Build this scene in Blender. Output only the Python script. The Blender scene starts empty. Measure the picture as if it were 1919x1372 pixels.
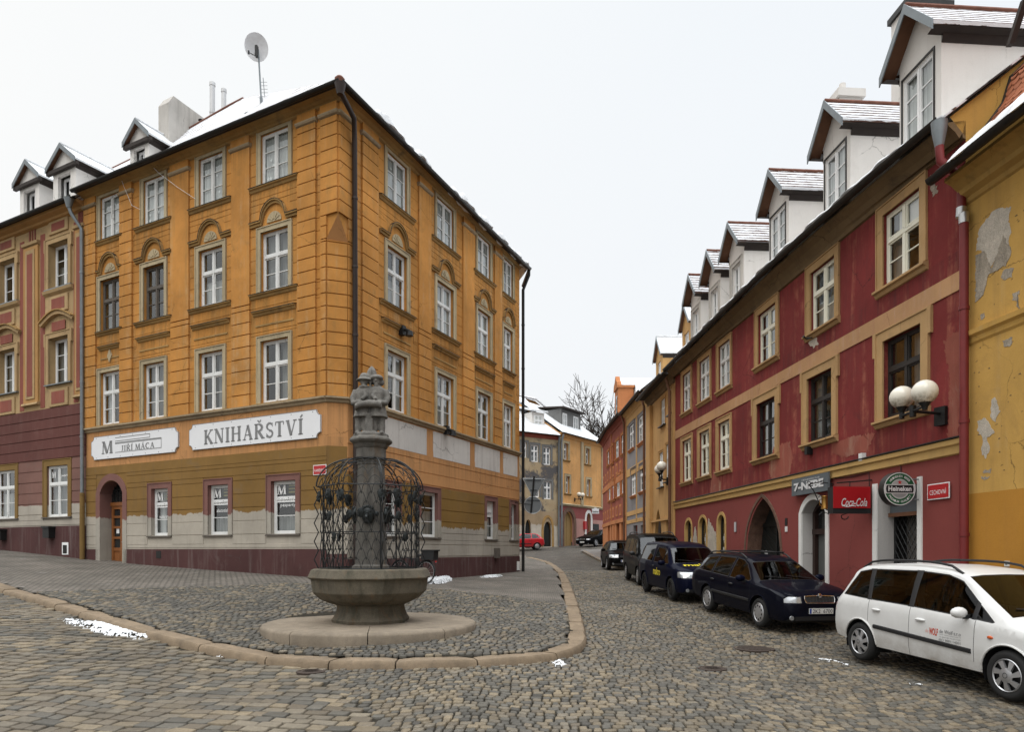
import bpy, bmesh, math, random
import numpy as np
from mathutils import Vector, Matrix
random.seed(7); RNG = np.random.default_rng(11)
SC = bpy.context.scene
COL = SC.collection
PI = math.pi

# ------------------------------------------------------------------ helpers
F_PX, CX_PX, H_PX = 1279.3, 959.5, 1032.0     # lens of the photograph: used to find where things stand in metres

class MB:
    """collects shapes and links them as ONE mesh object"""
    def __init__(self):
        self.v = []; self.f = []; self.m = []; self.sm = []; self.mi = 0; self.smooth = False
    def add(self, vs, fs, mi=None, smooth=None):
        b = len(self.v); self.v.extend([tuple(p) for p in vs])
        mi = self.mi if mi is None else mi; smooth = self.smooth if smooth is None else smooth
        for f in fs:
            self.f.append(tuple(i + b for i in f)); self.m.append(mi); self.sm.append(smooth)
    def poly(self, pts, mi=None): self.add(pts, [tuple(range(len(pts)))], mi)
    def hexa(self, p, mi=None):
        self.add(p, [(0,3,2,1),(4,5,6,7),(0,1,5,4),(1,2,6,5),(2,3,7,6),(3,0,4,7)], mi)
    def box(self, x0,x1,y0,y1,z0,z1, mi=None, M=None):
        p = [(x0,y0,z0),(x1,y0,z0),(x1,y1,z0),(x0,y1,z0),(x0,y0,z1),(x1,y0,z1),(x1,y1,z1),(x0,y1,z1)]
        if M is not None: p = [tuple(M @ Vector(q)) for q in p]
        self.hexa(p, mi)
    def prism(self, base, top, mi=None, cap=True):
        n = len(base); fs = [(i,(i+1)%n,n+(i+1)%n,n+i) for i in range(n)]
        if cap: fs += [tuple(range(n-1,-1,-1)), tuple(range(n,2*n))]
        self.add(list(base)+list(top), fs, mi)
    def tube(self, path, r, n=8, mi=None, smooth=True, cap=True):
        path = [Vector(p) for p in path]; L = len(path)
        rs = r if isinstance(r, (list, tuple)) else [r]*L
        vs = []; up = None
        for i, p in enumerate(path):
            t = (path[min(i+1,L-1)] - path[max(i-1,0)])
            t = t.normalized() if t.length > 1e-9 else Vector((0,0,1))
            if up is None:
                up = Vector((0,0,1)) if abs(t.z) < .9 else Vector((1,0,0))
            a = t.cross(up)
            if a.length < 1e-4: a = t.cross(Vector((0.3,1,0.2)))
            a.normalize(); b = a.cross(t).normalized(); up = b
            for k in range(n):
                an = 2*PI*k/n
                vs.append(p + a*(math.cos(an)*rs[i]) + b*(math.sin(an)*rs[i]))
        fs = [(i*n+k, i*n+(k+1)%n, (i+1)*n+(k+1)%n, (i+1)*n+k) for i in range(L-1) for k in range(n)]
        if cap: fs += [tuple(range(n-1,-1,-1)), tuple(range((L-1)*n, L*n))]
        self.add(vs, fs, mi, smooth)
    def lathe(self, prof, n=24, c=(0,0,0), mi=None, smooth=True, M=None, ph=0.0, sx=1, sy=1, cap=True):
        vs = []
        for r, z in prof:
            for k in range(n):
                a = 2*PI*k/n + ph
                p = Vector((math.cos(a)*r*sx, math.sin(a)*r*sy, z))
                if M is not None: p = M @ p
                vs.append(p + Vector(c))
        L = len(prof)
        fs = [(i*n+k, i*n+(k+1)%n, (i+1)*n+(k+1)%n, (i+1)*n+k) for i in range(L-1) for k in range(n)]
        if cap: fs += [tuple(range(n-1,-1,-1)), tuple(range((L-1)*n, L*n))]
        self.add(vs, fs, mi, smooth)
    def ball(self, c, r, n=16, mi=None, sx=1, sy=1, sz=1, M=None):
        h = n//2; prof = [(max(1e-4, math.sin(PI*i/h))*r, -math.cos(PI*i/h)*r*sz) for i in range(h+1)]
        self.lathe(prof, n, c, mi, True, M, sx=sx, sy=sy)
    def loft(self, rings, mi=None, smooth=True, cap=True):
        n = len(rings[0]); vs = [p for r in rings for p in r]
        fs = [(i*n+k, i*n+(k+1)%n, (i+1)*n+(k+1)%n, (i+1)*n+k) for i in range(len(rings)-1) for k in range(n)]
        if cap: fs += [tuple(range(n-1,-1,-1)), tuple(range((len(rings)-1)*n, len(rings)*n))]
        self.add(vs, fs, mi, smooth)
    # shapes on a facade frame
    def fbox(self, fr, s0,s1,o0,o1,z0,z1, mi=None):
        P = fr.pt
        self.hexa([P(s0,o0,z0),P(s1,o0,z0),P(s1,o1,z0),P(s0,o1,z0),P(s0,o0,z1),P(s1,o0,z1),P(s1,o1,z1),P(s0,o1,z1)], mi)
    def fplate(self, fr, pts, o0, o1, mi=None):
        self.prism([fr.pt(s,o0,z) for s,z in pts], [fr.pt(s,o1,z) for s,z in pts], mi)
    def fmould(self, fr, s0, s1, prof, mi=None):
        """horizontal moulding: prof = [(o,z)...] swept from s0 to s1"""
        self.prism([fr.pt(s0,o,z) for o,z in prof], [fr.pt(s1,o,z) for o,z in prof], mi)
    def fribbon(self, fr, path, w, o0, o1, mi=None):
        """flat band of width w along a path (s,z) on the wall"""
        n = len(path); L = []; R = []
        for i in range(n):
            a = path[max(i-1,0)]; b = path[min(i+1,n-1)]
            dx, dz = b[0]-a[0], b[1]-a[1]; l = math.hypot(dx,dz) or 1
            nx, nz = -dz/l*w/2, dx/l*w/2
            L.append((path[i][0]+nx, path[i][1]+nz)); R.append((path[i][0]-nx, path[i][1]-nz))
        for i in range(n-1):
            q = [L[i],L[i+1],R[i+1],R[i]]
            self.prism([fr.pt(s,o0,z) for s,z in q],[fr.pt(s,o1,z) for s,z in q], mi)
    def build(self, name, mats, parent=None, recalc=True):
        me = bpy.data.meshes.new(name)
        L = Vector((0,0,0)); q = parent
        while q is not None: L += q.location; q = q.parent
        vs = [(p[0]-L.x, p[1]-L.y, p[2]-L.z) for p in self.v]
        me.from_pydata(vs, [], self.f)
        mats = mats if isinstance(mats, (list, tuple)) else [mats]
        for m in mats: me.materials.append(m)
        if len(mats) > 1: me.polygons.foreach_set('material_index', self.m)
        me.polygons.foreach_set('use_smooth', self.sm)
        if recalc:
            bm = bmesh.new(); bm.from_mesh(me); bmesh.ops.recalc_face_normals(bm, faces=bm.faces); bm.to_mesh(me); bm.free()
        me.update()
        if any(self.sm):
            try: me.set_sharp_from_angle(angle=math.radians(42))
            except Exception: pass
        o = bpy.data.objects.new(name, me); COL.objects.link(o)
        if parent is not None: o.parent = parent
        return o

class Fr:
    """facade frame: s along the wall, o outwards, z up"""
    def __init__(self, p0, d, out):
        l = math.hypot(*d); self.p = p0; self.d = (d[0]/l, d[1]/l)
        n = (-self.d[1], self.d[0])
        if n[0]*out[0]+n[1]*out[1] < 0: n = (-n[0],-n[1])
        self.n = n
    def pt(self, s, o, z): return (self.p[0]+self.d[0]*s+self.n[0]*o, self.p[1]+self.d[1]*s+self.n[1]*o, z)
    def hit(self, x, y, o=0.0):
        u = (x-CX_PX)/F_PX
        px, py = self.p[0]+self.n[0]*o, self.p[1]+self.n[1]*o
        det = self.d[0]*(-1) + u*self.d[1]
        s = (-px*(-1) + u*(-py))/det
        D = py + s*self.d[1]
        return s, (H_PX-y)*D/F_PX
def fr2(a, b, out): return Fr(a, (b[0]-a[0], b[1]-a[1]), out)

def tag(o, label=None, cat=None, group=None, kind=None):
    if label: o['label'] = label
    if cat: o['category'] = cat
    if group: o['group'] = group
    if kind: o['kind'] = kind
    return o
def thing(name, label, cat, loc=(0,0,0), group=None):
    o = bpy.data.objects.new(name, None); COL.objects.link(o); o.location = loc; o.empty_display_size = .2
    return tag(o, label, cat, group)
def copy_tree(o, parent=None):
    c = o.copy(); COL.objects.link(c)
    if parent is not None: c.parent = parent
    for ch in list(o.children): copy_tree(ch, c)
    return c

# ------------------------------------------------------------------ materials
class NT:
    def __init__(self, name):
        self.mat = bpy.data.materials.new(name); self.mat.use_nodes = True
        self.t = self.mat.node_tree; self.t.nodes.clear()
        self.out = self.t.nodes.new('ShaderNodeOutputMaterial')
    def n(self, typ, **kw):
        nd = self.t.nodes.new('ShaderNode'+typ)
        for k, v in kw.items():
            if hasattr(nd, k) and k not in ('inputs',): setattr(nd, k, v)
        return nd
    def l(self, a, b): self.t.links.new(a, b)
    def setin(self, nd, name, val):
        if hasattr(val, 'is_linked'): self.l(val, nd.inputs[name])
        else: nd.inputs[name].default_value = val
    def pos(self, scale=(1,1,1), world=True):
        g = self.n('NewGeometry').outputs['Position'] if world else self.n('TexCoord').outputs['Object']
        m = self.n('Mapping'); m.inputs['Scale'].default_value = scale; self.l(g, m.inputs['Vector']); return m.outputs['Vector']
    def noise(self, scale, detail=4, rough=.55, vec=None, out='Fac', dist=0):
        t = self.n('TexNoise'); t.inputs['Scale'].default_value = scale; t.inputs['Detail'].default_value = detail
        t.inputs['Roughness'].default_value = rough; t.inputs['Distortion'].default_value = dist
        if vec is not None: self.l(vec, t.inputs['Vector'])
        return t.outputs[out]
    def math(self, op, a, b=0.0, c=None, clamp=False):
        t = self.n('Math'); t.operation = op; t.use_clamp = clamp
        for i, v in enumerate((a, b, c)):
            if v is None: continue
            if hasattr(v, 'is_linked'): self.l(v, t.inputs[i])
            else: t.inputs[i].default_value = v
        return t.outputs[0]
    def ramp(self, fac, a, b, ca=(0,0,0,1), cb=(1,1,1,1)):
        r = self.n('ValToRGB'); e = r.color_ramp.elements
        e[0].position = a; e[1].position = b; e[0].color = ca; e[1].color = cb
        self.l(fac, r.inputs['Fac']); return r.outputs['Color']
    def mix(self, fac, a, b, mode='MIX'):
        m = self.n('MixRGB'); m.blend_type = mode
        for i, v in enumerate((fac, a, b)):
            if hasattr(v, 'is_linked'): self.l(v, m.inputs[i])
            elif i == 0: m.inputs[0].default_value = v
            else: m.inputs[i].default_value = (*v[:3], 1)
        return m.outputs['Color']
    def bump(self, h, strength=.3, dist=.02, normal=None):
        b = self.n('Bump'); b.inputs['Strength'].default_value = strength; b.inputs['Distance'].default_value = dist
        self.l(h, b.inputs['Height'])
        if normal is not None: self.l(normal, b.inputs['Normal'])
        return b.outputs['Normal']
    def principled(self, **kw):
        p = self.n('BsdfPrincipled')
        for k, v in kw.items():
            k = {'color':'Base Color','rough':'Roughness','metal':'Metallic','normal':'Normal','spec':'Specular IOR Level','coat':'Coat Weight','coatr':'Coat Roughness','emit':'Emission Color','emits':'Emission Strength','alpha':'Alpha'}.get(k, k)
            if hasattr(v, 'is_linked'): self.l(v, p.inputs[k])
            elif isinstance(v, (tuple, list)): p.inputs[k].default_value = (*v[:3], 1)
            else: p.inputs[k].default_value = v
        self.l(p.outputs[0], self.out.inputs['Surface']); return p

def srgb(r, g, b):
    f = lambda c: (c/255/12.92) if c/255 <= .04045 else ((c/255+.055)/1.055)**2.4
    return (f(r), f(g), f(b))
def mul(c, k): return tuple(x*k for x in c)

def m_plain(name, color, rough=.6, metal=0, spec=.4, var=.15, nscale=6, bump=.0, bscale=60, coat=0):
    t = NT(name); v = t.pos(world=False)
    c = t.mix(t.noise(nscale, 3, vec=v), mul(color, 1-var), mul(color, 1+var))
    kw = dict(color=c, rough=rough, metal=metal, spec=spec, coat=coat)
    if bump: kw['normal'] = t.bump(t.noise(bscale, 3, vec=v), bump, .01)
    t.principled(**kw); return t.mat

def m_plaster(name, color, dirt=(.12,.09,.06), dirt_amt=.35, pale=None, pale_amt=0.0, var=.22, streak=.25, bump=.25, big=.45, seed=0.0, ledges=(), drip=.6):
    """painted plaster: cloudy fading, rain streaks, grime patches, pale worn spots"""
    t = NT(name); p = t.pos(); po = t.n('VectorMath'); po.operation = 'ADD'; t.l(p, po.inputs[0]); po.inputs[1].default_value = (seed*3.7, seed*1.9, seed*.7); p = po.outputs[0]
    n1 = t.noise(big, 6, .62, p); c = t.mix(t.ramp(n1, .3, .72), mul(color, 1-var), mul(color, 1+var*.8))
    n2 = t.noise(3.2, 8, .7, p); c = t.mix(t.math('MULTIPLY', t.ramp(n2, .5, .75), var*1.1), c, mul(color, .62))
    sm = t.n('Mapping'); sm.inputs['Scale'].default_value = (3.2,3.2,.22); t.l(p, sm.inputs['Vector'])
    n3 = t.noise(1.3, 6, .65, sm.outputs[0]); c = t.mix(t.math('MULTIPLY', t.ramp(n3, .52, .74), streak), c, mul(dirt, 1.3))
    n4 = t.noise(1.1, 8, .72, p, dist=.6); c = t.mix(t.math('MULTIPLY', t.ramp(n4, .56, .72), dirt_amt), c, dirt)
    if pale:
        n5 = t.noise(.9, 9, .7, sm.outputs[0], dist=.4); n6 = t.noise(2.6, 8, .7, p)
        k = t.math('MULTIPLY', t.ramp(n5, .5, .66), t.ramp(n6, .42, .62))
        c = t.mix(t.math('MULTIPLY', k, pale_amt), c, pale)
    if ledges:
        # rain-washed grime that runs down from sills and string courses
        sx = t.n('SeparateXYZ'); t.l(t.pos(), sx.inputs[0]); acc = None
        for zl in ledges:
            dz = t.math('SUBTRACT', zl, sx.outputs['Z']); k = t.math('MULTIPLY', t.math('SUBTRACT', 1.0, t.math('DIVIDE', dz, 1.15), clamp=True), t.math('GREATER_THAN', dz, 0.0)); acc = k if acc is None else t.math('MAXIMUM', acc, k)
        s9 = t.n('Mapping'); s9.inputs['Scale'].default_value = (6,6,.18); t.l(p, s9.inputs['Vector'])
        c = t.mix(t.math('MULTIPLY', t.math('MULTIPLY', acc, t.ramp(t.noise(1.2, 5, .7, s9.outputs[0]), .44, .68)), drip), c, mul(dirt, .8))
    vo = t.n('TexVoronoi'); vo.feature = 'DISTANCE_TO_EDGE'; vo.inputs['Scale'].default_value = .55
    dv = t.n('MixRGB'); dv.blend_type = 'ADD'; dv.inputs[0].default_value = .35; t.l(p, dv.inputs[1]); t.l(t.noise(2.3, 6, .7, p, out='Color'), dv.inputs[2]); t.l(dv.outputs[0], vo.inputs['Vector'])
    cr = t.math('MULTIPLY', t.math('LESS_THAN', vo.outputs['Distance'], .0045), t.ramp(t.noise(.7, 4, .6, p), .50, .60))
    c = t.mix(t.math('MULTIPLY', cr, .55), c, mul(dirt, .45))
    n7 = t.noise(42, 4, .6, p); c = t.mix(.10, c, t.mix(n7, (0,0,0), (1,1,1)), 'OVERLAY')
    h = t.math('ADD', t.noise(55, 5, .6, p), t.math('MULTIPLY', t.noise(5, 5, .6, p), 1.6))
    t.principled(color=c, rough=.92, spec=.18, normal=t.bump(h, bump, .012)); return t.mat

def m_twotone(name, low, high, z_edge, amp=.25, dirt=.35, scale=1.6, seed=0., streak=.25):
    """wall repainted up to an uneven edge"""
    t = NT(name); p = t.pos(); sx = t.n('SeparateXYZ'); t.l(p, sx.inputs[0])
    st = t.n('Mapping'); st.inputs['Scale'].default_value = (1,1,.35); st.inputs['Location'].default_value = (seed,seed,0); t.l(p, st.inputs['Vector'])
    nz = t.math('ADD', t.math('MULTIPLY', t.math('SUBTRACT', t.noise(scale, 7, .75, st.outputs[0]), .5), amp*3.2), sx.outputs['Z'])
    k = t.ramp(t.math('ADD', t.math('MULTIPLY', t.math('SUBTRACT', nz, z_edge), 6.0), .5), .42, .58)
    n1 = t.noise(.6, 6, .65, p)
    a = t.mix(t.ramp(n1, .3, .7), mul(low, .78), mul(low, 1.12)); b = t.mix(t.ramp(n1, .3, .7), mul(high, .8), mul(high, 1.12))
    c = t.mix(k, a, b)
    sm = t.n('Mapping'); sm.inputs['Scale'].default_value = (4,4,.25); t.l(p, sm.inputs['Vector'])
    n3 = t.noise(1.4, 6, .65, sm.outputs[0]); c = t.mix(t.math('MULTIPLY', t.ramp(n3, .52, .75), streak), c, (.1,.08,.07))
    n4 = t.noise(1.9, 9, .74, p, dist=.5); c = t.mix(t.math('MULTIPLY', t.ramp(n4, .55, .75), dirt), c, (.16,.14,.12))
    h = t.math('ADD', t.noise(50, 5, .6, p), t.noise(6, 5, .6, p))
    t.principled(color=c, rough=.93, spec=.15, normal=t.bump(h, .25, .012)); return t.mat

def m_glass(name, refl=1.0):
    """window glass: mirror-like at a slant, see-through head on, slightly wavy old panes"""
    t = NT(name); p = t.pos()
    nb = t.bump(t.noise(1.7, 2, .5, p), .12, .05)
    lw = t.n('LayerWeight'); lw.inputs['Blend'].default_value = .5; t.l(nb, lw.inputs['Normal'])
    f = t.math('POWER', lw.outputs['Facing'], 3.2); f = t.math('ADD', t.math('MULTIPLY', f, .75*refl), .085*refl, clamp=True)
    g = t.n('BsdfGlossy'); g.inputs['Roughness'].default_value = .03; g.inputs['Color'].default_value = (.94,.96,.97,1); t.l(nb, g.inputs['Normal'])
    tr = t.n('BsdfTransparent'); tr.inputs['Color'].default_value = (.90,.93,.92,1)
    mx = t.n('MixShader'); t.l(f, mx.inputs[0]); t.l(tr.outputs[0], mx.inputs[1]); t.l(g.outputs[0], mx.inputs[2])
    t.l(mx.outputs[0], t.out.inputs['Surface']); return t.mat

def m_curtain(name, color):
    t = NT(name); p = t.pos((9,9,.5)); n = t.noise(1.6, 3, .5, p)
    c = t.mix(t.ramp(n, .35, .65), mul(color, .62), color)
    t.principled(color=c, rough=.95, spec=.05); return t.mat

def m_stone(name, color, var=.3, scale=3, bump=.4, grain=120, stain=(.03,.028,.025), stain_amt=.5, stain2=None):
    t = NT(name); p = t.pos()
    c = t.mix(t.ramp(t.noise(scale, 8, .7, p), .3, .7), mul(color, 1-var), mul(color, 1+var))
    g = t.noise(grain, 3, .7, p); c = t.mix(.5, c, t.mix(t.ramp(g, .35, .65), (.25,.25,.25), (.75,.75,.75)), 'OVERLAY')
    sm = t.n('Mapping'); sm.inputs['Scale'].default_value = (4,4,.8); t.l(p, sm.inputs['Vector'])
    c = t.mix(t.math('MULTIPLY', t.ramp(t.noise(1.1, 8, .7, sm.outputs[0]), .48, .7), stain_amt), c, stain)
    if stain2: c = t.mix(t.math('MULTIPLY', t.ramp(t.noise(1.7, 7, .7, sm.outputs[0]), .55, .7), .5), c, stain2)
    h = t.math('ADD', t.noise(grain*.6, 5, .65, p), t.math('MULTIPLY', t.noise(9, 5, .6, p), 2.0))
    t.principled(color=c, rough=.88, spec=.25, normal=t.bump(h, bump, .01)); return t.mat

def m_snow(name='snow'):
    t = NT(name); p = t.pos(); n = t.noise(7, 6, .6, p)
    c = t.mix(t.ramp(t.noise(2.2, 6, .7, p), .35, .75), (.70,.715,.73), (.50,.50,.50))
    t.principled(color=c, rough=.75, spec=.3, normal=t.bump(n, .5, .04), **{'Subsurface Weight':.0}); return t.mat

def m_snowtile(name, tile, snow_amt=.5, ang=0.0, row=.16, axis='Z'):
    """clay tiles partly under snow: rows follow the slope height"""
    t = NT(name); p = t.pos(); sx = t.n('SeparateXYZ'); t.l(p, sx.inputs[0])
    zz = t.math('DIVIDE', sx.outputs['Z'], row); fr_ = t.math('FRACT', zz)
    edge = t.ramp(fr_, .0, .22)
    c = t.mix(t.noise(14, 4, .6, p), mul(tile, .6), mul(tile, 1.35)); c = t.mix(edge, mul(tile, .25), c)
    nz = t.math('ADD', t.math('MULTIPLY', t.math('SUBTRACT', t.noise(3.4, 6, .7, p), .5), 1.1), fr_)
    k = t.ramp(nz, .52-snow_amt*.45, .60-snow_amt*.45)
    c = t.mix(k, c, t.mix(t.noise(5, 6, .7, p), (.62,.63,.65), (.78,.79,.81)))
    t.principled(color=c, rough=.85, spec=.2, normal=t.bump(t.math('ADD', fr_, k), .6, .05)); return t.mat

def m_paint(name, color, gloss=.5, dirty=.35, dust=(.16,.14,.12), spec=.22):
    """car paint under clear coat, road dust low down"""
    t = NT(name); p = t.pos(world=False); sx = t.n('SeparateXYZ'); t.l(p, sx.inputs[0])
    low = t.math('SUBTRACT', .62, sx.outputs['Z'], clamp=True)
    d = t.math('MULTIPLY', t.math('ADD', t.math('MULTIPLY', low, 1.3), .10), t.ramp(t.noise(3.4, 7, .7, p), .3, .7))
    d = t.math('MULTIPLY', d, dirty*2.2, clamp=True)
    c = t.mix(d, color, dust)
    r = t.math('ADD', t.math('MULTIPLY', d, .5), .32)
    pr = t.principled(color=c, rough=r, spec=spec, coat=t.math('SUBTRACT', gloss, d, clamp=True), coatr=.05); pr.inputs['Coat IOR'].default_value = 1.38 if gloss >= .5 else 1.25; pr.inputs['IOR'].default_value = 1.45 if gloss >= .5 else 1.15; return t.mat

M = {}
def init_mats():
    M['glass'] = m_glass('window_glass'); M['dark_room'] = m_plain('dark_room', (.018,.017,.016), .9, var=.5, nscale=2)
    M['curtain'] = m_curtain('net_curtain', (.62,.62,.60)); M['curtain_grey'] = m_curtain('grey_curtain', (.33,.33,.32)); M['curtain_warm'] = m_curtain('warm_curtain', (.34,.25,.16))
    M['white_wood'] = m_plaster('white_window_paint', (.72,.72,.70), dirt=(.3,.29,.26), dirt_amt=.4, var=.10, streak=.3, bump=.1)
    M['cream_wood'] = m_plaster('cream_window_paint', (.78,.76,.64), dirt=(.3,.28,.22), dirt_amt=.2, var=.08, streak=.12, bump=.06)
    M['black_wood'] = m_plain('dark_window_paint', (.022,.019,.017), .5, var=.3)
    M['old_wood'] = m_plain('weathered_wood', (.10,.085,.07), .8, var=.4, nscale=12)
    M['surround'] = m_plaster('worn_cream_render', (.44,.36,.23), dirt=(.13,.11,.09), dirt_amt=.6, var=.25, streak=.5, seed=2)
    M['metal_dark'] = m_plain('dark_sheet_metal', (.035,.033,.031), .45, .6, var=.4)
    M['metal_brown'] = m_plain('brown_painted_pipe', (.035,.024,.02), .5, .2, var=.3)
    M['zinc'] = m_plain('zinc_pipe', (.20,.22,.23), .45, .6, var=.25)
    M['zinc_bright'] = m_plain('bright_steel', (.5,.5,.5), .3, .9, var=.1)
    M['iron'] = m_plain('black_iron', (.018,.018,.018), .5, .4, var=.4, nscale=18)
    M['snow'] = m_snow()
    M['white_render'] = m_plaster('white_render', (.70,.67,.63), dirt=(.35,.32,.28), dirt_amt=.22, var=.08, streak=.15, bump=.15)
    M['chimney_render'] = m_plaster('grey_chimney_render', (.52,.49,.45), dirt=(.16,.15,.13), dirt_amt=.55, var=.2, streak=.5, big=.8)
    M['soffit'] = m_plaster('brown_eaves', (.17,.115,.06), dirt=(.05,.04,.03), dirt_amt=.6, var=.3, streak=.4, seed=5)
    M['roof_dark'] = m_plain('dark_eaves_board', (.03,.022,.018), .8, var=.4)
    M['wood_brown'] = m_plain('brown_bargeboard', (.14,.062,.03), .7, var=.3, nscale=9)
    M['white'] = m_plain('white_paint', (.78,.78,.77), .5, var=.05)
    M['black'] = m_plain('black_plastic', (.012,.012,.013), .55, var=.2)
    M['rubber'] = m_plain('tyre_rubber', (.014,.014,.014), .85, var=.3, nscale=20)
    M['red_sign'] = m_plain('red_enamel', (.42,.018,.02), .35, var=.1)
    M['grey_letter'] = m_plain('grey_lettering', (.20,.20,.20), .6, var=.08)
    M['globe'] = None
init_mats()
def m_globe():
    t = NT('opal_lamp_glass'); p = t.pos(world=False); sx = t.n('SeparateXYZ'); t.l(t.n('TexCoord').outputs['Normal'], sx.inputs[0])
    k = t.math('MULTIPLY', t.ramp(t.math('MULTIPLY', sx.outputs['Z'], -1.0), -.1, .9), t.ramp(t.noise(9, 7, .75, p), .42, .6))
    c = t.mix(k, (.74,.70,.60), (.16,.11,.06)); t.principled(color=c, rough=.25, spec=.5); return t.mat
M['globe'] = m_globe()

# ------------------------------------------------------------------ camera, sky, sun
def setup():
    cam = bpy.data.cameras.new('camera'); co = bpy.data.objects.new('camera', cam); COL.objects.link(co)
    co.location = (0,0,0); co.rotation_euler = (PI/2,0,0)
    cam.sensor_width = 36; cam.sensor_fit = 'HORIZONTAL'; cam.lens = 24.0
    cam.shift_y = (H_PX-686)/1919; cam.clip_end = 2000; cam.clip_start = .1
    SC.camera = co
    w = bpy.data.worlds.new('World'); SC.world = w; w.use_nodes = True; nt = w.node_tree; nt.nodes.clear()
    out = nt.nodes.new('ShaderNodeOutputWorld'); bg = nt.nodes.new('ShaderNodeBackground')
    sky = nt.nodes.new('ShaderNodeTexSky'); sky.sky_type = 'NISHITA'; sky.sun_disc = False
    sky.sun_elevation = math.radians(48); sky.sun_rotation = math.radians(200); sky.air_density = 1.5; sky.dust_density = 4
    # an overcast deck: brightest overhead, as cloud cover is, over the clear-sky model
    tc = nt.nodes.new('ShaderNodeTexCoord'); sp = nt.nodes.new('ShaderNodeSeparateXYZ'); nt.links.new(tc.outputs['Generated'], sp.inputs[0])
    rp = nt.nodes.new('ShaderNodeValToRGB'); e = rp.color_ramp.elements
    e[0].position = 0.0; e[0].color = (.955,.962,.972,1); e[1].position = 1.0; e[1].color = (4.9,5.0,5.1,1)
    k = e.new(.30); k.color = (.965,.975,.99,1); k = e.new(.655); k.color = (.965,.982,1.0,1); k = e.new(.78); k.color = (2.8,2.85,2.9,1)
    nt.links.new(sp.outputs['Z'], rp.inputs['Fac'])
    nz = nt.nodes.new('ShaderNodeTexNoise'); nz.inputs['Scale'].default_value = 2.2; nz.inputs['Detail'].default_value = 5; nt.links.new(tc.outputs['Generated'], nz.inputs['Vector'])
    r2 = nt.nodes.new('ShaderNodeValToRGB'); r2.color_ramp.elements[0].color = (.97,.975,.98,1); r2.color_ramp.elements[1].color = (1.03,1.03,1.02,1); nt.links.new(nz.outputs['Fac'], r2.inputs['Fac'])
    ml = nt.nodes.new('ShaderNodeMixRGB'); ml.blend_type = 'MULTIPLY'; ml.inputs[0].default_value = 1; nt.links.new(rp.outputs[0], ml.inputs[1]); nt.links.new(r2.outputs[0], ml.inputs[2])
    rx = nt.nodes.new('ShaderNodeValToRGB'); rx.color_ramp.elements[0].position = .2; rx.color_ramp.elements[0].color = (1.03,1.02,1.0,1); rx.color_ramp.elements[1].position = .8; rx.color_ramp.elements[1].color = (.935,.965,1.0,1)
    mr = nt.nodes.new('ShaderNodeMath'); mr.operation = 'MULTIPLY_ADD'; mr.inputs[1].default_value = .5; mr.inputs[2].default_value = .5; nt.links.new(sp.outputs['X'], mr.inputs[0]); nt.links.new(mr.outputs[0], rx.inputs['Fac'])
    m3 = nt.nodes.new('ShaderNodeMixRGB'); m3.blend_type = 'MULTIPLY'; m3.inputs[0].default_value = 1; nt.links.new(ml.outputs[0], m3.inputs[1]); nt.links.new(rx.outputs[0], m3.inputs[2])
    sc2 = nt.nodes.new('ShaderNodeMixRGB'); sc2.blend_type = 'MIX'; sc2.inputs[0].default_value = .96
    sm = nt.nodes.new('ShaderNodeMixRGB'); sm.blend_type = 'MULTIPLY'; sm.inputs[0].default_value = 1; sm.inputs[2].default_value = (.10,.10,.10,1); nt.links.new(sky.outputs[0], sm.inputs[1])
    nt.links.new(sm.outputs[0], sc2.inputs[1]); nt.links.new(m3.outputs[0], sc2.inputs[2])
    nt.links.new(sc2.outputs[0], bg.inputs['Color']); bg.inputs['Strength'].default_value = 1.0
    nt.links.new(bg.outputs[0], out.inputs['Surface'])
    sd = bpy.data.lights.new('sun', 'SUN'); sd.energy = .7; sd.angle = math.radians(25); sd.color = (1,.97,.92)
    so = bpy.data.objects.new('sun', sd); COL.objects.link(so); so.rotation_euler = (math.radians(42), 0, math.radians(-20))
    SC.view_settings.view_transform = 'Standard'; SC.view_settings.look = 'None'; SC.view_settings.gamma = 1; SC.view_settings.exposure = EXPOSURE
    SC.cycles.use_denoising = True; SC.cycles.max_bounces = 6; SC.cycles.diffuse_bounces = 3; SC.cycles.glossy_bounces = 3; SC.cycles.transparent_max_bounces = 8
    SC.cycles.caustics_reflective = False; SC.cycles.caustics_refractive = False
EXPOSURE = 0.0
setup()

# ------------------------------------------------------------------ lie of the land (metres; eye of the photographer at z = 0)
_CP = np.array([(6.2,8.3,-1.88),(5.5,11,-1.84),(5.2,14.6,-1.70),(4.9,16.7,-1.57),(4.47,19.2,-1.46),(4.24,21.8,-1.36),(4.6,26.8,-1.2),(4.7,34,-1.0),
 (3,7.2,-1.89),(0,7,-1.88),(-5,7,-1.86),(-3.3,10.4,-1.80),(-6.7,12.0,-1.5),(-12,16,-1.08),(-12,9,-1.6),(0,0,-1.9),(9,6,-1.85),(-20,18,-.6),
 (8.0,12.2,-1.62),(7.4,20,-1.25),(7.0,29,-1.0),(-5,19.5,-.92),(-10,22.3,-.70),(-15.5,25,-.42),(-20,27.7,-.1),(-2.75,24.3,-1.12),(.4,31.2,-1.05),
 (-2.65,12.9,-1.53),(-2.65,10.9,-1.60),(-2.65,14.9,-1.50),(-.7,12.9,-1.55),(-4.6,12.9,-1.50),(-2.65,16.6,-1.30),(-4,16,-1.18),(1.28,12.1,-1.76),(1.56,16,-1.55),(2.1,26.7,-1.18),(2.3,38,-.95),(1,46,-.62),(8.2,61.5,.42),(1.2,58.3,-.02),(4,56,-.1),(0,61,.12),(7,66,.52),(1,66,.4),(12,70,.9),(-15,70,.9),(20,40,-.6),(-30,40,.6)])
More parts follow.
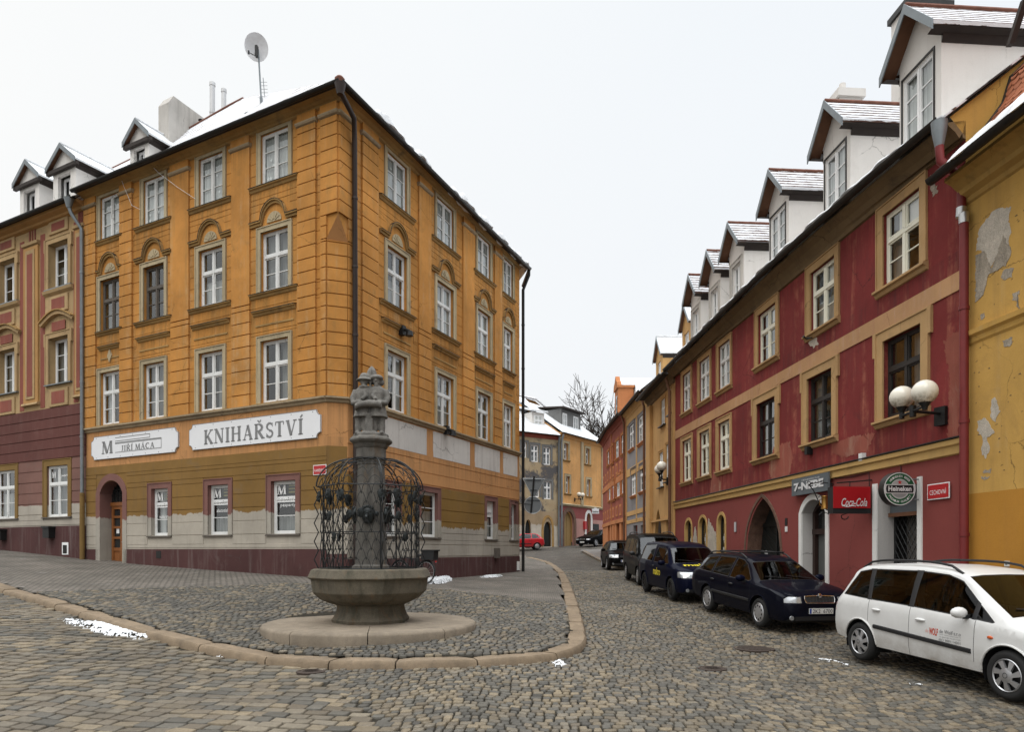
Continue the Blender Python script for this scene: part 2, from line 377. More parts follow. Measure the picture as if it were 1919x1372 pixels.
def _tps():
    P = _CP[:, :2]; n = len(P)
    d = np.hypot(P[:,None,0]-P[None,:,0], P[:,None,1]-P[None,:,1])
    K = np.where(d > 0, d*d*np.log(d+1e-12), 0) + np.eye(n)*1.5
    A = np.zeros((n+3,n+3)); A[:n,:n] = K; A[:n,n] = 1; A[:n,n+1:] = P; A[n,:n] = 1; A[n+1:,:n] = P.T
    return np.linalg.solve(A, np.concatenate([_CP[:,2], np.zeros(3)]))
_W = _tps()
def zg_arr(X, Y):
    X = np.asarray(X, float); Y = np.asarray(Y, float); sh = X.shape; X = X.ravel(); Y = Y.ravel()
    d = np.hypot(X[:,None]-_CP[None,:,0], Y[:,None]-_CP[None,:,1])
    r = np.where(d > 0, d*d*np.log(d+1e-12), 0) @ _W[:-3] + _W[-3] + _W[-2]*X + _W[-1]*Y
    return r.reshape(sh)
def zg(x, y): return float(zg_arr([x], [y])[0])
def ghit(px, py, dz=0.0):
    """point of the ground seen at a pixel of the photograph"""
    D = np.linspace(4, 90, 3000); u = (px-CX_PX)/F_PX; v = (H_PX-py)/F_PX
    g = zg_arr(u*D, D)+dz; k = np.where(v*D <= g)[0]
    D0 = D[k[0]] if len(k) else 60.0
    return (u*D0, D0)
def at(px, py, D): return ((px-CX_PX)/F_PX*D, D, (H_PX-py)/F_PX*D)
def inside(poly, X, Y):
    X = np.asarray(X); Y = np.asarray(Y); r = np.zeros(X.shape, bool); n = len(poly)
    for i in range(n):
        x0,y0 = poly[i]; x1,y1 = poly[(i+1)%n]
        if y0 == y1: continue
        c = ((y0 > Y) != (y1 > Y)) & (X < (x1-x0)*(Y-y0)/(y1-y0)+x0); r ^= c
    return r
# ------------------------------------------------------------------ ground, road, island, kerb
def m_setts(name):
    t = NT(name); p = t.pos(); a = t.n('Attribute'); a.attribute_name = 'tint'
    c = t.mix(t.ramp(t.noise(26, 6, .7, p), .3, .72), (.74,.74,.74), (1.2,1.19,1.17)); c = t.mix(1.0, a.outputs['Color'], c, 'MULTIPLY')
    big = t.noise(.55, 6, .6, p); c = t.mix(t.math('MULTIPLY', t.ramp(big, .42, .68), .5), c, (.055,.05,.042))
    c = t.mix(t.math('MULTIPLY', t.ramp(t.noise(.9, 9, .72, p, dist=.5), .62, .74), .18), c, (.30,.29,.27))
    grit = t.noise(140, 3, .7, p); c = t.mix(.45, c, t.mix(t.ramp(grit, .3, .7), (.2,.2,.2), (.8,.8,.8)), 'OVERLAY')
    r = t.mix(t.ramp(t.noise(1.3, 5, .6, p), .4, .65), (.48,.48,.48), (.85,.85,.85))
    h = t.math('ADD', t.noise(45, 5, .7, p), t.math('MULTIPLY', t.noise(130, 3, .6, p), .5))
    t.principled(color=c, rough=r, spec=.35, normal=t.bump(h, .5, .008)); return t.mat
def m_joint():
    t = NT('gritty_joint'); p = t.pos()
    c = t.mix(t.noise(18, 7, .7, p), (.012,.011,.008), (.04,.034,.025)); c = t.mix(t.ramp(t.noise(2.5, 7, .7, p), .62, .74), c, (.05,.055,.02))
    t.principled(color=c, rough=.95, spec=.15, normal=t.bump(t.noise(70, 4, .7, p), .6, .01)); return t.mat
def m_pavers(name, c1, c2, scale, rot, mortar=(.05,.045,.04)):
    t = NT(name); p = t.pos(); mp = t.n('Mapping'); mp.inputs['Rotation'].default_value = (0,0,rot); t.l(p, mp.inputs['Vector'])
    b = t.n('TexBrick'); t.l(mp.outputs[0], b.inputs['Vector']); b.inputs['Scale'].default_value = scale; b.inputs['Mortar Size'].default_value = .045
    b.inputs['Mortar Smooth'].default_value = .3; b.inputs['Brick Width'].default_value = .5; b.inputs['Row Height'].default_value = .28
    b.inputs['Color1'].default_value = (*c1,1); b.inputs['Color2'].default_value = (*c2,1); b.inputs['Mortar'].default_value = (*mortar,1); b.inputs['Bias'].default_value = 0
    c = t.mix(t.ramp(t.noise(.7, 7, .7, p), .35, .7), t.mix(1, b.outputs['Color'], (.6,.6,.58), 'MULTIPLY'), t.mix(1, b.outputs['Color'], (1.15,1.12,1.1), 'MULTIPLY'))
    c = t.mix(t.math('MULTIPLY', t.ramp(t.noise(1.5, 9, .75, p), .6, .72), .5), c, (.42,.41,.40))
    c = t.mix(.4, c, t.mix(t.ramp(t.noise(90, 3, .7, p), .3, .7), (.25,.25,.25), (.75,.75,.75)), 'OVERLAY')
    h = t.math('ADD', t.math('MULTIPLY', b.outputs['Fac'], -1.5), t.math('MULTIPLY', t.noise(60, 3, .6, p), .3))
    t.principled(color=c, rough=.85, spec=.25, normal=t.bump(h, .6, .012)); return t.mat

M['setts'] = m_setts('worn_granite_setts'); M['joint'] = m_joint()
M['far_setts'] = m_pavers('small_setts', (.145,.125,.10), (.075,.072,.068), 3.2, .1, (.035,.03,.025))
M['pavers'] = m_pavers('concrete_pavers', (.20,.18,.155), (.155,.138,.118), 2.6, .32)
M['kerbstone'] = m_stone('tan_granite_kerb', (.20,.15,.10), var=.25, scale=2, bump=.5, grain=160, stain=(.08,.065,.05), stain_amt=.45)
M['asphalt_pave'] = m_stone('grey_pavement', (.14,.13,.12), var=.25, scale=2, grain=200)

# outer (road-side) line of the kerb of the island, in plan
_kpx = [(-160,1060),(0,1112),(130,1152),(250,1192),(350,1217),(450,1239),(530,1250),(640,1256),(770,1257),(950,1250),(1040,1240),(1083,1228),(1101,1211),(1098,1188),(1082,1130),(1066,1090),(1054,1071),(1038,1059),(1016,1052),(994,1047)]
KERB = [ghit(*p) for p in _kpx]
def smooth_line(P, it=2):
    for _ in range(it):
        Q = [P[0]]
        for a, b in zip(P[:-1], P[1:]):
            Q += [(a[0]*.75+b[0]*.25, a[1]*.75+b[1]*.25), (a[0]*.25+b[0]*.75, a[1]*.25+b[1]*.75)]
        P = Q+[P[-1]]
    return P
def offset_line(P, w):
    R = []
    for i in range(len(P)):
        a = P[max(i-1,0)]; b = P[min(i+1,len(P)-1)]; dx, dy = b[0]-a[0], b[1]-a[1]; l = math.hypot(dx,dy) or 1
        R.append((P[i][0]-dy/l*w, P[i][1]+dx/l*w))
    return R
KERB = smooth_line(KERB, 2); KERB_IN = offset_line(KERB, .36)
RISE = .11
def facade_x_right(y): return np.where(y < 29, 8.96-.0696*y, 6.9)
ISLAND = KERB_IN + [(1.5,60),(-40,60),(-40,KERB_IN[0][1])]
ROADSIDE = KERB + [(1.5,60),(-40,60),(-40,KERB[0][1])]

def build_sheet(name, xs, ys, dz, mat, keep=None, kind='structure'):
    X, Y = np.meshgrid(xs, ys); Z = zg_arr(np.clip(X,-26,24), np.clip(Y,2,75)) + dz
    nx, ny = len(xs), len(ys); idx = np.arange(nx*ny).reshape(ny, nx)
    q = np.stack([idx[:-1,:-1], idx[:-1,1:], idx[1:,1:], idx[1:,:-1]], -1).reshape(-1,4)
    if keep is not None:
        cx = (X[:-1,:-1]+X[1:,1:])/2; cy = (Y[:-1,:-1]+Y[1:,1:])/2; q = q[keep(cx,cy).ravel()]
    used = np.unique(q); rm = -np.ones(nx*ny, int); rm[used] = np.arange(len(used)); q = rm[q]
    V = np.stack([X.ravel(),Y.ravel(),Z.ravel()],-1)[used]
    me = bpy.data.meshes.new(name); me.from_pydata(V.tolist(), [], q.tolist()); me.materials.append(mat)
    me.polygons.foreach_set('use_smooth', np.ones(len(q), bool)); me.update()
    o = bpy.data.objects.new(name, me); COL.objects.link(o); o['kind'] = kind; return o

xs = np.concatenate([[-400,-200,-100,-60], np.arange(-40,40.1,.5), [60,100,200,400]]); ys = np.concatenate([[-200,-80,-30,-10], np.arange(-4,90.1,.5), [110,160,260,500]])
build_sheet('ground', xs, ys, -.035, M['far_setts'])
build_sheet('road_bed', np.arange(-18,9.2,.25), np.arange(4.5,34.5,.25), -.022, M['joint'], lambda x,y: ~inside(ISLAND,x,y) & (x < facade_x_right(y)-.8))
build_sheet('pavement', np.arange(-26,3,.2), np.arange(8,50,.2), RISE-.02, M['pavers'], lambda x,y: inside(ISLAND, x, y))

def lay_setts(name, keep, bbox, sx, sy, palette, warp, gap=.02, jit=.12, dz=0.0, rot=0.0, seed=1, lift=.012, zfun=None, parent=None):
    """hand-laid stones in rows: every stone a worn, rounded block with its own size, tilt and colour"""
    r = np.random.default_rng(seed); x0,x1,y0,y1 = bbox
    rows = int((y1-y0)/sy)+1; S = []
    for j in range(rows):
        x = x0 + r.uniform(-sx, 0)
        while x < x1:
            w = sx*r.uniform(.72,1.32); S.append((x+w/2, y0+j*sy, w)); x += w
    S = np.array(S); cx, cy, w = S.T
    cr, sr = math.cos(rot), math.sin(rot); mx, my = (x0+x1)/2, (y0+y1)/2
    def mapp(u, v):
        v = v + warp(u, v); a = u-mx; b = v-my
        return mx + a*cr - b*sr, my + a*sr + b*cr
    px, py = mapp(cx, cy); k = keep(px, py); cx, cy, w = cx[k], cy[k], w[k]; n = len(cx)
    if n == 0: return None
    hx = (w-gap)/2; hy = (sy-gap)/2*r.uniform(.86,1.04,n)
    cor = np.array([(-1,-1),(1,-1),(1,1),(-1,1)], float)
    J = r.normal(0, jit*.17, (n,4,2)) * np.array([sx,sy])
    V = np.zeros((n,12,3)); tilt = r.normal(0, .022, (n,2)); hgt = r.normal(0, .0035, n)
    for L, (ins, zz) in enumerate([(0,-.045),(.0,-.009),(.011,0)]):
        for c in range(4):
            u = cx + cor[c,0]*(hx-ins) + J[:,c,0]*(1-ins*8); v = cy + cor[c,1]*(hy-ins) + J[:,c,1]*(1-ins*8)
            X, Y = mapp(u, v); V[:,L*4+c,0] = X; V[:,L*4+c,1] = Y
            V[:,L*4+c,2] = zz + hgt + lift + cor[c,0]*hx*tilt[:,0] + cor[c,1]*hy*tilt[:,1]
    V[:,:,2] += (zfun or zg_arr)(*mapp(cx, cy))[:,None] + dz
    Q = []
    for L in range(2):
        for c in range(4): Q.append((L*4+c, L*4+(c+1)%4, L*4+4+(c+1)%4, L*4+4+c))
    Q.append((8,9,10,11)); Q = np.array(Q)
    Fc = (Q[None]+np.arange(n)[:,None,None]*12).reshape(-1,4)
    pal = np.array(palette); pi = r.choice(len(pal), n, p=None); colr = pal[pi]; colr = (colr*.82+pal.mean(0)[None]*.18)*r.uniform(.62,1.0,(n,1))
    me = bpy.data.meshes.new(name); nv = n*12; nf = len(Fc)
    me.vertices.add(nv); me.vertices.foreach_set('co', V.reshape(-1)); me.loops.add(nf*4); me.loops.foreach_set('vertex_index', Fc.reshape(-1).astype(np.int32))
    me.polygons.add(nf); me.polygons.foreach_set('loop_start', np.arange(0,nf*4,4,dtype=np.int32)); me.polygons.foreach_set('loop_total', np.full(nf,4,dtype=np.int32))
    sm_ = np.ones((n,9),bool); sm_[:,8] = False; me.polygons.foreach_set('use_smooth', sm_.ravel()); me.update(calc_edges=True); me.validate()
    at_ = me.attributes.new('tint', 'FLOAT_COLOR', 'POINT'); cc = np.ones((n,12,4)); cc[:,:,:3] = colr[:,None,:]; at_.data.foreach_set('color', cc.reshape(-1))
    me.materials.append(M['setts']); o = bpy.data.objects.new(name, me); COL.objects.link(o); o['kind'] = 'structure'; return o

GREY = (.098,.092,.078); TAN = (.215,.170,.110); BRN = (.155,.125,.088); DRK = (.058,.055,.048); OCH = (.24,.165,.095); BGE=(.18,.152,.112)
# line between the broad old slabs of the left road and the small setts of the right one
_b0 = ghit(585,1258); _b1 = ghit(740,1372)
def side(x, y): return (np.asarray(x)-_b0[0])*(_b1[1]-_b0[1]) - (np.asarray(y)-_b0[1])*(_b1[0]-_b0[0])
sgn = 1 if side(-8, 8) > 0 else -1
on_road = lambda x, y: ~inside(ROADSIDE, x, y)
def keepL(x, y): return on_road(x,y) & (side(x,y)*sgn > 0) & (y > 5.2) & (np.abs(x/y) < .86)
def keepR(x, y): return on_road(x,y) & (side(x,y)*sgn <= 0) & (y > 5.2) & (x < facade_x_right(y)-.9) & (x/y < .84)
lay_setts('cobbled_road', keepL, (-17,1,5,19), .235, .19, [TAN,BRN,BGE,BGE,GREY,BRN,GREY,TAN], lambda u,v: .10*np.sin(u*.9)+.05*np.sin(u*2.3+1)+.03*np.sin(v*1.7), gap=.024, jit=.16, rot=-.12, seed=3)
lay_setts('cobbled_road', keepR, (-4,9,5,34), .118, .125, [GREY,GREY,TAN,BGE,BRN,BGE,DRK,GREY,TAN], lambda u,v: .28*np.sin(u*.75+v*.12)+.12*np.sin(u*1.9+v*.3)+.05*np.sin(u*4+v), gap=.019, jit=.16, rot=-.05, seed=4)
# dark setts round the fountain
_dk = [ghit(*p) for p in [(95,1117),(250,1112),(420,1106),(600,1100),(700,1101),(830,1112),(950,1124),(1052,1141)]]
DARK = [(-11.5,_dk[0][1]-.3)] + _dk + [(1.5,12),(.5,8.5),(-4,8),(-9,10)]
FX, FY = -2.66, 12.9; FR = 1.98
FZ = zg(FX, FY)+RISE
keepI = lambda x, y: inside(KERB_IN, x, y) if False else (inside(ISLAND, x, y) & inside(DARK, x, y) & (np.hypot(x-FX, y-FY) > FR-.05))
build_sheet('island_bed', np.arange(-13,2.2,.2), np.arange(9,22,.2), RISE-.017, M['joint'], lambda x,y: inside(ISLAND,x,y) & inside(DARK,x,y))
lay_setts('cobbled_island', keepI, (-13,2,9,22), .125, .12, [DRK,GREY,GREY,GREY,BRN,(.085,.08,.07),TAN,BGE], lambda u,v: .2*np.sin(u*.8)+.1*np.sin(u*1.7+v*.6), gap=.02, jit=.2, dz=RISE-.008, rot=.05, seed=5)
# gutter course beside the kerb
def along(P):
    s = [0]
    for a, b in zip(P[:-1], P[1:]): s.append(s[-1]+math.hypot(b[0]-a[0], b[1]-a[1]))
    return s
def pt_along(P, S, d):
    i = min(max(np.searchsorted(S, d)-1, 0), len(P)-2); t = (d-S[i])/(S[i+1]-S[i]+1e-9); a, b = P[i], P[i+1]
    return (a[0]+(b[0]-a[0])*t, a[1]+(b[1]-a[1])*t), math.atan2(b[1]-a[1], b[0]-a[0])

def kerb(name, P, w, rise, mat, step=1.25, flip=1, seed=2, d0=0.0):
    S = along(P); mb = MB(); r = random.Random(seed); d = d0
    while d < S[-1]-.3:
        L = min(step*r.uniform(.75,1.25), S[-1]-d); n = 5; rings = []
        dzs = r.uniform(-.012,.012); ws = w*r.uniform(.95,1.05)
        for i in range(n+1):
            e = .5 if i in (0,n) else 0
            dd = d+.012+(L-.024)*i/n; (x,y), a = pt_along(P, S, dd); nx, ny = -math.sin(a)*flip, math.cos(a)*flip; z = zg(x,y)+dzs
            k = .02 if i in (0,n) else 0
            prof = [(0.0+k,-.1),(0.005+k,rise-.045-k),(.045+k,rise-k),(ws-.02,rise+.004-k),(ws,rise-.02),(ws,-.1)]
            rings.append([(x+nx*o, y+ny*o, z+zz) for o,zz in prof])
        mb.loft(rings, smooth=True); d += L
    o = mb.build(name, mat); o['kind'] = 'structure'; return o
kerb('kerb', KERB, .34, RISE, M['kerbstone'])

# pavement under the houses on the right, its kerb, and the far pavement
def on_right_pave(x, y): return (x > facade_x_right(y)-1.25) & (x < facade_x_right(y)+.6) & (y > 5)
build_sheet('pavement', np.arange(4,11,.2), np.arange(5,56,.2), .12, M['asphalt_pave'], on_right_pave)
kerb('kerb', [(float(facade_x_right(np.array(y)))-1.25, y) for y in np.arange(6,56,1.0)], .2, .13, M['kerbstone'], flip=-1, seed=8)

# ------------------------------------------------------------------ snow lying about
def snow_patch(name, label, pts, h=.05, dz=.02, seed=0, group=None, lumps=0):
    """ragged patch of old snow: pts are its outline on the ground"""
    r = random.Random(seed); P = [ghit(*p) for p in pts]; P.append(P[0]); P = smooth_line(P, 1)[:-1]
    xs = [p[0] for p in P]; ys = [p[1] for p in P]; mb = MB(); step = max(.025, (max(xs)-min(xs))/110)
    gx = np.arange(min(xs)-.05, max(xs)+.05, step); gy = np.arange(min(ys)-.05, max(ys)+.05, step)
    X, Y = np.meshgrid(gx, gy)
    nz = sum(np.sin(X*f+seed+i*1.7)*np.sin(Y*f*1.3+i*2.1+seed) * a for i,(f,a) in enumerate([(3,.06),(7,.05),(17,.035),(41,.02)]))
    ins = inside(P, X+nz, Y+nz*.6); d = np.zeros(X.shape); cur = ins.copy()
    for k in range(7):
        d += cur; c2 = cur.copy(); c2[1:] &= cur[:-1]; c2[:-1] &= cur[1:]; c2[:,1:] &= cur[:,:-1]; c2[:,:-1] &= cur[:,1:]; cur = c2
    Z = zg_arr(X, Y)+dz-.035 + np.minimum(d/5,1)**.6*(h+.035) + (np.random.default_rng(seed+1).normal(0,.25*h,X.shape))*(d > 1)
    idx = np.arange(X.size).reshape(X.shape); m = ins[:-1,:-1]|ins[1:,1:]|ins[1:,:-1]|ins[:-1,1:]
    wear = sum(np.sin(X*f+seed*2+i)*np.sin(Y*f*1.9+i*3.1+seed) for i,f in enumerate((9,21,47)))+np.random.default_rng(seed+3).normal(0,.5,X.shape)
    m &= ~((wear[:-1,:-1] > .30) & (d[:-1,:-1] < 7))
    q = np.stack([idx[:-1,:-1], idx[:-1,1:], idx[1:,1:], idx[1:,:-1]], -1)[m]
    if len(q) == 0: return
    used = np.unique(q); rm = -np.ones(X.size, int); rm[used] = np.arange(len(used))
    V = np.stack([X.ravel(),Y.ravel(),Z.ravel()],-1)[used]; mb.add(V.tolist(), rm[q].tolist(), 0, True)
    o = mb.build(name, M['snow']); o['kind'] = 'stuff'; tag(o, label, 'snow', group); return o
SNOWG = 'patches of old snow'
snow_patch('snow', 'long ridge of old snow beside the kerb on the left road', [(105,1161),(150,1164),(200,1170),(250,1182),(300,1190),(325,1196),(295,1201),(240,1198),(190,1188),(140,1175)], .04, .015, 1, SNOWG)
snow_patch('snow', 'thin line of snow crumbs at the foot of the kerb', [(330,1196),(380,1210),(440,1226),(455,1236),(420,1232),(370,1218)], .03, .015, 5, SNOWG)
snow_patch('snow', 'snow heap on pavement outside the brown panelled door', [(195,1052),(235,1046),(300,1055),(280,1060),(240,1057)], .07, RISE, 2, SNOWG)
snow_patch('snow', 'snow strip on pavement between the door and ground floor windows', [(312,1061),(345,1064),(350,1066),(318,1065)], .03, RISE, 3, SNOWG)
snow_patch('snow', 'snow heap on pavement behind the fountain and bicycle', [(795,1095),(825,1087),(850,1090),(835,1099),(800,1102)], .07, RISE, 4, SNOWG)
snow_patch('snow', 'trodden snow patch by the wall of the ochre house', [(900,1085),(935,1083),(945,1086),(905,1088)], .03, RISE, 6, SNOWG)
snow_patch('snow', 'small snow lump at the rounded kerb corner', [(1028,1243),(1055,1241),(1065,1246),(1035,1251)], .04, .015, 7, SNOWG)
snow_patch('snow', 'smear of snow on the setts beside the white car', [(1490,1222),(1540,1235),(1590,1245),(1600,1250),(1550,1246)], .012, .012, 8, SNOWG)
snow_patch('snow', 'smear of snow on the setts below the white car door', [(1680,1276),(1720,1280),(1770,1288),(1720,1286)], .012, .012, 9, SNOWG)

# iron covers in the road
def cover(px, py, r, label, oval=1.0):
    x, y = ghit(px, py); mb = MB(); z = zg(x,y)
    mb.lathe([(r,-.03),(r,.022),(r-.03,.028),(r-.035,.02),(r-.06,.02),(r-.065,.026)], 40, (x,y,z), smooth=False)
    for i in range(-6,7):
        for j in range(-6,7):
            if math.hypot(i,j)*r/7.5 < r-.1: mb.box(x+i*r/7.5-.02, x+i*r/7.5+.02, y+j*r/7.5-.02, y+j*r/7.5+.02, z+.02, z+.031)
    o = mb.build('manhole_cover', M['rust']); tag(o, label, 'manhole cover'); return o
M['rust'] = m_plain('rusty_cast_iron', (.05,.036,.028), .75, .3, var=.4, nscale=14)
cover(583,1261,.21,'small rusty iron cover in setts near the kerb bend')
cover(1413,1218,.36,'large dark iron cover in road beside the parked estate car')
cover(1335,1256,.22,'small grey iron cover in middle of the cobbled road')
# ------------------------------------------------------------------ building kit
def arch_pts(s0, s1, zs, z1, kind, n=10):
    sm = (s0+s1)/2; h = (s1-s0)/2; H = z1-zs; P = []
    for i in range(2*n+1):
        x = -1+i/n
        if kind == 'point': y = math.sqrt(max(0, 1-((abs(x)+.55)/1.55)**2))/math.sqrt(1-(.55/1.55)**2)
        elif kind == 'seg':
            R = (1+(H/h)**2)/(2*(H/h)); y = (math.sqrt(max(0,R*R-x*x))-(R-H/h))/(H/h)
        else: y = math.sqrt(max(0, 1-x*x))
        P.append((sm+x*h, zs+H*y))
    return P

def wall_grid(mb, fr, s0, s1, z0, z1, ops, mi_fn, zb=(), sb=(), o=0.0, reveal=.3, rmi=None):
    """wall sheet with real openings; ops = (s0,s1,z0,z1[,kind,spring]) ; zb = heights where the paint changes"""
    ss = sorted({round(v,4) for v in [s0,s1,*sb]+[q for op in ops for q in op[:2]] if s0 <= v <= s1})
    zz = sorted({round(v,4) for v in [z0,z1,*zb]+[q for op in ops for q in op[2:4]] if z0 <= v <= z1})
    for i in range(len(ss)-1):
        for j in range(len(zz)-1):
            a,b,c,d = ss[i],ss[i+1],zz[j],zz[j+1]; m,n = (a+b)/2,(c+d)/2
            if any(op[0] < m < op[1] and op[2] < n < op[3] for op in ops): continue
            mb.poly([fr.pt(a,o,c),fr.pt(b,o,c),fr.pt(b,o,d),fr.pt(a,o,d)], mi_fn(m,n))
    for op in ops:
        a,b,c,d = op[:4]; rv = op[6] if len(op) > 6 else reveal
        k = op[4] if len(op) > 4 else None; R = rmi if rmi is not None else mi_fn(a-.05,(c+d)/2)
        if len(op) > 7: R = op[7]
        if k:
            zs = op[5]; P = arch_pts(a,b,zs,d,k)
            for p,q in zip(P[:-1],P[1:]):
                mb.poly([fr.pt(p[0],o,p[1]),fr.pt(q[0],o,q[1]),fr.pt(q[0],o,d),fr.pt(p[0],o,d)], mi_fn((a+b)/2,d-.01))
                mb.poly([fr.pt(p[0],o,p[1]),fr.pt(q[0],o,q[1]),fr.pt(q[0],o-rv,q[1]),fr.pt(p[0],o-rv,p[1])], R)
            top = zs
        else:
            top = d; mb.poly([fr.pt(a,o,d),fr.pt(b,o,d),fr.pt(b,o-rv,d),fr.pt(a,o-rv,d)], R)
        mb.poly([fr.pt(a,o,c),fr.pt(a,o,top),fr.pt(a,o-rv,top),fr.pt(a,o-rv,c)], R)
        mb.poly([fr.pt(b,o,c),fr.pt(b,o,top),fr.pt(b,o-rv,top),fr.pt(b,o-rv,c)], R)
        mb.poly([fr.pt(a,o,c),fr.pt(b,o,c),fr.pt(b,o-rv,c),fr.pt(a,o-rv,c)], R)

def courses(mb, fr, s0, s1, z0, z1, h, gap, proud, ops, mi, rnd=random):
    """raised render bands with real grooves between them"""
    z = z0
    while z < z1-.05:
        zt = min(z+h, z1); a, b = z+gap/2, zt-gap/2
        br = sorted({a,b,*[v for op in ops for v in op[2:4] if a < v < b]})
        for u,v in zip(br[:-1],br[1:]):
            m = (u+v)/2; cur = [(s0,s1)]
            for op in ops:
                if op[2]-1e-6 < m < op[3]+1e-6:
                    nx = []
                    for p,q in cur:
                        if op[1] <= p or op[0] >= q: nx.append((p,q)); continue
                        if op[0] > p: nx.append((p,op[0]))
                        if op[1] < q: nx.append((op[1],q))
                    cur = nx
            for p,q in cur:
                if q-p > .02:
                    e = proud+rnd.uniform(-.002,.002)
                    P = fr.pt
                    mb.hexa([P(p,-.01,u),P(q,-.01,u),P(q,e,u+.008),P(p,e,u+.008),P(p,-.01,v),P(q,-.01,v),P(q,e,v-.008),P(p,e,v-.008)], mi)
        z = zt

RW = random.Random(5)
def window(parent, fr, s0, s1, z0, z1, depth=.10, wood='white_wood', transom=.64, rows_low=2, rows_top=1, cols=2, back=None,
           surround=None, sur_mat='surround', sill=None, sill_mat='metal_dark', fw=.062, arch=None, label=None, stars=False, ears=0, keyw=0, single=False, o0=0.0, open_top=False, mull=.075):
    """casement window: glass and what stands behind it, with frame, surround and sill as sub-parts"""
    mats = [M['glass'], M['dark_room'], M['curtain'], M['curtain_grey'], M['curtain_warm'], M['white']]
    mb = MB(); og = o0-depth-.035; P = fr.pt
    if arch: pts = [(s0,z0)]+arch_pts(s0,s1,arch[1],z1,arch[0])+[(s1,z0)]
    else: pts = [(s0,z0),(s0,z1),(s1,z1),(s1,z0)]
    mb.poly([P(s,og,z) for s,z in pts], 0)
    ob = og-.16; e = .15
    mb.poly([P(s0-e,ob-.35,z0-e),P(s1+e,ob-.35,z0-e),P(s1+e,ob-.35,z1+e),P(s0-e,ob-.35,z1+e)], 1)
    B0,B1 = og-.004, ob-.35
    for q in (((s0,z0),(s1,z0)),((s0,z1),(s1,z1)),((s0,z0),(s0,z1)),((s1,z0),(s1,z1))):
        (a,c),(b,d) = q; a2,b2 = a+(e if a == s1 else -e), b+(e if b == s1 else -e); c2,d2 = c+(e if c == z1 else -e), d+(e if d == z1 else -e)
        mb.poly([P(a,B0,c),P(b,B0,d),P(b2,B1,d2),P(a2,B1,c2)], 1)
    kind = back or RW.choice(['net','net','grey','sides','dark','half'])
    w = s1-s0; h = z1-z0
    if kind == 'net': ob = og-.05
    def cur(a,b,c,d,mi,oo=None):
        oo = ob if oo is None else oo
        n = max(3,int((b-a)/.05)); prev = None
        for i in range(n+1):
            s = a+(b-a)*i/n; q = (P(s,oo+(.018 if i%2 else -.018),c),P(s,oo+(.018 if i%2 else -.018),d))
            if prev: mb.add([prev[0],q[0],q[1],prev[1]],[(0,1,2,3)],mi,True)
            prev = q
    if kind == 'net': cur(s0-.05,s1+.05,z0-.05,z1+.05,2)
    elif kind == 'grey': cur(s0-.05,s1+.05,z0-.05,z1+.05,3)
    elif kind == 'warm': cur(s0-.05,s1+.05,z0-.05,z1+.05,4)
    elif kind == 'half':
        cur(s0-.05,s1+.05,z0-.05,z0+h*RW.uniform(.42,.62),RW.choice([2,3]))
    elif kind == 'sides':
        k = RW.uniform(.16,.32); mi = RW.choice([2,3,2]); cur(s0-.05,s0+w*k,z0-.05,z1+.05,mi); cur(s1-w*k*RW.uniform(.7,1.2),s1+.05,z0-.05,z1+.05,mi)
    elif kind == 'one':
        cur(s0-.05,s0+w*.5,z0-.05,z1+.05,3)
    if stars:
        for i in range(5):
            cs = s0+w*RW.uniform(.15,.85); cz = z0+h*RW.uniform(.12,.9); R = RW.uniform(.05,.09)
            mb.poly([P(cs+math.sin(PI*k/5)*(R if k%2==0 else R*.45), og-.012, cz+math.cos(PI*k/5)*(R if k%2==0 else R*.45)) for k in range(10)], 5)
    win = mb.build('window', mats, parent, recalc=False)
    if label: win['label'] = label
    fb = MB(); a = o0-depth; t = .055; B = fb.fbox
    if arch:
        pth = [(s0+fw/2,z0)]+arch_pts(s0+fw/2,s1-fw/2,arch[1],z1-fw/2,arch[0])+[(s1-fw/2,z0)]
        fb.fribbon(fr, pth, fw, a-t, a); B(fr,s0+fw,s1-fw,a-t,a,z0,z0+fw)
    else:
        B(fr,s0,s0+fw,a-t,a,z0,z1); B(fr,s1-fw,s1,a-t,a,z0,z1); B(fr,s0+fw,s1-fw,a-t,a,z0,z0+fw); B(fr,s0+fw,s1-fw,a-t,a,z1-fw,z1)
    zt = z0+h*transom if transom else z1-fw
    sm = (s0+s1)/2
    bars = []
    if transom:
        B(fr,s0+fw,s1-fw,a-t,a+.018,zt-.045,zt+.045)
        segs = [(z0+fw,zt-.045,rows_low),(zt+.045,z1-fw,rows_top)]
    else: segs = [(z0+fw,z1-fw,rows_low)]
    cuts = [s0+fw]+[s0+(s1-s0)*k/cols for k in range(1,cols)]+[s1-fw]
    for c,d,nr in segs:
        for k in range(1,cols): B(fr,cuts[k]-mull/2,cuts[k]+mull/2,a-t,a+.012,c,d)
        for k in range(cols):
            l = cuts[k]+(mull/2 if k else 0); r = cuts[k+1]-(mull/2 if k < cols-1 else 0)
            # sash of each leaf
            x = .038
            B(fr,l,l+x,a-t+.008,a-.008,c,d); B(fr,r-x,r,a-t+.008,a-.008,c,d); B(fr,l+x,r-x,a-t+.008,a-.008,c,c+x); B(fr,l+x,r-x,a-t+.008,a-.008,d-x,d)
            for q in range(1,nr):
                zc = c+(d-c)*q/nr; B(fr,l+x,r-x,a-t+.012,a-.012,zc-.012,zc+.012)
    fb.build('frame', M[wood], win)
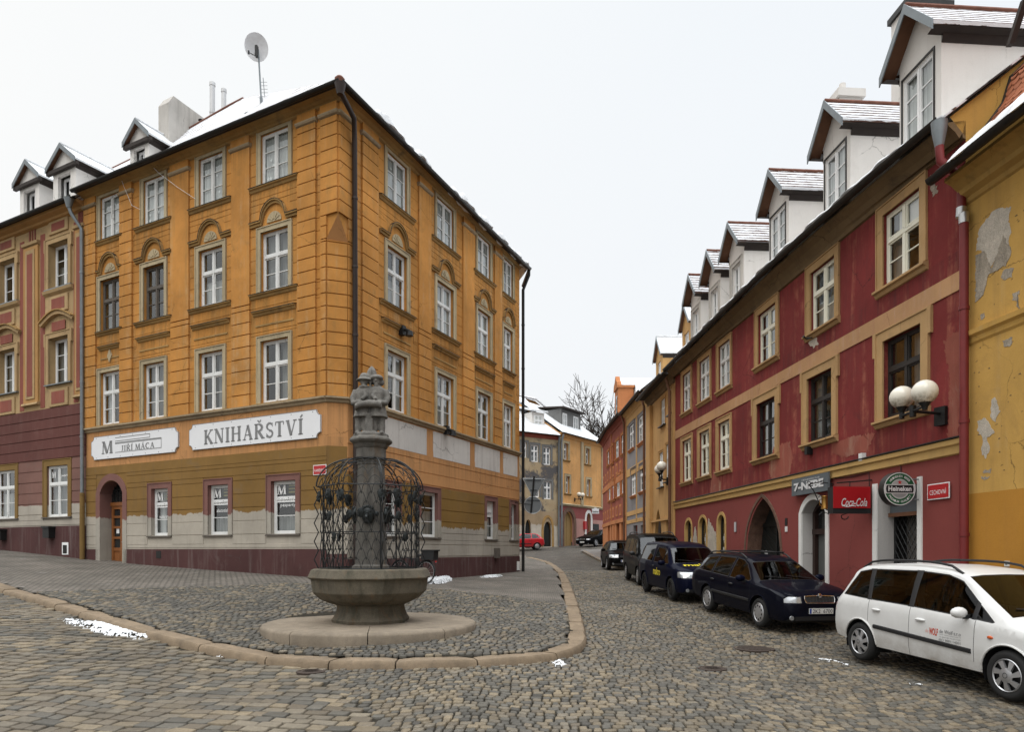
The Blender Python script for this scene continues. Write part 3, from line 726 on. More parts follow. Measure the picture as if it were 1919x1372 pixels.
    if surround:
        sw, pr = surround[:2]; sb = MB(); zb0 = z0-(0 if sill else sw*.0)
        Rr = sb.fbox
        if arch:
            pth = [(s0-sw/2,z0)]+arch_pts(s0-sw/2,s1+sw/2,arch[1],z1+sw/2,arch[0],12)+[(s1+sw/2,z0)]
            sb.fribbon(fr, pth, sw, o0-.02, o0+pr)
        else:
            Rr(fr,s0-sw,s0,o0-.02,o0+pr,zb0,z1); Rr(fr,s1,s1+sw,o0-.02,o0+pr,zb0,z1); Rr(fr,s0-sw,s1+sw,o0-.02,o0+pr,z1,z1+sw)
            # raised outer fillet
            f_ = .03
            Rr(fr,s0-sw-f_,s0-sw,o0-.02,o0+pr+.02,zb0,z1+sw+f_); Rr(fr,s1+sw,s1+sw+f_,o0-.02,o0+pr+.02,zb0,z1+sw+f_); Rr(fr,s0-sw,s1+sw,o0-.02,o0+pr+.02,z1+sw,z1+sw+f_)
            if ears:
                for q in (-1,1):
                    c0 = s0-sw-f_ if q < 0 else s1+sw+f_; c1 = c0+q*ears
                    Rr(fr,min(c0,c1),max(c0,c1),o0-.02,o0+pr+.018,z1-.28,z1+sw+f_)
        sb.build('surround', M[sur_mat], win)
    if sill:
        ov, pj = sill[:2]; sl = MB()
        sl.fmould(fr, s0-ov, s1+ov, [(o0-.02,z0-.005),(o0+pj,z0-.03),(o0+pj,z0-.075),(o0+pj*.55,z0-.10),(o0+pj*.3,z0-.17),(o0-.02,z0-.19)] if len(sill) > 2 else [(o0-depth,z0+.004),(o0+pj,z0-.02),(o0+pj,z0-.06),(o0-depth,z0-.055)])
        sl.build('sill', M[sill_mat] if len(sill) < 4 else M[sill[3]], win)
    return win

def gutter_mb(mb, pts, r=.085, n=7):
    """half-round gutter along pts (open to the sky)"""
    pts = [Vector(p) for p in pts]; rings = []
    for i,p in enumerate(pts):
        t = (pts[min(i+1,len(pts)-1)]-pts[max(i-1,0)]).normalized(); a = t.cross(Vector((0,0,1))).normalized(); ring = []
        for k in range(n+1):
            g = PI+PI*k/n; ring.append(p+a*math.cos(g)*r+Vector((0,0,math.sin(g)*r)))
        for k in range(n,-1,-1):
            g = PI+PI*k/n; ring.append(p+a*math.cos(g)*(r-.012)+Vector((0,0,math.sin(g)*(r-.012))))
        rings.append(ring)
    mb.loft(rings)

def pipe_mb(mb, pts, r=.055, clamps=True):
    mb.tube(pts, r, 10)
    if clamps:
        for a,b in zip(pts[:-1],pts[1:]):
            a,b = Vector(a),Vector(b); L = (b-a).length
            if L > 2:
                for k in range(1,int(L/2)+1):
                    c = a+(b-a)*(k*2-.4)/L; mb.tube([c-(b-a).normalized()*.03,c+(b-a).normalized()*.03], r+.014, 10)

# lettering ---------------------------------------------------------------
def text_shape(txt, size=1.0, bold=0.0, shear=0.0, spacing=1.0):
    cu = bpy.data.curves.new('lettering', 'FONT'); cu.body = txt; cu.size = size; cu.offset = bold; cu.shear = shear; cu.space_character = spacing; cu.resolution_u = 3; cu.fill_mode = 'FRONT'
    ob = bpy.data.objects.new('lettering', cu); COL.objects.link(ob); dg = bpy.context.evaluated_depsgraph_get(); dg.update()
    me = bpy.data.meshes.new_from_object(ob.evaluated_get(dg)); vs = [(v.co.x,v.co.y) for v in me.vertices]; fs = [tuple(p.vertices) for p in me.polygons]
    bpy.data.objects.remove(ob); bpy.data.meshes.remove(me); bpy.data.curves.remove(cu)
    return vs, fs
def text_on(mb, fn, txt, x0, x1, y0, y1, mi=0, bold=0.0, shear=0.0, spacing=1.0, keep=False):
    """letters filling the box x0..x1, y0..y1; fn maps (x,y) to a point of the surface"""
    vs, fs = text_shape(txt, 1.0, bold, shear, spacing)
    xs = [v[0] for v in vs]; ys = [v[1] for v in vs]; a,b,c,d = min(xs),max(xs),min(ys),max(ys)
    mb.add([fn(x0+(x-a)/(b-a)*(x1-x0), y0+(y-c)/(d-c)*(y1-y0)) for x,y in vs], fs, mi, False)

# serif capitals drawn as strokes: (x0,y0,x1,y1,width) with slab ends; unit height
SERIF = {
 'K': (.80,[(.16,0,.16,1,.15),(.2,.42,.66,.98,.07),(.33,.56,.70,.02,.15)],[(0,.32,0),(0,.32,1),(.52,.82,1),(.56,.86,0)]),
 'N': (.86,[(.14,0,.14,1,.06),(.16,.98,.70,.02,.15),(.72,0,.72,1,.06)],[(0,.28,0),(0,.26,1),(.58,.86,1)]),
 'I': (.36,[(.18,0,.18,1,.15)],[(0,.36,0),(0,.36,1)]),
 'H': (.86,[(.16,0,.16,1,.15),(.70,0,.70,1,.15),(.2,.52,.66,.52,.06)],[(0,.32,0),(0,.32,1),(.54,.86,0),(.54,.86,1)]),
 'A': (.86,[(.14,0,.43,1,.06),(.43,1,.72,0,.15),(.24,.34,.62,.34,.055)],[(0,.28,0),(.56,.86,0)]),
 'R': (.82,[(.16,0,.16,1,.15),(.36,.48,.70,.02,.15)],[(0,.32,0),(0,.2,1),(.58,.86,0)]),
 'S': (.60,[],[]),
 'T': (.72,[(.36,0,.36,1,.15),(.04,.97,.68,.97,.06),(.04,.97,.04,.76,.05),(.68,.97,.68,.76,.05)],[(.2,.52,0)]),
 'V': (.84,[(.14,1,.42,0,.15),(.42,0,.72,1,.06)],[(0,.28,1),(.58,.86,1)]),
 'M': (1.0,[(.12,0,.16,1,.06),(.18,1,.5,.02,.16),(.5,.02,.80,1,.06),(.84,1,.88,0,.16)],[(0,.26,0),(.02,.22,1),(.72,1.02,0),(.78,.98,1)]),
 'J': (.46,[(.28,.2,.28,1,.14),(.28,.2,.2,.04,.1),(.2,.04,.06,.06,.07)],[(.1,.46,1)]),
 'Á': None, 'C': (.78,[],[]),
}
def serif_word(mb, fn, word, x0, x1, y0, h, mi=0):
    """fn(x,y) -> point; accents: Ř Í Á"""
    base = {'Ř':('R','v'),'Í':('I','/'),'Á':('A','/')}
    ws = [SERIF[base.get(c,(c,''))[0]][0]+.14 if c != ' ' else .4 for c in word]; tot = sum(ws)-.14; kx = (x1-x0)/tot; x = x0
    def seg(a,b,c,d,w):
        w *= 1.35; L = math.hypot((c-a),(d-b)) or 1; nx,ny = -(d-b)/L*w/2,(c-a)/L*w/2
        mb.add([fn(x+(a+nx)*kx,y0+(b+ny)*h),fn(x+(c+nx)*kx,y0+(d+ny)*h),fn(x+(c-nx)*kx,y0+(d-ny)*h),fn(x+(a-nx)*kx,y0+(b-ny)*h)],[(0,1,2,3)],mi,False)
    def arc(cx,cy,rx,ry,a0,a1,w0,w1,n=10):
        for i in range(n):
            t0=a0+(a1-a0)*i/n; t1=a0+(a1-a0)*(i+1)/n; w=w0+(w1-w0)*math.sin(PI*(i+.5)/n)
            seg(cx+rx*math.cos(t0),cy+ry*math.sin(t0),cx+rx*math.cos(t1),cy+ry*math.sin(t1),w)
    for c,w in zip(word,ws):
        if c != ' ':
            b,acc = base.get(c,(c,'')); g = SERIF[b]
            for s in g[1]: seg(*s)
            for a,e,yy in g[2]:
                yy = .03 if yy == 0 else .97; seg(a,yy,e,yy,.06)
            if b == 'R': arc(.3,.74,.34,.23,PI/2,-PI/2,.06,.15); seg(.1,.97,.34,.97,.06); seg(.2,.51,.34,.51,.06)
            if b == 'S': arc(.3,.74,.22,.22,PI*.12,PI*1.45,.06,.12); arc(.3,.26,.24,.22,PI*.55,-PI*.88,.12,.1); seg(.52,.97,.52,.72,.04); seg(.07,.03,.07,.3,.04)
            if b == 'C': arc(.42,.5,.36,.46,PI*.25,PI*1.75,.06,.15,14); seg(.68,.98,.68,.7,.05)
            m = (w-.14)/2
            if acc == 'v': seg(m-.14,1.24,m,1.08,.07); seg(m,1.08,m+.14,1.24,.07)
            if acc == '/': seg(m-.03,1.08,m+.14,1.26,.08)
        x += w*kx

def snow_strip(mb, P, s0, s1, seed, width=.2, h=.1, step=.05, lump=.6):
    """thin, uneven slab of old snow along an edge; P(s, across, up) gives the point"""
    r = random.Random(seed); ph = [r.uniform(0,6) for _ in range(6)]; rings = []; n = max(4,int((s1-s0)/step))
    for i in range(n+1):
        s = s0+(s1-s0)*i/n; t = i/n; e = min(1,math.sin(PI*t)*3)**.6
        hh = h*e*max(.12,1+lump*(.45*math.sin(s*3.1+ph[0])+.3*math.sin(s*7.3+ph[1])+.2*math.sin(s*15+ph[2])+r.uniform(-.12,.12)))
        w = width*e*(1+.25*math.sin(s*4.3+ph[3])+.12*math.sin(s*11+ph[4]))+.004
        rings.append([P(s, -w, -.02), P(s, -w*.9, hh*.55), P(s, -w*.45, hh), P(s, w*.25, hh*.95), P(s, w*.75, hh*.6), P(s, w, .0), P(s, w*.8, -.03)])
    mb.loft(rings, smooth=True)
# ------------------------------------------------------------------ ochre corner house
C0 = (-4.97, 19.51)
FL = Fr(C0, (-1.923,1), (-.4,-1)); FRT = Fr(C0, (.457,1), (1,-.4))
M['ochre'] = m_plaster('ochre_plaster', (.50,.228,.056), dirt=(.22,.13,.045), dirt_amt=.65, pale=(.50,.36,.20), pale_amt=.5, var=.30, streak=.5, seed=1, ledges=(11.0,7.74,7.2,4.3), drip=.75)
M['ochre_block'] = m_plaster('ochre_render_blocks', (.515,.236,.06), dirt=(.24,.14,.05), dirt_amt=.6, pale=(.52,.38,.22), pale_amt=.5, var=.32, streak=.5, seed=3, ledges=(12.46,), drip=.6)
M['apricot'] = m_plaster('apricot_plaster', (.50,.25,.10), dirt=(.2,.12,.06), dirt_amt=.35, var=.18, streak=.35, seed=4, ledges=(4.3,3.3), drip=.5)
M['olive'] = m_twotone('olive_over_bare_render', (.40,.36,.30), (.225,.13,.042), 1.2, amp=.16, seed=1.)
M['olive_right'] = m_twotone('olive_over_patched_render', (.38,.345,.29), (.225,.130,.038), .85, amp=.30, seed=6.)
M['plinth'] = m_plaster('maroon_plinth', (.082,.038,.036), dirt=(.16,.13,.12), dirt_amt=.35, var=.25, streak=.5, seed=6)
M['mauve'] = m_plaster('mauve_surround', (.20,.10,.085), dirt=(.2,.17,.15), dirt_amt=.35, var=.2, streak=.3, seed=8)
M['mauve_low'] = m_twotone('mauve_over_bare_render', (.36,.33,.28), (.20,.10,.085), 1.15, amp=.2, seed=3.)
M['moulding'] = m_plaster('grimy_moulding', (.38,.235,.09), dirt=(.11,.085,.055), dirt_amt=.6, var=.3, streak=.6, seed=9)
M['stringc'] = m_plaster('pale_string_course', (.36,.28,.18), dirt=(.1,.08,.06), dirt_amt=.6, var=.25, streak=.5, seed=10)
OH = thing('ochre_corner_house', 'ochre four storey corner house with arched window hoods and a bookbinder\'s boards', 'house', (C0[0],C0[1],zg(*C0)))
ZT = 12.99
LW = 12.02; RW_ = 12.75       # lengths of the two faces
def cols_from(fr, pxs, y):
    return [tuple(sorted((fr.hit(a,y)[0], fr.hit(b,y)[0]))) for a,b in pxs]
LC = [(9.98,11.15),(7.60,8.70),(4.75,5.88),(1.92,3.07)]
RC = [(2.40,3.52),(5.46,6.66),(8.62,9.76),(11.05,12.02)]
GLW = [(7.42,8.28),(4.51,5.45),(1.64,2.64)]
GRW = [(2.00,2.99),(4.42,5.52),(9.45,10.25),(11.85,12.40)]
FLOORS = [(4.50,6.40),(7.90,9.73),(11.18,12.72)]
BK = .05      # the window boxes of upper floors are nearly flush
bands = [-.0, 1.2, 3.03, 4.42]
def _ochre():
    # second floor windows cross the chamfer height, so walls are laid in one piece there
    mats = [M['ochre'],M['ochre_block'],M['apricot'],M['olive'],M['plinth'],M['mauve'],M['olive_right'],M['stringc'],M['mauve_low']]
    opsL = [(a,b,z0,z1) for a,b in LC for z0,z1 in FLOORS] + [(a,b,.5,2.1,None,0,.18,8) for a,b in GLW] + [(9.85,11.15,-1.2,2.48,'seg',2.05,.46,8)]
    opsR = [(a,b,z0,z1) for a,b in RC for z0,z1 in FLOORS] + [(a,b,.47,2.05,None,0,.18,8) for a,b in GRW]
    CH = .42; ZC = 9.0
    fL = lambda s,z: 4 if z < .04 else 3 if z < 3.03 else 2 if z < 4.4 else 0
    fR = lambda s,z: 4 if z < -.26 else 6 if z < 2.25 else 2 if z < 4.4 else 0
    mb = MB()
    wall_grid(mb, FL, CH, LW, -2, ZT, opsL, fL, zb=(.04,3.03,4.4))
    wall_grid(mb, FRT, CH, RW_, -2, ZT, opsR, fR, zb=(-.26,2.25,4.4))
    # corner: sharp above, cut off below
    for fr in (FL, FRT): mb.poly([fr.pt(CH,0,ZC),fr.pt(CH,0,ZT),fr.pt(0,0,ZT),fr.pt(0,0,ZC+.6)], 0)
    A, B = FL.pt(CH,0,0), FRT.pt(CH,0,0)
    FC = Fr(A[:2], (B[0]-A[0],B[1]-A[1]), (.4,-1)); CL = math.hypot(B[0]-A[0],B[1]-A[1])
    fC = lambda s,z: 4 if z < -.1 else 3 if z < 3.03 else 2 if z < 4.4 else 0
    wall_grid(mb, FC, 0, CL, -2, ZC, [], fC, zb=(-.1,3.03,4.4))
    mb.poly([FL.pt(CH,.03,ZC-.02),FRT.pt(CH,.03,ZC-.02),(C0[0]+.03*(FL.n[0]+FRT.n[0]),C0[1]+.03*(FL.n[1]+FRT.n[1]),ZC+.62)], 2)
    # pilasters and grooved courses
    pl = cols_from(FL, [(160,182),(227,250),(322,356),(436,470),(560,594)], 560)
    pr = cols_from(FRT, [(676,706),(783,806),(866,887),(925,939)], 420)
    h = .372; Z0 = 4.46
    pads = lambda ops,e=.0: [(o[0]-.19,o[1]+.19,o[2]-.02,o[3]+.2) for o in ops if o[2] > 4]
    hood = lambda C: [(a-.50,b+.50,9.93,10.15) for a,b in C]+[((a+b)/2-.62,(a+b)/2+.62,9.9,10.62) for a,b in C]+[(a-.5,b+.5,7.62,7.9) for a,b in C]+[(a-.5,b+.5,10.93,11.2) for a,b in C]+[(a-.4,b+.4,7.0,7.35) for a,b in C]
    pilL = [(p[0],p[1],0,20) for p in pl]; pilR = [(p[0],p[1],0,20) for p in pr]
    courses(mb, FL, .62, LW, Z0, 12.55, h, .012, .010, pads(opsL)+hood(LC)+pilL, 0)
    courses(mb, FRT, .62, RW_, Z0, 12.55, h, .012, .010, pads(opsR)+hood(RC)+pilR, 0)
    for i,p in enumerate(pl):
        if i in (0,4,1): courses(mb, FL, p[0], p[1], Z0, 12.47, h, .014, .075, [], 1)
        else:
            courses(mb, FL, p[0], p[1], Z0, 7.6, h, .014, .06, [], 1); mb.fbox(FL, p[0], p[1], -.01, .06, 7.62, 12.47, 1)
    for i,p in enumerate(pr):
        if i == 0: courses(mb, FRT, p[0], p[1], Z0, 12.47, h, .014, .075, [], 1)
        else:
            courses(mb, FRT, p[0], p[1], Z0, 7.6, h, .014, .06, [], 1); mb.fbox(FRT, p[0], p[1], -.01, .06, 7.62, 12.47, 1)
    # corner pier
    courses(mb, FL, CH, .62, Z0, ZC, h, .014, .06, [], 1); courses(mb, FRT, CH, .62, Z0, ZC, h, .014, .06, [], 1)
    courses(mb, FC, .01, CL-.01, Z0, ZC-.02, h, .014, .045, [], 1)
    z = Z0+math.ceil((ZC+.5-Z0)/h)*h; courses(mb, FL, CH-.02, .62, ZC, z, h, .014, .06, [], 1); courses(mb, FRT, CH-.02, .62, ZC, z, h, .014, .06, [], 1)
    courses(mb, FL, .0, .62, z, 12.47, h, .014, .06, [], 1); courses(mb, FRT, .0, .62, z, 12.47, h, .014, .06, [], 1)
    # wide faint bands of the ground floor
    lo = [(o[0]-.22,o[1]+.22,o[2]-.3,o[3]+.25) for o in opsL if o[2] < 4]; lr = [(o[0]-.22,o[1]+.22,o[2]-.1,o[3]+.25) for o in opsR if o[2] < 4]
    for zz in np.arange(.08,3.0,.42): courses(mb, FL, CH, LW, zz, min(zz+.42,3.02), .42, .016, .014, lo, 3)
    for zz in np.arange(-.22,2.2,.42): courses(mb, FRT, CH, RW_, zz, min(zz+.42,2.24), .42, .016, .014, lr, 6)
    for zz in np.arange(2.28,3.3,.42): courses(mb, FRT, CH, RW_, zz, zz+.42, .42, .016, .014, lr, 2)
    # caps of the pilasters
    for fr,P in ((FL,pl+[(0.0,.62)]),(FRT,pr+[(0.0,.62)])):
        for p in P:
            mb.fmould(fr, p[0]-.05, p[1]+.05, [(0,12.46),(.10,12.50),(.13,12.54),(.13,12.58),(0,12.60)], 7)
            mb.fbox(fr, p[0], p[1], -.01, .085, 12.60, 12.84, 0)
    # plinth edge, panels in the frieze of the right face
    mb.fbox(FL, CH, 9.8, -.01, .03, -2, .03, 4); mb.fbox(FL, 11.2, LW, -.01, .03, -2, .03, 4); mb.fbox(FRT, CH, RW_, -.01, .03, -2, -.27, 4)
    mb.build('wall', mats, OH)
    # frieze panels
    pm = m_plaster('grey_white_panel', (.56,.53,.49), dirt=(.25,.22,.2), dirt_amt=.4, var=.12, streak=.6, seed=14)
    for a,b in ((2.1,4.75),(5.2,7.95),(8.38,10.66),(11.02,12.5)): pn = MB(); pn.fbox(FRT, a, b, -.01, .022, 3.32, 4.24); pn.build('frieze_panel', pm, OH)
    # string course, cornice
    sc = MB()
    prof = [(0,4.28),(.05,4.30),(.07,4.36),(.14,4.40),(.14,4.45),(0,4.47)]
    for fr,L in ((FL,LW),(FRT,RW_)): sc.fmould(fr, CH, L, prof, 0)
    sc.fmould(FC, -.04, CL+.04, prof, 0)
    sc.build('string_course', M['stringc'], OH)
    co = MB(); pc = [(0,12.80),(.07,12.83),(.09,12.87),(.16,12.89),(.22,12.93),(.34,12.95),(.38,12.99),(0,13.0)]
    def corner(o, z):
        n1, n2 = FL.n, FRT.n; d = n1[0]*n2[1]-n1[1]*n2[0]
        c1 = o+n1[0]*C0[0]+n1[1]*C0[1]; c2 = o+n2[0]*C0[0]+n2[1]*C0[1]
        return ((c1*n2[1]-c2*n1[1])/d, (n1[0]*c2-n2[0]*c1)/d, z)
    ring0 = [FL.pt(LW,o,z) for o,z in pc]; ring1 = [corner(o,z) for o,z in pc]; ring2 = [FRT.pt(RW_,o,z) for o,z in pc]
    co.loft([ring0,ring1,ring2], smooth=False); co.build('cornice', M['moulding'], OH)
    # roof
    rf = MB(); eo, ez = .46, 13.02
    tl = [FL.pt(*((lambda h_: (h_[0],-2.6,h_[1]))(FL.hit(x,y,-2.6)))) for x,y in ((158,341),(300,272),(430,197),(455,184),(492,207))]
    E0, E1, E2 = FL.pt(LW+.05,eo,ez), corner(eo,ez), FRT.pt(RW_,eo,ez-.22)
    E3 = FRT.pt(RW_+2.2,-1.2,ez)
    rf.poly([E0,E1,tl[4],tl[3],tl[2],tl[1],tl[0]],0)
    inn = corner(-3.2,ez+.95); far = FRT.pt(RW_,-3.2,ez+.95); rf.poly([E1,E2,far,inn],1); rf.poly([E1,inn,tl[4]],1)
    rf.poly([E2,E3,FRT.pt(RW_+2.2,-3.2,ez+.6),far],1)
    under = [FL.pt(LW+.05,0,ez-.07),corner(0,ez-.07),FRT.pt(RW_,0,ez-.07)]
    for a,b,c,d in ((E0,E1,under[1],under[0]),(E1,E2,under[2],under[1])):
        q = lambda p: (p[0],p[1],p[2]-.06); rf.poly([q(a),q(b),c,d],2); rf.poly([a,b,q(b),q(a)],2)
    # verge tiles along the upper edge
    for a,b in zip(tl[:-1],tl[1:]): rf.tube([a,b], .045, 6, 3)
    rf.tube([corner(eo,ez+.02),inn], .10, 8, 3); rf.ball(Vector(corner(eo-.1,ez+.09)), .15, 10, 3, sz=.8)
    M['clay'] = m_plain('clay_tile', (.17,.07,.045), .85, var=.4, nscale=9)
    M['snowroof'] = m_snowtile('snowy_roof_tiles', (.16,.09,.065), .80, row=.2)
    roof = rf.build('roof', [M['snowroof'],M['snowroof'],M['roof_dark'],M['clay']], OH)
    gt = MB(); gutter_mb(gt, [FL.pt(LW,eo+.05,ez-.03),corner(eo+.05,ez-.03)]); gutter_mb(gt, [corner(eo+.05,ez-.03),FRT.pt(RW_,eo+.05,ez-.25),FRT.pt(RW_+1.6,-.5,ez-.3)])
    gt.build('gutter', M['metal_dark'], roof)
    # the wall that turns away round the bend
    tw = MB(); FB = fr2(FRT.pt(RW_,0,0)[:2], FRT.pt(RW_+2.2,-1.6,0)[:2], (1,.3)); tw.poly([FB.pt(0,0,-2),FB.pt(2.7,0,-2),FB.pt(2.7,0,13.4),FB.pt(0,0,13.4)])
    tw.poly([FL.pt(LW,-.01,-2),FL.pt(LW,-6,-2),FL.pt(LW,-6,13.5),FL.pt(LW,-.01,13.5)])
    tw.build('side_wall', M['ochre'], OH)
    # snow hanging over the gutter of the right roof
    sn = MB(); r = random.Random(3)
    for s0_,s1_ in ((.9,3.3),(3.4,4.3),(5.6,7.8),(7.9,8.9),(9.6,10.4),(10.9,11.8),(12.2,13.0)):
        snow_strip(sn, lambda s,a,u: FRT.pt(s, eo-.04+a, ez-.22*s/RW_+.03+u), s0_, s1_, int(s0_*10), .17, .21, .06, .8)
    sn.build('roof_snow', M['snow'], roof)['kind'] = 'stuff'
    # chimney, flues
    ch = MB(); q = lambda x,y,o: (lambda h_: (h_[0],o,h_[1]))(FL.hit(x,y,o))
    a = q(297,300,-1.7); b = q(316,300,-1.7); top = q(306,178,-1.7)[2]
    s_a, s_b = a[0], b[0]; pts = [(-1.7,13.2),(-1.7,top-.35),(-1.9,top),(-3.3,top-.1),(-3.5,top-.5),(-3.5,13.2)]
    ch.prism([FL.pt(s_a,o,z) for o,z in pts],[FL.pt(s_b,o,z) for o,z in pts])
    ch.build('chimney', M['chimney_render'], roof)
    for x0,x1,y0,y1 in ((393,403,155,230),(415,424,167,215)):
        fl_ = MB(); c = q((x0+x1)/2,y1,-3.0); t = q((x0+x1)/2,y0,-3.0); rr = (x1-x0)/2*25/1279
        P0 = Vector(FL.pt(c[0],-3.0,c[2]-.6)); P1 = Vector(FL.pt(c[0],-3.0,t[2])); fl_.tube([P0,P1],rr,12); fl_.tube([P1-Vector((0,0,.12)),P1],rr*1.15,12); fl_.tube([P0+(P1-P0)*.45,P0+(P1-P0)*.48],rr*1.1,12)
        fl_.build('flue', M['zinc_white'], roof)
    vt = MB(); c = q(378,238,-2.7); vt.tube([FL.pt(c[0],-2.7,c[2]-.5),FL.pt(c[0],-2.7,c[2]+.25)],.08,10); vt.lathe([(.13,0),(.02,.09)],10,FL.pt(c[0],-2.7,c[2]+.25)); vt.build('vent', M['metal_dark'], roof)
    # windows
    for i,(a,b) in enumerate(LC):
        window(OH, FL, a, b, *FLOORS[0], transom=.62, surround=(.13,.035), sill=(.28,.12), sill_mat='moulding', back=['sides','grey','one','one'][i])
        window(OH, FL, a, b, *FLOORS[1], transom=.60, surround=(.13,.035), wood='old_wood' if i < 2 else 'white_wood', back=['grey','dark','half','grey'][i])
        window(OH, FL, a, b, *FLOORS[2], transom=None, rows_low=3, surround=(.13,.03), stars=True, back='net', depth=.06)
    for i,(a,b) in enumerate(RC):
        window(OH, FRT, a, b, *FLOORS[0], transom=.62, surround=(.13,.035), sill=(.28,.12), sill_mat='moulding', back=['sides','half','grey','net'][i])
        window(OH, FRT, a, b, *FLOORS[1], transom=.60, surround=(.13,.035), back=['half','net','net','net'][i])
        window(OH, FRT, a, b, *FLOORS[2], transom=None, rows_low=3, surround=(.13,.03), stars=(i < 2), back='net', depth=.06)
    # hoods, ledges
    for fr,C in ((FL,LC),(FRT,RC)):
        for i,(a,b) in enumerate(C):
            hb = MB(); m = (a+b)/2; narrow = (fr is FL and i == 0) or (fr is FRT and i == 3); e = .12 if narrow else .42
            pth = [(a-e,9.98),(m-.52,9.98)]+[(m-.50*math.cos(PI*k/14),10.02+.52*math.sin(PI*k/14)) for k in range(1,14)]+[(m+.52,9.98),(b+e,9.98)]
            hb.fribbon(fr, pth, .08, 0, .06, 0); hb.fribbon(fr, [(s,z+.06) for s,z in pth], .045, 0, .11, 0); hb.fribbon(fr, [(s,z+.086) for s,z in pth], .012, 0, .125, 2)
            n = 10; hb.fplate(fr, [(m-.30,9.97)]+[(m-.30*math.cos(PI*k/n),9.97+.30*math.sin(PI*k/n)) for k in range(1,n)]+[(m+.30,9.97)], 0, .035, 1)
            for k in range(1,6):
                an = PI*k/6; hb.fribbon(fr, [(m-.06*math.cos(an),9.98+.06*math.sin(an)),(m-.27*math.cos(an),9.97+.27*math.sin(an))], .03, .03, .05, 1)
            hb.build('window_hood', [M['moulding'],M['surround'],M['metal_dark']], OH)
            e2 = .16 if narrow else .42
            P1 = lambda z: [(0,z),(.11,z-.02),(.11,z-.06),(.06,z-.085),(.035,z-.14),(0,z-.155)]
            for z,q in ((11.16,0),(7.88,0),(7.34,.12)):
                lg = MB(); lg.fmould(fr, a-e2+q, b+e2-q, P1(z), 0); lg.fmould(fr, a-e2-.02+q, b+e2+.02-q, [(0,z+.005),(.128,z-.015),(.128,z-.027),(0,z-.01)], 1); lg.build('ledge', [M['moulding'],M['metal_dark']], OH)
            lg = MB(); lg.fbox(fr, a-e2+.2, b+e2-.2, 0, .03, 6.86, 6.91, 0); lg.build('panel_edge', M['moulding'], OH)
    dm = MB(); m = sum(LC[0])/2
    dm.fplate(FL, [(m,6.72),(m+.12,6.95),(m,7.18),(m-.12,6.95)], 0, .05); dm.build('lozenge_ornament', M['surround'], OH)
    # ground floor windows
    words = [('vazba knih',1.15),('zlatotisk',1.28),('pasparty',1.35)]
    for i,(a,b) in enumerate(GLW):
        w = window(OH, FL, a, b, .5, 2.1, depth=.12, transom=None, rows_low=3, cols=1, surround=(.17,.02), sur_mat='mauve_low', sill=(.2,.06), sill_mat='old_wood', back='dark' if i else 'sides', label=None)
        tx = MB(); fn = lambda x,y,a=a,b=b: FL.pt(b-(x)*(b-a), -.142, y)   # letters run the way one reads them from the street
        serif_word(tx, lambda x,y: FL.pt(b-x*(b-a),-.145,y), 'M', .10, .46, 1.70, .28, 0)
        tx.add([FL.pt(b-u*(b-a),-.144,z) for u,z in ((.05,1.46),(.93,1.46),(.93,1.64),(.05,1.64))],[(0,1,2,3)],0,False)
        text_on(tx, lambda x,y: FL.pt(b-x*(b-a),-.140,y), 'KNIHA\u0158STV\u00cd', .09, .90, 1.50, 1.60, 1, .004)
        text_on(tx, lambda x,y: FL.pt(b-x*(b-a),-.145,y), words[i][0], .24, .86, words[i][1]-.05, words[i][1]+.06, 0, .008)
        for k in range(3): tx.add([FL.pt(b-u*(b-a),-.20,z) for u,z in ((.52,1.74+k*.1),(.90,1.74+k*.1),(.90,1.79+k*.1),(.52,1.79+k*.1))],[(0,1,2,3)],2,False)
        tx.build('window_lettering', [M['white'],M['black'],M['olive_strip']], w)
        if i: 
            nt = MB(); n = 26
            for k in range(n): nt.fbox(FL, a+.06+(b-a-.12)*k/n, a+.06+(b-a-.12)*(k+.72)/n, -.26, -.25, .5, 1.05-.04*math.cos(k*.9))
            nt.build('lace_curtain', M['curtain_grey'], w)
    for i,(a,b) in enumerate(GRW):
        w = window(OH, FRT, a, b, .47, 2.05, depth=.12, transom=None, rows_low=3, cols=1, surround=(.17,.02), sur_mat='mauve_low', sill=(.2,.06), sill_mat='old_wood', back='half')
        if i == 2:
            tx = MB(); tx.add([FRT.pt(a+u*(b-a),-.144,z) for u,z in ((.08,1.40),(.92,1.40),(.92,1.95),(.08,1.95))],[(0,1,2,3)],0,False)
            text_on(tx, lambda x,y: FRT.pt(a+x*(b-a),-.138,y), 'KNIHA\u0158STV\u00cd', .14, .88, 1.48, 1.62, 1, .015); tx.build('window_lettering', [M['white'],M['black']], w)
    # door in its deep arch
    a,b = 9.85,11.15; sr = MB()
    pth = [(a-.12,-1.0)]+arch_pts(a-.12,b+.12,2.05,2.62,'seg',12)+[(b+.12,-1.0)]
    sr.fribbon(FL, pth, .24, -.01, .03); sr.build('door_surround', M['mauve_low'], OH)
    dr = MB(); o = -.44
    dr.fbox(FL, a, b, o-.1, o-.03, -1.2, 2.5, 1); dr.build('porch_back', [M['dark_room'],M['dark_room']], OH)
    dw = MB()
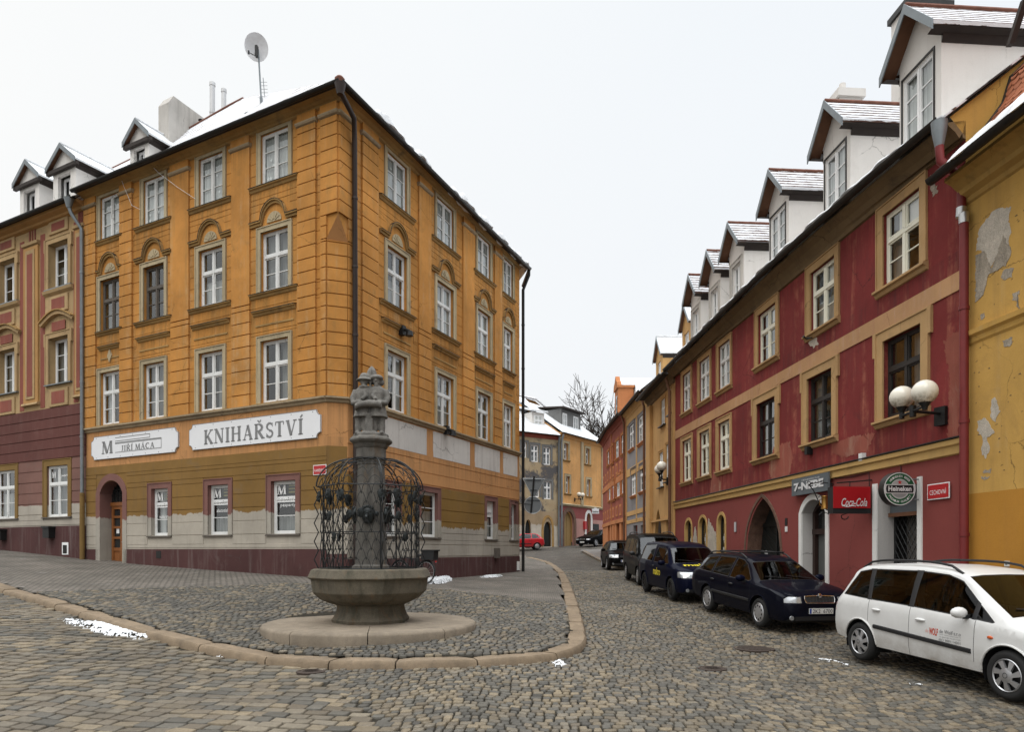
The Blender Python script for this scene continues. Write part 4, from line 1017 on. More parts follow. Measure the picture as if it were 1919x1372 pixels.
    for k in range(2):
        x0 = a+.02+k*(b-a-.04)/2; x1 = x0+(b-a-.04)/2-.01
        for u0,u1 in ((x0,x0+.11),(x1-.11,x1)): dw.fbox(FL, u0, u1, o-.02, o+.05, -.8, 1.62, 0)
        for z0_,z1_ in ((-.8,-.62),(-.02,.10),(.42,.5),(.80,.88),(1.18,1.26),(1.5,1.62)): dw.fbox(FL, x0+.11, x1-.11, o-.02, o+.045, z0_, z1_, 0)
        dw.fbox(FL, x0+.11, x1-.11, o-.02, o+.015, -.62, -.02, 0); dw.fbox(FL, x0+.16, x1-.16, o-.02, o+.035, -.55, -.1, 0)
        dw.fbox(FL, x0+.11, x1-.11, o-.02, o+.0, .1, 1.5, 1)
    dw.fbox(FL, a, b, o-.02, o+.08, 1.62, 1.75, 0)
    door = dw.build('door', [M['door_wood'],M['pane_dark']], OH)
    hd = MB(); m = (a+b)/2; hd.tube([FL.pt(m-.06,o+.05,.3),FL.pt(m-.06,o+.11,.3),FL.pt(m-.18,o+.11,.3)],.012,6); hd.fbox(FL, m-.09,m-.03,o+.05,o+.058,.18,.42); hd.build('handle', M['zinc_bright'], door)
    nt = MB(); nt.fbox(FL, b-.42, b-.26, o+.006, o+.012, .62, .82); nt.build('notice', M['white'], door)
    fl = MB(); fl.fbox(FL, a, b, o-.02, o+.02, 1.75, 2.5, 1)
    for k in range(1,7): fl.fbox(FL, a+(b-a)*k/7-.01, a+(b-a)*k/7+.01, o+.02, o+.05, 1.75, 2.5, 0)
    for z in (2.0,2.2): fl.fbox(FL, a, b, o+.02, o+.045, z-.01, z+.01, 0)
    fl.build('fanlight_grille', [M['iron'],M['pane_dark']], OH)
    st = MB(); st.fbox(FL, a-.05, b+.05, -.8, .25, -1.2, -.56); st.build('doorstep', M['kerbstone'], OH)
    cv = MB(); cv.fbox(FL, 7.74, 7.98, -.02, .045, -.26, -.02); cv.build('cellar_vent', M['dark_room'], OH)
    # pipes
    dp = MB(); g = Vector(corner(.48,12.95)); base = FRT.pt(.60,.17,0)
    pipe_mb(dp, [g, g-Vector((0,0,.25)), FRT.pt(.30,.33,12.45), FRT.pt(.55,.16,11.9), (base[0],base[1],zg(*base[:2]))], .075)
    dp.lathe([(.09,-.3),(.16,0)],12,g+Vector((0,0,-.05))); dp.build('corner_downpipe', M['metal_brown'], OH)
    d2 = MB(); e = FRT.pt(RW_+.05,.46,12.75); f_ = FRT.pt(RW_+.12,.14,11.9); pipe_mb(d2, [e,(e[0],e[1],12.5),f_,(f_[0],f_[1],-1.3)], .07); d2.build('street_downpipe', M['iron'], OH)
    for sx_,zz in ((3.15,7.05),(6.02,4.25)):
        lp = MB(); lp.fbox(FRT, sx_-.10, sx_+.10, 0, .16, zz, zz+.3); lp.tube([FRT.pt(sx_,.1,zz+.2),FRT.pt(sx_,.35,zz+.1)],.05,8); lp.lathe([(.10,0),(.13,-.16)],10,FRT.pt(sx_,.35,zz+.1)); lp.build('wall_floodlight', M['iron'], OH)
    bx = MB(); c_ = FRT.hit(928,1033); bx.fbox(FRT, c_[0]-.15, c_[0]+.12, 0, .18, c_[1]-.3, c_[1]+.12); bx.build('meter_box', M['old_wood'], OH)
    b2 = MB(); c_ = FRT.hit(970,1061); b2.fbox(FRT, c_[0]-.15, c_[0]+.1, .03, .06, c_[1]-.2, c_[1]+.2); b2.build('cellar_hatch', M['white'], OH)
    # loose wires
    for pts in (((225,318),(235,350),(248,385),(262,392)),((273,297),(300,325),(335,352),(365,372))):
        wq = MB(); wq.tube([FL.pt(*(lambda h_: (h_[0],.2-.04*k,h_[1]))(FL.hit(x,y,.1))) for k,(x,y) in enumerate(pts)], .006, 5); wq.build('cable', M['white'], OH)
M['zinc_white'] = m_plain('weathered_white_flue', (.6,.6,.6), .5, .2, var=.12)
M['door_wood'] = m_plain('varnished_door_wood', (.23,.085,.025), .45, var=.3, nscale=8)
M['pane_dark'] = m_plain('dark_pane', (.02,.022,.022), .12, var=.3, spec=.6)
M['olive_strip'] = m_plain('olive_strip', (.20,.17,.05), .6)
_ochre()

# shop boards on the ochre house
def cartouche(s0, s1, z0, z1, r=.16):
    P = []
    for cs,cz,a0 in ((s0,z0,90),(s0,z1,0),(s1,z1,-90),(s1,z0,180)):
        pass
    n = 6
    c = [((s0,z0),0,90),((s1,z0),90,180),((s1,z1),180,270),((s0,z1),270,360)]
    out = []
    for (cs,cz),a0,a1 in c:
        seq = [(cs+r*math.cos(math.radians(a0+(a1-a0)*k/n)), cz+r*math.sin(math.radians(a0+(a1-a0)*k/n))) for k in range(n+1)]
        out += seq[::-1]
    return out
def shop_board(a, b, label):
    t = thing('shop_board', label, 'sign', FL.pt((a+b)/2,0,3.65))
    mb = MB(); pts = cartouche(a, b, 3.28, 4.10); mid = (3.28+4.10)/2
    pts = pts
    mb.fplate(FL, pts, .0, .045, 0)
    e = MB()
    for i in range(len(pts)):
        p, q = pts[i], pts[(i+1)%len(pts)]; e.tube([FL.pt(p[0],.043,p[1]),FL.pt(q[0],.043,q[1])], .010, 5)
    mb.build('board', M['board_white'], t); e.build('board_edge', M['grey_letter'], t)
    sc = MB()
    for k in range(7):
        for z in (3.34,4.04): sc.lathe([(.014,0),(.014,.006)],8,FL.pt(a+.3+(b-a-.6)*k/6,.046,z),M=Matrix.Rotation(PI/2,4,'X'))
    sc.build('screw', M['grey_letter'], t)
    return t
M['board_white'] = m_plain('white_sign_board', (.74,.74,.75), .45, var=.04, nscale=2)
tb = shop_board(.62, 6.30, 'long white board with the single word KNIHA\u0158STV\u00cd')
lt = MB(); serif_word(lt, lambda x,y: FL.pt(6.30-x,.050,y), 'KNIHA\u0158STV\u00cd', .72, 5.0, 3.42, .46); lt.build('lettering', M['grey_letter'], tb, recalc=False)
tm = shop_board(6.85, 11.62, 'white board with a large M, drawn books and JI\u0158\u00cd M\u00c1CA')
lt = MB(); fn = lambda x,y: FL.pt(11.62-x,.050,y); serif_word(lt, fn, 'M', .62, 1.25, 3.46, .44); serif_word(lt, fn, 'JI\u0158\u00cd M\u00c1CA', 1.75, 3.55, 3.50, .19)
for x0,x1,y in ((1.4,3.3,3.98),(1.4,3.3,3.86),(1.4,3.9,3.80),(1.4,3.9,3.77),(1.4,3.9,3.46)): lt.add([fn(x0,y),fn(x1,y),fn(x1,y+.022),fn(x0,y+.022)],[(0,1,2,3)],0,False)
for x,y0,y1 in ((3.3,3.86,4.0),(3.9,3.46,3.82)): lt.add([fn(x,y0),fn(x+.022,y0),fn(x+.022,y1),fn(x,y1)],[(0,1,2,3)],0,False)
lt.build('lettering', M['grey_letter'], tm, recalc=False)

def street_sign(fr, s, z, w, h, txt, label, flip, o=.03):
    t = thing('street_sign', label, 'street sign', fr.pt(s,0,z)); mb = MB()
    mb.fplate(fr, [(s-w/2,z-h/2),(s+w/2,z-h/2),(s+w/2,z+h/2),(s-w/2,z+h/2)], o, o+.012, 0)
    mb.fbox(fr, s-w/2+.02, s+w/2-.02, o+.012, o+.017, z-h/2+.02, z+h/2-.02, 1)
    mb.build('plate', [M['white'],M['red_sign']], t)
    k = -1 if flip else 1; tx = MB(); text_on(tx, lambda x,y: fr.pt(s+k*x,o+.020,y), txt, -w*.37, w*.37, z-h*.2, z+h*.17, 0, .0, spacing=1.1); tx.build('lettering', M['white'], t, recalc=False)
h1 = FL.hit(601,881); street_sign(FL, h1[0], h1[1], .50, .29, 'KAMENN\u00c1', 'red enamel street plate reading KAMENN\u00c1', True)

# satellite dish and aerial on the roof
t = thing('satellite_dish', 'pale round satellite dish on a thin mast above the ochre roof', 'satellite dish', at(490,205,22.5))
mb = MB(); p0, p1 = Vector(at(491,212,22.5)), Vector(at(484,92,22.5)); mb.tube([p0,p1],.028,8); mb.tube([p0,p0+(p1-p0)*.25],.05,8); mb.tube([p0+(p1-p0)*.06,p0+(p1-p0)*.06+Vector((-.6,.1,-.05)),p0+Vector((-.58,.1,-.2))],.02,6); mb.build('mast', M['zinc'], t)
ds = MB(); nrm = Vector((.25,-.9,-.35)).normalized(); Q = nrm.to_track_quat('Z','Y').to_matrix().to_4x4()
ds.lathe([(.001,-.09),(.12,-.08),(.24,-.05),(.34,-.01),(.365,.0),(.37,.015)],32,p1+Vector((-.04,-.05,.03)),M=Q,cap=False,sy=1.12); ds.build('dish', M['dish'] if 'dish' in M else m_plain('pale_grey_dish',(.78,.78,.79),.5,var=.03), t)
br = MB(); c = p1+Vector((0,-.06,-.08)); br.box(c.x-.05,c.x+.03,c.y-.12,c.y,c.z-.25,c.z+.1); br.tube([c+Vector((-.04,-.1,-.25)),c+Vector((-.14,-.35,-.32))],.012,6); br.lathe([(.03,0),(.03,.1)],8,c+Vector((-.15,-.37,-.38))); br.build('feed_arm', M['iron'], t)
t = thing('aerial', 'thin rod aerial standing beside the satellite dish mast', 'aerial', at(497,200,23))
mb = MB(); a = Vector(at(498,205,23)); b = Vector(at(493,145,23)); mb.tube([a,b],.012,6)
for k in range(7):
    c = a+(b-a)*(.2+.11*k); mb.tube([c-Vector((.12,0,0)),c+Vector((.12,0,0))],.007,5)
mb.build('rod', M['zinc'], t)
# ------------------------------------------------------------------ pink and cream house on the far left (same line as the ochre house)
M['pink_cream'] = m_plaster('cream_render', (.42,.29,.15), dirt=(.17,.11,.07), dirt_amt=.5, var=.22, streak=.45, seed=21)
M['pink_red'] = m_plaster('faded_red_panel', (.25,.083,.06), dirt=(.2,.12,.1), dirt_amt=.35, var=.2, streak=.35, seed=22)
M['pink_ochre'] = m_plaster('tan_render', (.42,.235,.09), dirt=(.18,.12,.07), dirt_amt=.4, var=.2, streak=.35, seed=23)
M['maroon'] = m_plaster('maroon_render', (.125,.05,.042), dirt=(.16,.09,.08), dirt_amt=.3, var=.15, streak=.3, pale=(.35,.25,.22), pale_amt=.12, seed=24)
M['mauve_wall'] = m_twotone('mauve_over_bare_render_left', (.42,.38,.32), (.205,.11,.09), 1.75, amp=.05, seed=4.)
def pink_house():
    H = thing('pink_panelled_house', 'cream house with red panels above a maroon banded ground floor', 'house', FL.pt(15,0,zg(*FL.pt(15,0,0)[:2])))
    S0, S1, ZG = 12.0, 19.2, 12.72
    W = [(13.07,14.35),(16.64,18.3)]; W = [(13.07,14.35),(16.68,17.96)]
    U = [(6.34,8.08),(9.98,11.68)]; G = [(13.13,14.5),(16.72,18.05)]
    up = [(a,b,z0,z1) for a,b in W for z0,z1 in U]; gr = [(a,b,1.28,3.22) for a,b in G]
    mb = MB()
    wall_grid(mb, FL, S0, S1, -2, ZG+.2, up+gr, lambda s,z: 3 if z < .92 else 4 if z < 3.48 else 2 if z < 5.45 else 0, zb=(.92,3.48,5.45), reveal=.3)
    # maroon bands with grooves
    for k in range(5): mb.fbox(FL, S0, S1, -.01, .03, 3.5+k*.39, 3.5+k*.39+.36, 2)
    lo = [(o[0]-.24,o[1]+.24,o[2]-.12,o[3]+.25) for o in gr]
    courses(mb, FL, S0, S1, .95, 3.45, .42, .025, .02, lo, 4); mb.fbox(FL, S0, S1, -.01, .045, -2, .90, 3)
    # red strips and raised cream panels of the upper storeys
    for a,b in W:
        mb.fbox(FL, a-.60, a-.30, 0, .012, 5.5, 12.2, 1); mb.fbox(FL, b+.30, b+.60, 0, .012, 5.5, 12.2, 1)
        for z0,z1 in ((5.55,6.05),(9.12,9.58),(12.12,12.45)):
            mb.fbox(FL, a+.02, b-.02, 0, .05, z0-.08, z1+.08, 0); mb.fbox(FL, a+.22, b-.22, .05, .058, z0+.02, z1-.02, 1)
        mb.fbox(FL, a+.2, b-.2, .03, .04, 8.34, 8.68, 1)
    for a,b in ((15.02,16.02),(12.05,12.62)):
        mb.fbox(FL, a, b, 0, .07, 5.75, 11.85, 5); m = (a+b)/2; w = (b-a)
        mb.fbox(FL, m-w*.30, m+w*.30, .07, .10, 5.9, 11.7, 0); mb.fbox(FL, m-w*.19, m+w*.19, .10, .108, 6.0, 11.55, 1)
        mb.fmould(FL, a-.05, b+.05, [(0,11.85),(.12,11.9),(.14,12.0),(0,12.02)], 0); mb.fmould(FL, a-.05, b+.05, [(0,5.62),(.14,5.66),(.12,5.74),(0,5.78)], 0)
        for k in range(3): mb.fbox(FL, m-w*.25+k*w*.18, m-w*.25+k*w*.18+.07, .0, .03, 12.05, 12.5, 1)
    mb.build('wall', [M['pink_cream'],M['pink_red'],M['maroon'],M['plinth'],M['mauve_wall'],M['pink_ochre']], H)
    co = MB(); co.fmould(FL, S0, S1, [(0,12.5),(.12,12.54),(.15,12.62),(.30,12.68),(.36,12.76),(0,12.82)]); co.build('cornice', M['pink_ochre'], H)
    for i,(a,b) in enumerate(W):
        for j,(z0,z1) in enumerate(U):
            window(H, FL, a, b, z0, z1, depth=.22, transom=None, rows_low=3, surround=(.17,.06), sur_mat='pink_cream', sill=(.22,.10), sill_mat='zinc', ears=.06, back=['grey','half','sides','dark'][i*2+j], wood='white')
        hb = MB(); m = (a+b)/2; n = 14; R = [(a-.42+(b-a+.84)*k/n, 8.62+.36*math.sin(PI*k/n)) for k in range(n+1)]
        hb.fribbon(FL, R, .13, 0, .14, 0); hb.fribbon(FL, [(s,z+.09) for s,z in R], .04, 0, .2, 1); hb.build('window_hood', [M['pink_cream'],M['moulding']], H)
        lg = MB(); lg.fmould(FL, a-.3, b+.3, [(0,9.93),(.13,9.9),(.1,9.8),(0,9.72)]); lg.build('ledge', M['pink_cream'], H)
    for i,(a,b) in enumerate(G):
        w = window(H, FL, a, b, 1.28, 3.22, depth=.06, transom=.64, surround=(.22,.03), sur_mat='olive_frame', sill=(.28,.08), sill_mat='old_wood', back=['grey','half'][i])
        if i == 0:
            tx = MB(); fn = lambda x,y: FL.pt(b-x*(b-a),-.085,y); serif_word(tx, fn, 'M', .12, .3, 2.78, .22, 0); text_on(tx, fn, 'pasparty', .58, .9, 2.78, 2.88, 0, .02); tx.build('window_lettering', M['white'], w, recalc=False)
    rf = MB(); ez, eo = 12.84, .45
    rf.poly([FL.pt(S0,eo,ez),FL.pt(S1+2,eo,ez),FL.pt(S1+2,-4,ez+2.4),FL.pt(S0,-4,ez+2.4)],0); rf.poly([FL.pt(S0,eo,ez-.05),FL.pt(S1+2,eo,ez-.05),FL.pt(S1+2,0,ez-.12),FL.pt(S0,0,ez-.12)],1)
    roof = rf.build('roof', [M['snowroof'],M['roof_dark']], H)
    gt = MB(); gutter_mb(gt, [FL.pt(S0,eo+.05,ez-.03),FL.pt(S1+2,eo+.05,ez-.03)], .09); gt.build('gutter', M['metal_dark'], roof)
    dp = MB(); g = Vector(FL.pt(12.2,.5,12.75)); e = FL.pt(12.02,.14,11.6); dp.lathe([(.08,-.35),(.17,0)],12,g); pipe_mb(dp, [g-Vector((0,0,.3)),FL.pt(12.18,.45,12.25),FL.pt(12.02,.16,11.75),FL.pt(12.0,.15,2.1)], .065); dp.build('downpipe', M['zinc'], H)
    d2 = MB(); pipe_mb(d2, [FL.pt(12.0,.15,2.1),FL.pt(12.0,.15,-.6)], .085, False); d2.build('downpipe_foot', M['olive_frame'], H)
    for x,y in ((100,993),(10,998)):
        s,z = FL.hit(x,y); bx = MB(); bx.fbox(FL, s-.2, s+.2, 0, .28, z-.32, z+.05); bx.fbox(FL, s-.24, s+.24, 0, .32, z+.05, z+.12); bx.build('wall_vent_box', M['iron'], H)
    s,z = FL.hit(125,1027); bx = MB(); bx.fbox(FL, s-.2, s+.2, .03, .06, z-.26, z+.2, 0); bx.fbox(FL, s-.12, s+.14, .06, .064, z-.22, z+.1, 1); bx.build('cellar_hatch', [M['white'],M['dark_room']], H)
    return H, ez
M['olive_frame'] = m_plaster('olive_window_border', (.21,.13,.045), dirt=(.1,.07,.04), dirt_amt=.3, var=.15, streak=.2, seed=26)
PH, _ = pink_house()

def gable_dormer(parent, fr, s, w, o_front, zb, ze, za, depth, wall, board, roofm, win, over=.3, side_over=.22, soffit='roof_dark', closed=False, snowcap=True, barge='zinc'):
    """gabled dormer: front wall with window, cheeks, two roof slopes with overhang, barge boards"""
    mb = MB(); a, b = s-w/2, s+w/2; o0 = o_front; bk = o0-depth; P = fr.pt
    w0,w1,wz0,wz1 = win
    sl_ = (za-ze)/(w/2+side_over); zap = za; ze = za-sl_*(w/2)
    # front with opening
    wall_grid(mb, fr, a, b, zb-1.2, ze, [(w0,w1,wz0,wz1)], lambda x,y: 0, o=o0, reveal=.12)
    mb.poly([P(a,o0,ze),P(b,o0,ze),P(s,o0,zap)], 0)
    for q in (a,b): mb.poly([P(q,o0,zb-1.2),P(q,bk,zb-1.2),P(q,bk,ze),P(q,o0,ze)], 0)
    d = mb.build('dormer', [M[wall]], parent)
    rf = MB(); t = .07; of = o0+over; e0, e1 = a-side_over, b+side_over; zl = zap-sl_*(w/2+side_over)
    for e in (e0,e1):
        q = [P(e,of,zl),P(s,of,zap),P(s,bk,zap),P(e,bk,zl)]; u = [(x,y,z+t) for x,y,z in q]
        rf.prism(q, u, 0)
    # eaves boards below the slopes
    rf.build('dormer_roof', [M[roofm]], d)
    bb = MB()
    for e,sg in ((e0,-1),(e1,1)):
        q = [P(e,of+.005,zl-.10),P(s,of+.005,zap-.10),P(s,of+.005,zap+t+.03),P(e,of+.005,zl+t+.03)]; u = [P(e,of+.03,zl-.10),P(s,of+.03,zap-.10),P(s,of+.03,zap+t+.03),P(e,of+.03,zl+t+.03)]
        bb.prism(q,u,0)
        bb.poly([P(e,of,zl-.012),P(s,of,zap-.012),P(s,o0,zap-.012),P(e,o0,zl-.012)],1)
        inn = (a if e == e0 else b)
        bb.poly([P(e,of-.02,zl-.015),P(inn,of-.02,zl-.06),P(inn,bk,zl-.06),P(e,bk,zl-.015)],2)
        bb.poly([P(inn+sg*.005,o0,zl-.2),P(inn+sg*.005,bk,zl-.2),P(inn+sg*.06,bk,zl-.05),P(inn+sg*.06,o0,zl-.05)],2)
    if closed: bb.fbox(fr, e0, e1, o0+.02, of-.02, zl-.16, zl-.03, 2)
    bb.build('bargeboard', [M[barge],M['wood_brown'],M[soffit]], d)
    rd = MB(); n = int(depth/.36)
    for k in range(n): rd.tube([P(s,of-.36*k,zap+t+.02),P(s,of-.36*k-.37,zap+t-.0)],[.045,.06],8)
    rd.build('ridge_tiles', M['clay'] if snowcap else M['snow'], d)
    return d

M['tile_snow'] = m_snowtile('snow_dusted_tiles', (.10,.05,.035), .42, row=.135)
# small white dormers on the pink roof and the end of the ochre roof
for (s,w) in ((16.1,1.36),(13.74,1.46)):
    d = gable_dormer(PH, FL, s, w, -.2, 13.0, 14.62, 15.38, 2.2, 'white_render', 'zinc', 'snow', (s-.40,s+.42,13.05,14.35), over=.16, side_over=.24, closed=True, snowcap=False)
    window(d, FL, s-.40, s+.42, 13.05, 14.35, depth=.22, transom=None, rows_low=2, wood='white', back='dark', o0=-.2)
d = gable_dormer(OH, FL, 10.05, 1.06, -.75, 13.4, 14.86, 15.55, 2.0, 'white_render', 'zinc', 'snow', (9.75,10.38,13.5,14.65), over=.16, side_over=.22, closed=True, snowcap=False)
window(d, FL, 9.75, 10.38, 13.5, 14.65, depth=.2, transom=None, rows_low=2, wood='white', back='dark', o0=-.75)

# ------------------------------------------------------------------ red tavern house on the right
FR_ = Fr((8.11,12.2), (-1.17,16.8), (-1,0))
M['red_upper'] = m_plaster('weathered_red_plaster', (.195,.032,.030), dirt=(.07,.03,.03), dirt_amt=.35, pale=(.42,.16,.10), pale_amt=.65, var=.34, streak=.35, seed=31, big=.35, ledges=(5.45,2.62,7.4), drip=.5)
M['red_low'] = m_plaster('brick_red_plaster', (.23,.058,.050), dirt=(.15,.07,.06), dirt_amt=.12, var=.10, streak=.08, bump=.15, seed=32)
M['tan_stone'] = m_plaster('tan_window_surround', (.43,.27,.125), dirt=(.17,.11,.07), dirt_amt=.4, pale=(.5,.36,.22), pale_amt=.3, var=.2, streak=.35, seed=33)
M['yellow_band'] = m_plaster('yellow_band', (.50,.32,.12), dirt=(.2,.13,.07), dirt_amt=.25, var=.12, streak=.3, seed=34)
M['band_worn'] = m_plaster('worn_orange_band', (.45,.26,.13), dirt=(.25,.12,.08), dirt_amt=.3, pale=(.5,.34,.26), pale_amt=.5, var=.2, streak=.5, seed=35)
M['brown_stone'] = m_stone('brown_arch_stone', (.15,.085,.06), var=.35, scale=3, bump=.6, grain=60)
M['gate'] = m_plain('black_green_gate', (.012,.014,.013), .5, var=.4, nscale=12)
M['red_base_wear'] = m_plaster('washed_out_red', (.28,.085,.06), dirt=(.3,.2,.15), dirt_amt=.6, pale=(.42,.27,.18), pale_amt=.8, var=.3, streak=.3, seed=36)
M['red_pipe'] = m_plain('red_painted_pipe', (.17,.02,.02), .45, .1, var=.25)
def gz(s): return float(np.interp(s, [-.2,0,2,4,7,11,16.8], [7.73,7.74,7.84,7.90,7.95,7.88,7.70]))
RH = thing('red_tavern_house', 'long dark red house with white dormers, pointed gate and tavern signs', 'house', FR_.pt(8,0,zg(*FR_.pt(8,0,0)[:2])))
def red_house():
    fr = FR_; L = 16.85
    T = [(1.22,2.40),(4.31,5.48),(7.45,8.63),(10.83,11.87),(12.75,13.84),(14.85,15.82)]; Mi = [(1.17,2.39),(4.42,5.63),(7.47,8.73),(10.86,11.9),(12.77,13.84),(14.78,15.86)]
    zT = (5.62,7.16); zM = (2.80,4.46)
    dA = (4.72,5.92,-1.2,1.30,'seg',.98,.32,6); dH = (1.28,2.60,-1.3,1.32,None,0,.40,6); gate = (7.12,9.50,-1.4,1.56,'point',-.15,.5,4)
    sm = [(11.3,11.95,-.15,1.24,'round',.92,.14,2),(13.1,13.9,-.05,1.24,'round',.88,.14,2),(14.75,15.5,.0,1.2,'round',.86,.14,2)]
    ops = [(a,b,*zT) for a,b in T]+[(a,b,*zM) for a,b in Mi]+[dA,dH,gate]+sm
    mb = MB(); zc = 7.5
    wall_grid(mb, fr, 0, L, -2, zc, ops, lambda s,z: 1 if z < 1.78 else 0, zb=(1.78,), reveal=.16)
    # gable end that shows above the lower neighbour
    P = fr.pt;     mb.poly([P(0,0,-2),P(0,0,7.4),P(0,.30,7.74),P(0,-5.2,8.02+5.2*.78),P(0,-5.2,-2)], 3)
    mb.poly([P(L,0,-2),P(L,0,7.5),P(L,-5,11.4),P(L,-5,-2)], 0)
    # bands
    mb.fmould(fr, -.01, L, [(0,1.74),(.05,1.76),(.05,1.90),(.09,1.93),(.09,2.02),(.0,2.05)], 7); mb.fmould(fr, -.005, L, [(0,2.05),(.11,2.035),(.11,2.06),(.0,2.09)], 5)
    mb.fbox(fr, .05, L, -.01, .02, 4.72, 5.06, 8)
    # worn pale wash below the first floor windows and at the corner: flakes standing off the paint
    mb.build('wall', [M['red_upper'],M['red_low'],M['yellow_band'],M['yellow_gable'],M['brown_stone'],M['metal_dark'],M['white_rev'],M['yellow_band'],M['band_worn']], RH)
    co = MB(); N = 17
    rings = []
    for i in range(N+1):
        s = L*i/N; g = gz(s)-.1; rings.append([P(s,o,z) for o,z in [(0,7.36),(.05,7.38),(.07,7.46),(.12,g-.27),(.20,g-.16),(.32,g-.06),(.36,g),(0,g+.05)]])
    co.loft(rings, smooth=False); co.build('cornice', M['soffit'], RH)
    # roof
    rf = MB(); vs = []; 
    for i in range(N+1):
        s = L*i/N; g = gz(s); vs += [P(s,.42,g),P(s,-5.2,g+5.6*.78),P(s,-10.5,g+.6)]
    rf.add(vs, [(i*3+j,i*3+j+1,(i+1)*3+j+1,(i+1)*3+j) for i in range(N) for j in range(2)], 0)
    g0 = gz(0)
    for k in range(14):       # verge tiles stepping up the gable
        o = .45-k*.4; z = g0+(.42-o)*.78; rf.hexa([P(-.10,o,z-.03),P(.2,o,z-.03),P(.2,o-.44,z+.31),P(-.10,o-.44,z+.31),P(-.10,o,z+.01),P(.2,o,z+.01),P(.2,o-.44,z+.345),P(-.10,o-.44,z+.345)], 1 if k % 3 else 0)
    roof = rf.build('roof', [M['snowroof'],M['roof_dark']], RH)
    gt = MB(); gutter_mb(gt, [P(L*i/N,.47,gz(L*i/N)-.01) for i in range(N+1)], .095); gt.build('gutter', M['metal_dark'], roof)
    sn = MB(); snow_strip(sn, lambda s,a,u: P(s, .36+a, gz(s)+.10+u), .1, L-.1, 4, .12, .075, .08, .8)
    sn.build('roof_snow', M['snow'], roof)['kind'] = 'stuff'
    # dormers
    for i,(s,w) in enumerate([(1.46,1.25),(4.52,1.22),(7.6,1.24),(10.68,1.24),(12.68,1.15),(14.7,1.1)]):
        g = gz(s); q = .46; wn = (s-q+.05,s+q+.05,g+.50,g+1.92) if i < 3 else (s-.36,s+.36,g+.45,g+1.7)
        d = gable_dormer(RH, fr, s, w, -.15, g, g+2.1, g+3.02, 3.4, 'white_render', 'zinc', 'tile_snow', wn, over=.30, side_over=.20)
        if i < 3:
            window(d, fr, *wn, depth=.02, transom=None, rows_low=3, wood='white', back='net', o0=-.15, fw=.04, mull=.05)
            fb = MB(); a,b,c,e = wn
            for x in ((a-.045,a-.005,c-.04,e+.05),(b+.005,b+.045,c-.04,e+.05),(a-.005,b+.005,e+.005,e+.05),(a-.005,b+.005,c-.04,c-.005)): fb.fbox(fr, x[0],x[1],-.16,-.13,x[2],x[3])
            fb.build('window_frame_edge', M['black_wood'], d)
        else: window(d, fr, *wn, depth=.08, transom=None, rows_low=2, wood='white', back='net', o0=-.15, surround=(.12,.02), sur_mat='chimney_render')
    # chimneys
    c1 = MB(); c1.fbox(fr, 5.1, 5.75, -3.5, -2.35, 9, 13.95, 0); c1.fbox(fr, 5.03, 5.82, -3.57, -2.28, 13.95, 14.1, 1); c1.build('chimney', [M['white_render'],M['metal_dark']], roof)
    c2 = MB(); c2.fbox(fr, 9.4, 10.1, -3.75, -3.0, 10, 14.5, 0); c2.fbox(fr, 9.32, 10.18, -3.83, -2.92, 14.5, 14.75, 0); c2.tube([P(9.75,-3.3,14.75),P(9.75,-3.3,15.15)],.10,10,0); c2.build('chimney', [M['white_render']], roof)
    # windows
    for i,(a,b) in enumerate(T):
        if i < 3: window(RH, fr, a, b, *zT, depth=.07, wood='cream_wood', transom=.62, surround=(.19,.03), sur_mat='tan_stone', sill=(.24,.12,1), sill_mat='tan_stone', back=['sides','half','grey'][i], fw=.06, mull=.09)
        else: window(RH, fr, a, b, *zT, depth=.05, wood='white_wood', transom=.62, rows_low=2, surround=(.14,.03), sur_mat='tan_stone', sill=(.2,.10,1), sill_mat='tan_stone', back='net')
    for i,(a,b) in enumerate(Mi):
        if i < 3: window(RH, fr, a, b, *zM, depth=.09, wood='black_wood', transom=.62, surround=(.21,.04), sur_mat='tan_stone', sill=(.26,.13,1), sill_mat='tan_stone', ears=.08, back=['one','sides','grey'][i], fw=.05)
        else: window(RH, fr, a, b, *zM, depth=.07, wood='cream_wood', transom=.66, surround=(.15,.03), sur_mat='tan_stone', sill=(.2,.10,1), sill_mat='tan_stone', back=['half','sides','dark'][i-3])
    for i,o in enumerate(sm):
        w = window(RH, fr, o[0], o[1], o[2], o[3], depth=.10, wood='black_wood', transom=None, rows_low=1, cols=1, arch=('round',o[5]), surround=(.11,.02), sur_mat='yellow_band', back='dark', fw=.04)
        tx = MB(); m = (o[0]+o[1])/2; Q = lambda x,y: fr.pt(m-x,-.13,y)
        tx.add([Q(*p) for p in ((-.17,.35),(.17,.35),(.17,.50),(-.17,.50))],[(0,1,2,3)]); tx.add([Q(*p) for p in ((-.12,.52),(.12,.52),(0,.72))],[(0,1,2)]); tx.add([Q(*p) for p in ((-.12,.33),(.12,.33),(0,.12))],[(0,1,2)])
        if i == 0: tx.add([Q(*p) for p in ((-.2,-.02),(.1,-.02),(.1,.12),(-.2,.12))],[(0,1,2,3)])
        tx.build('window_sticker', M['sticker'], w, recalc=False)
    # gate
    gb = MB(); a,b = gate[0],gate[1]; o = -.46; P_ = arch_pts(a,b,-.15,1.56,'point',10)
    gb.fplate(fr, [(a,-1.4)]+P_+[(b,-1.4)], o-.06, o, 0); m = (a+b)/2; gb.fbox(fr, m-.04, m+.04, o, o+.05, -1.3, .75, 0); gb.fbox(fr, a+.1, b-.1, o, o+.05, .74, .84, 0)
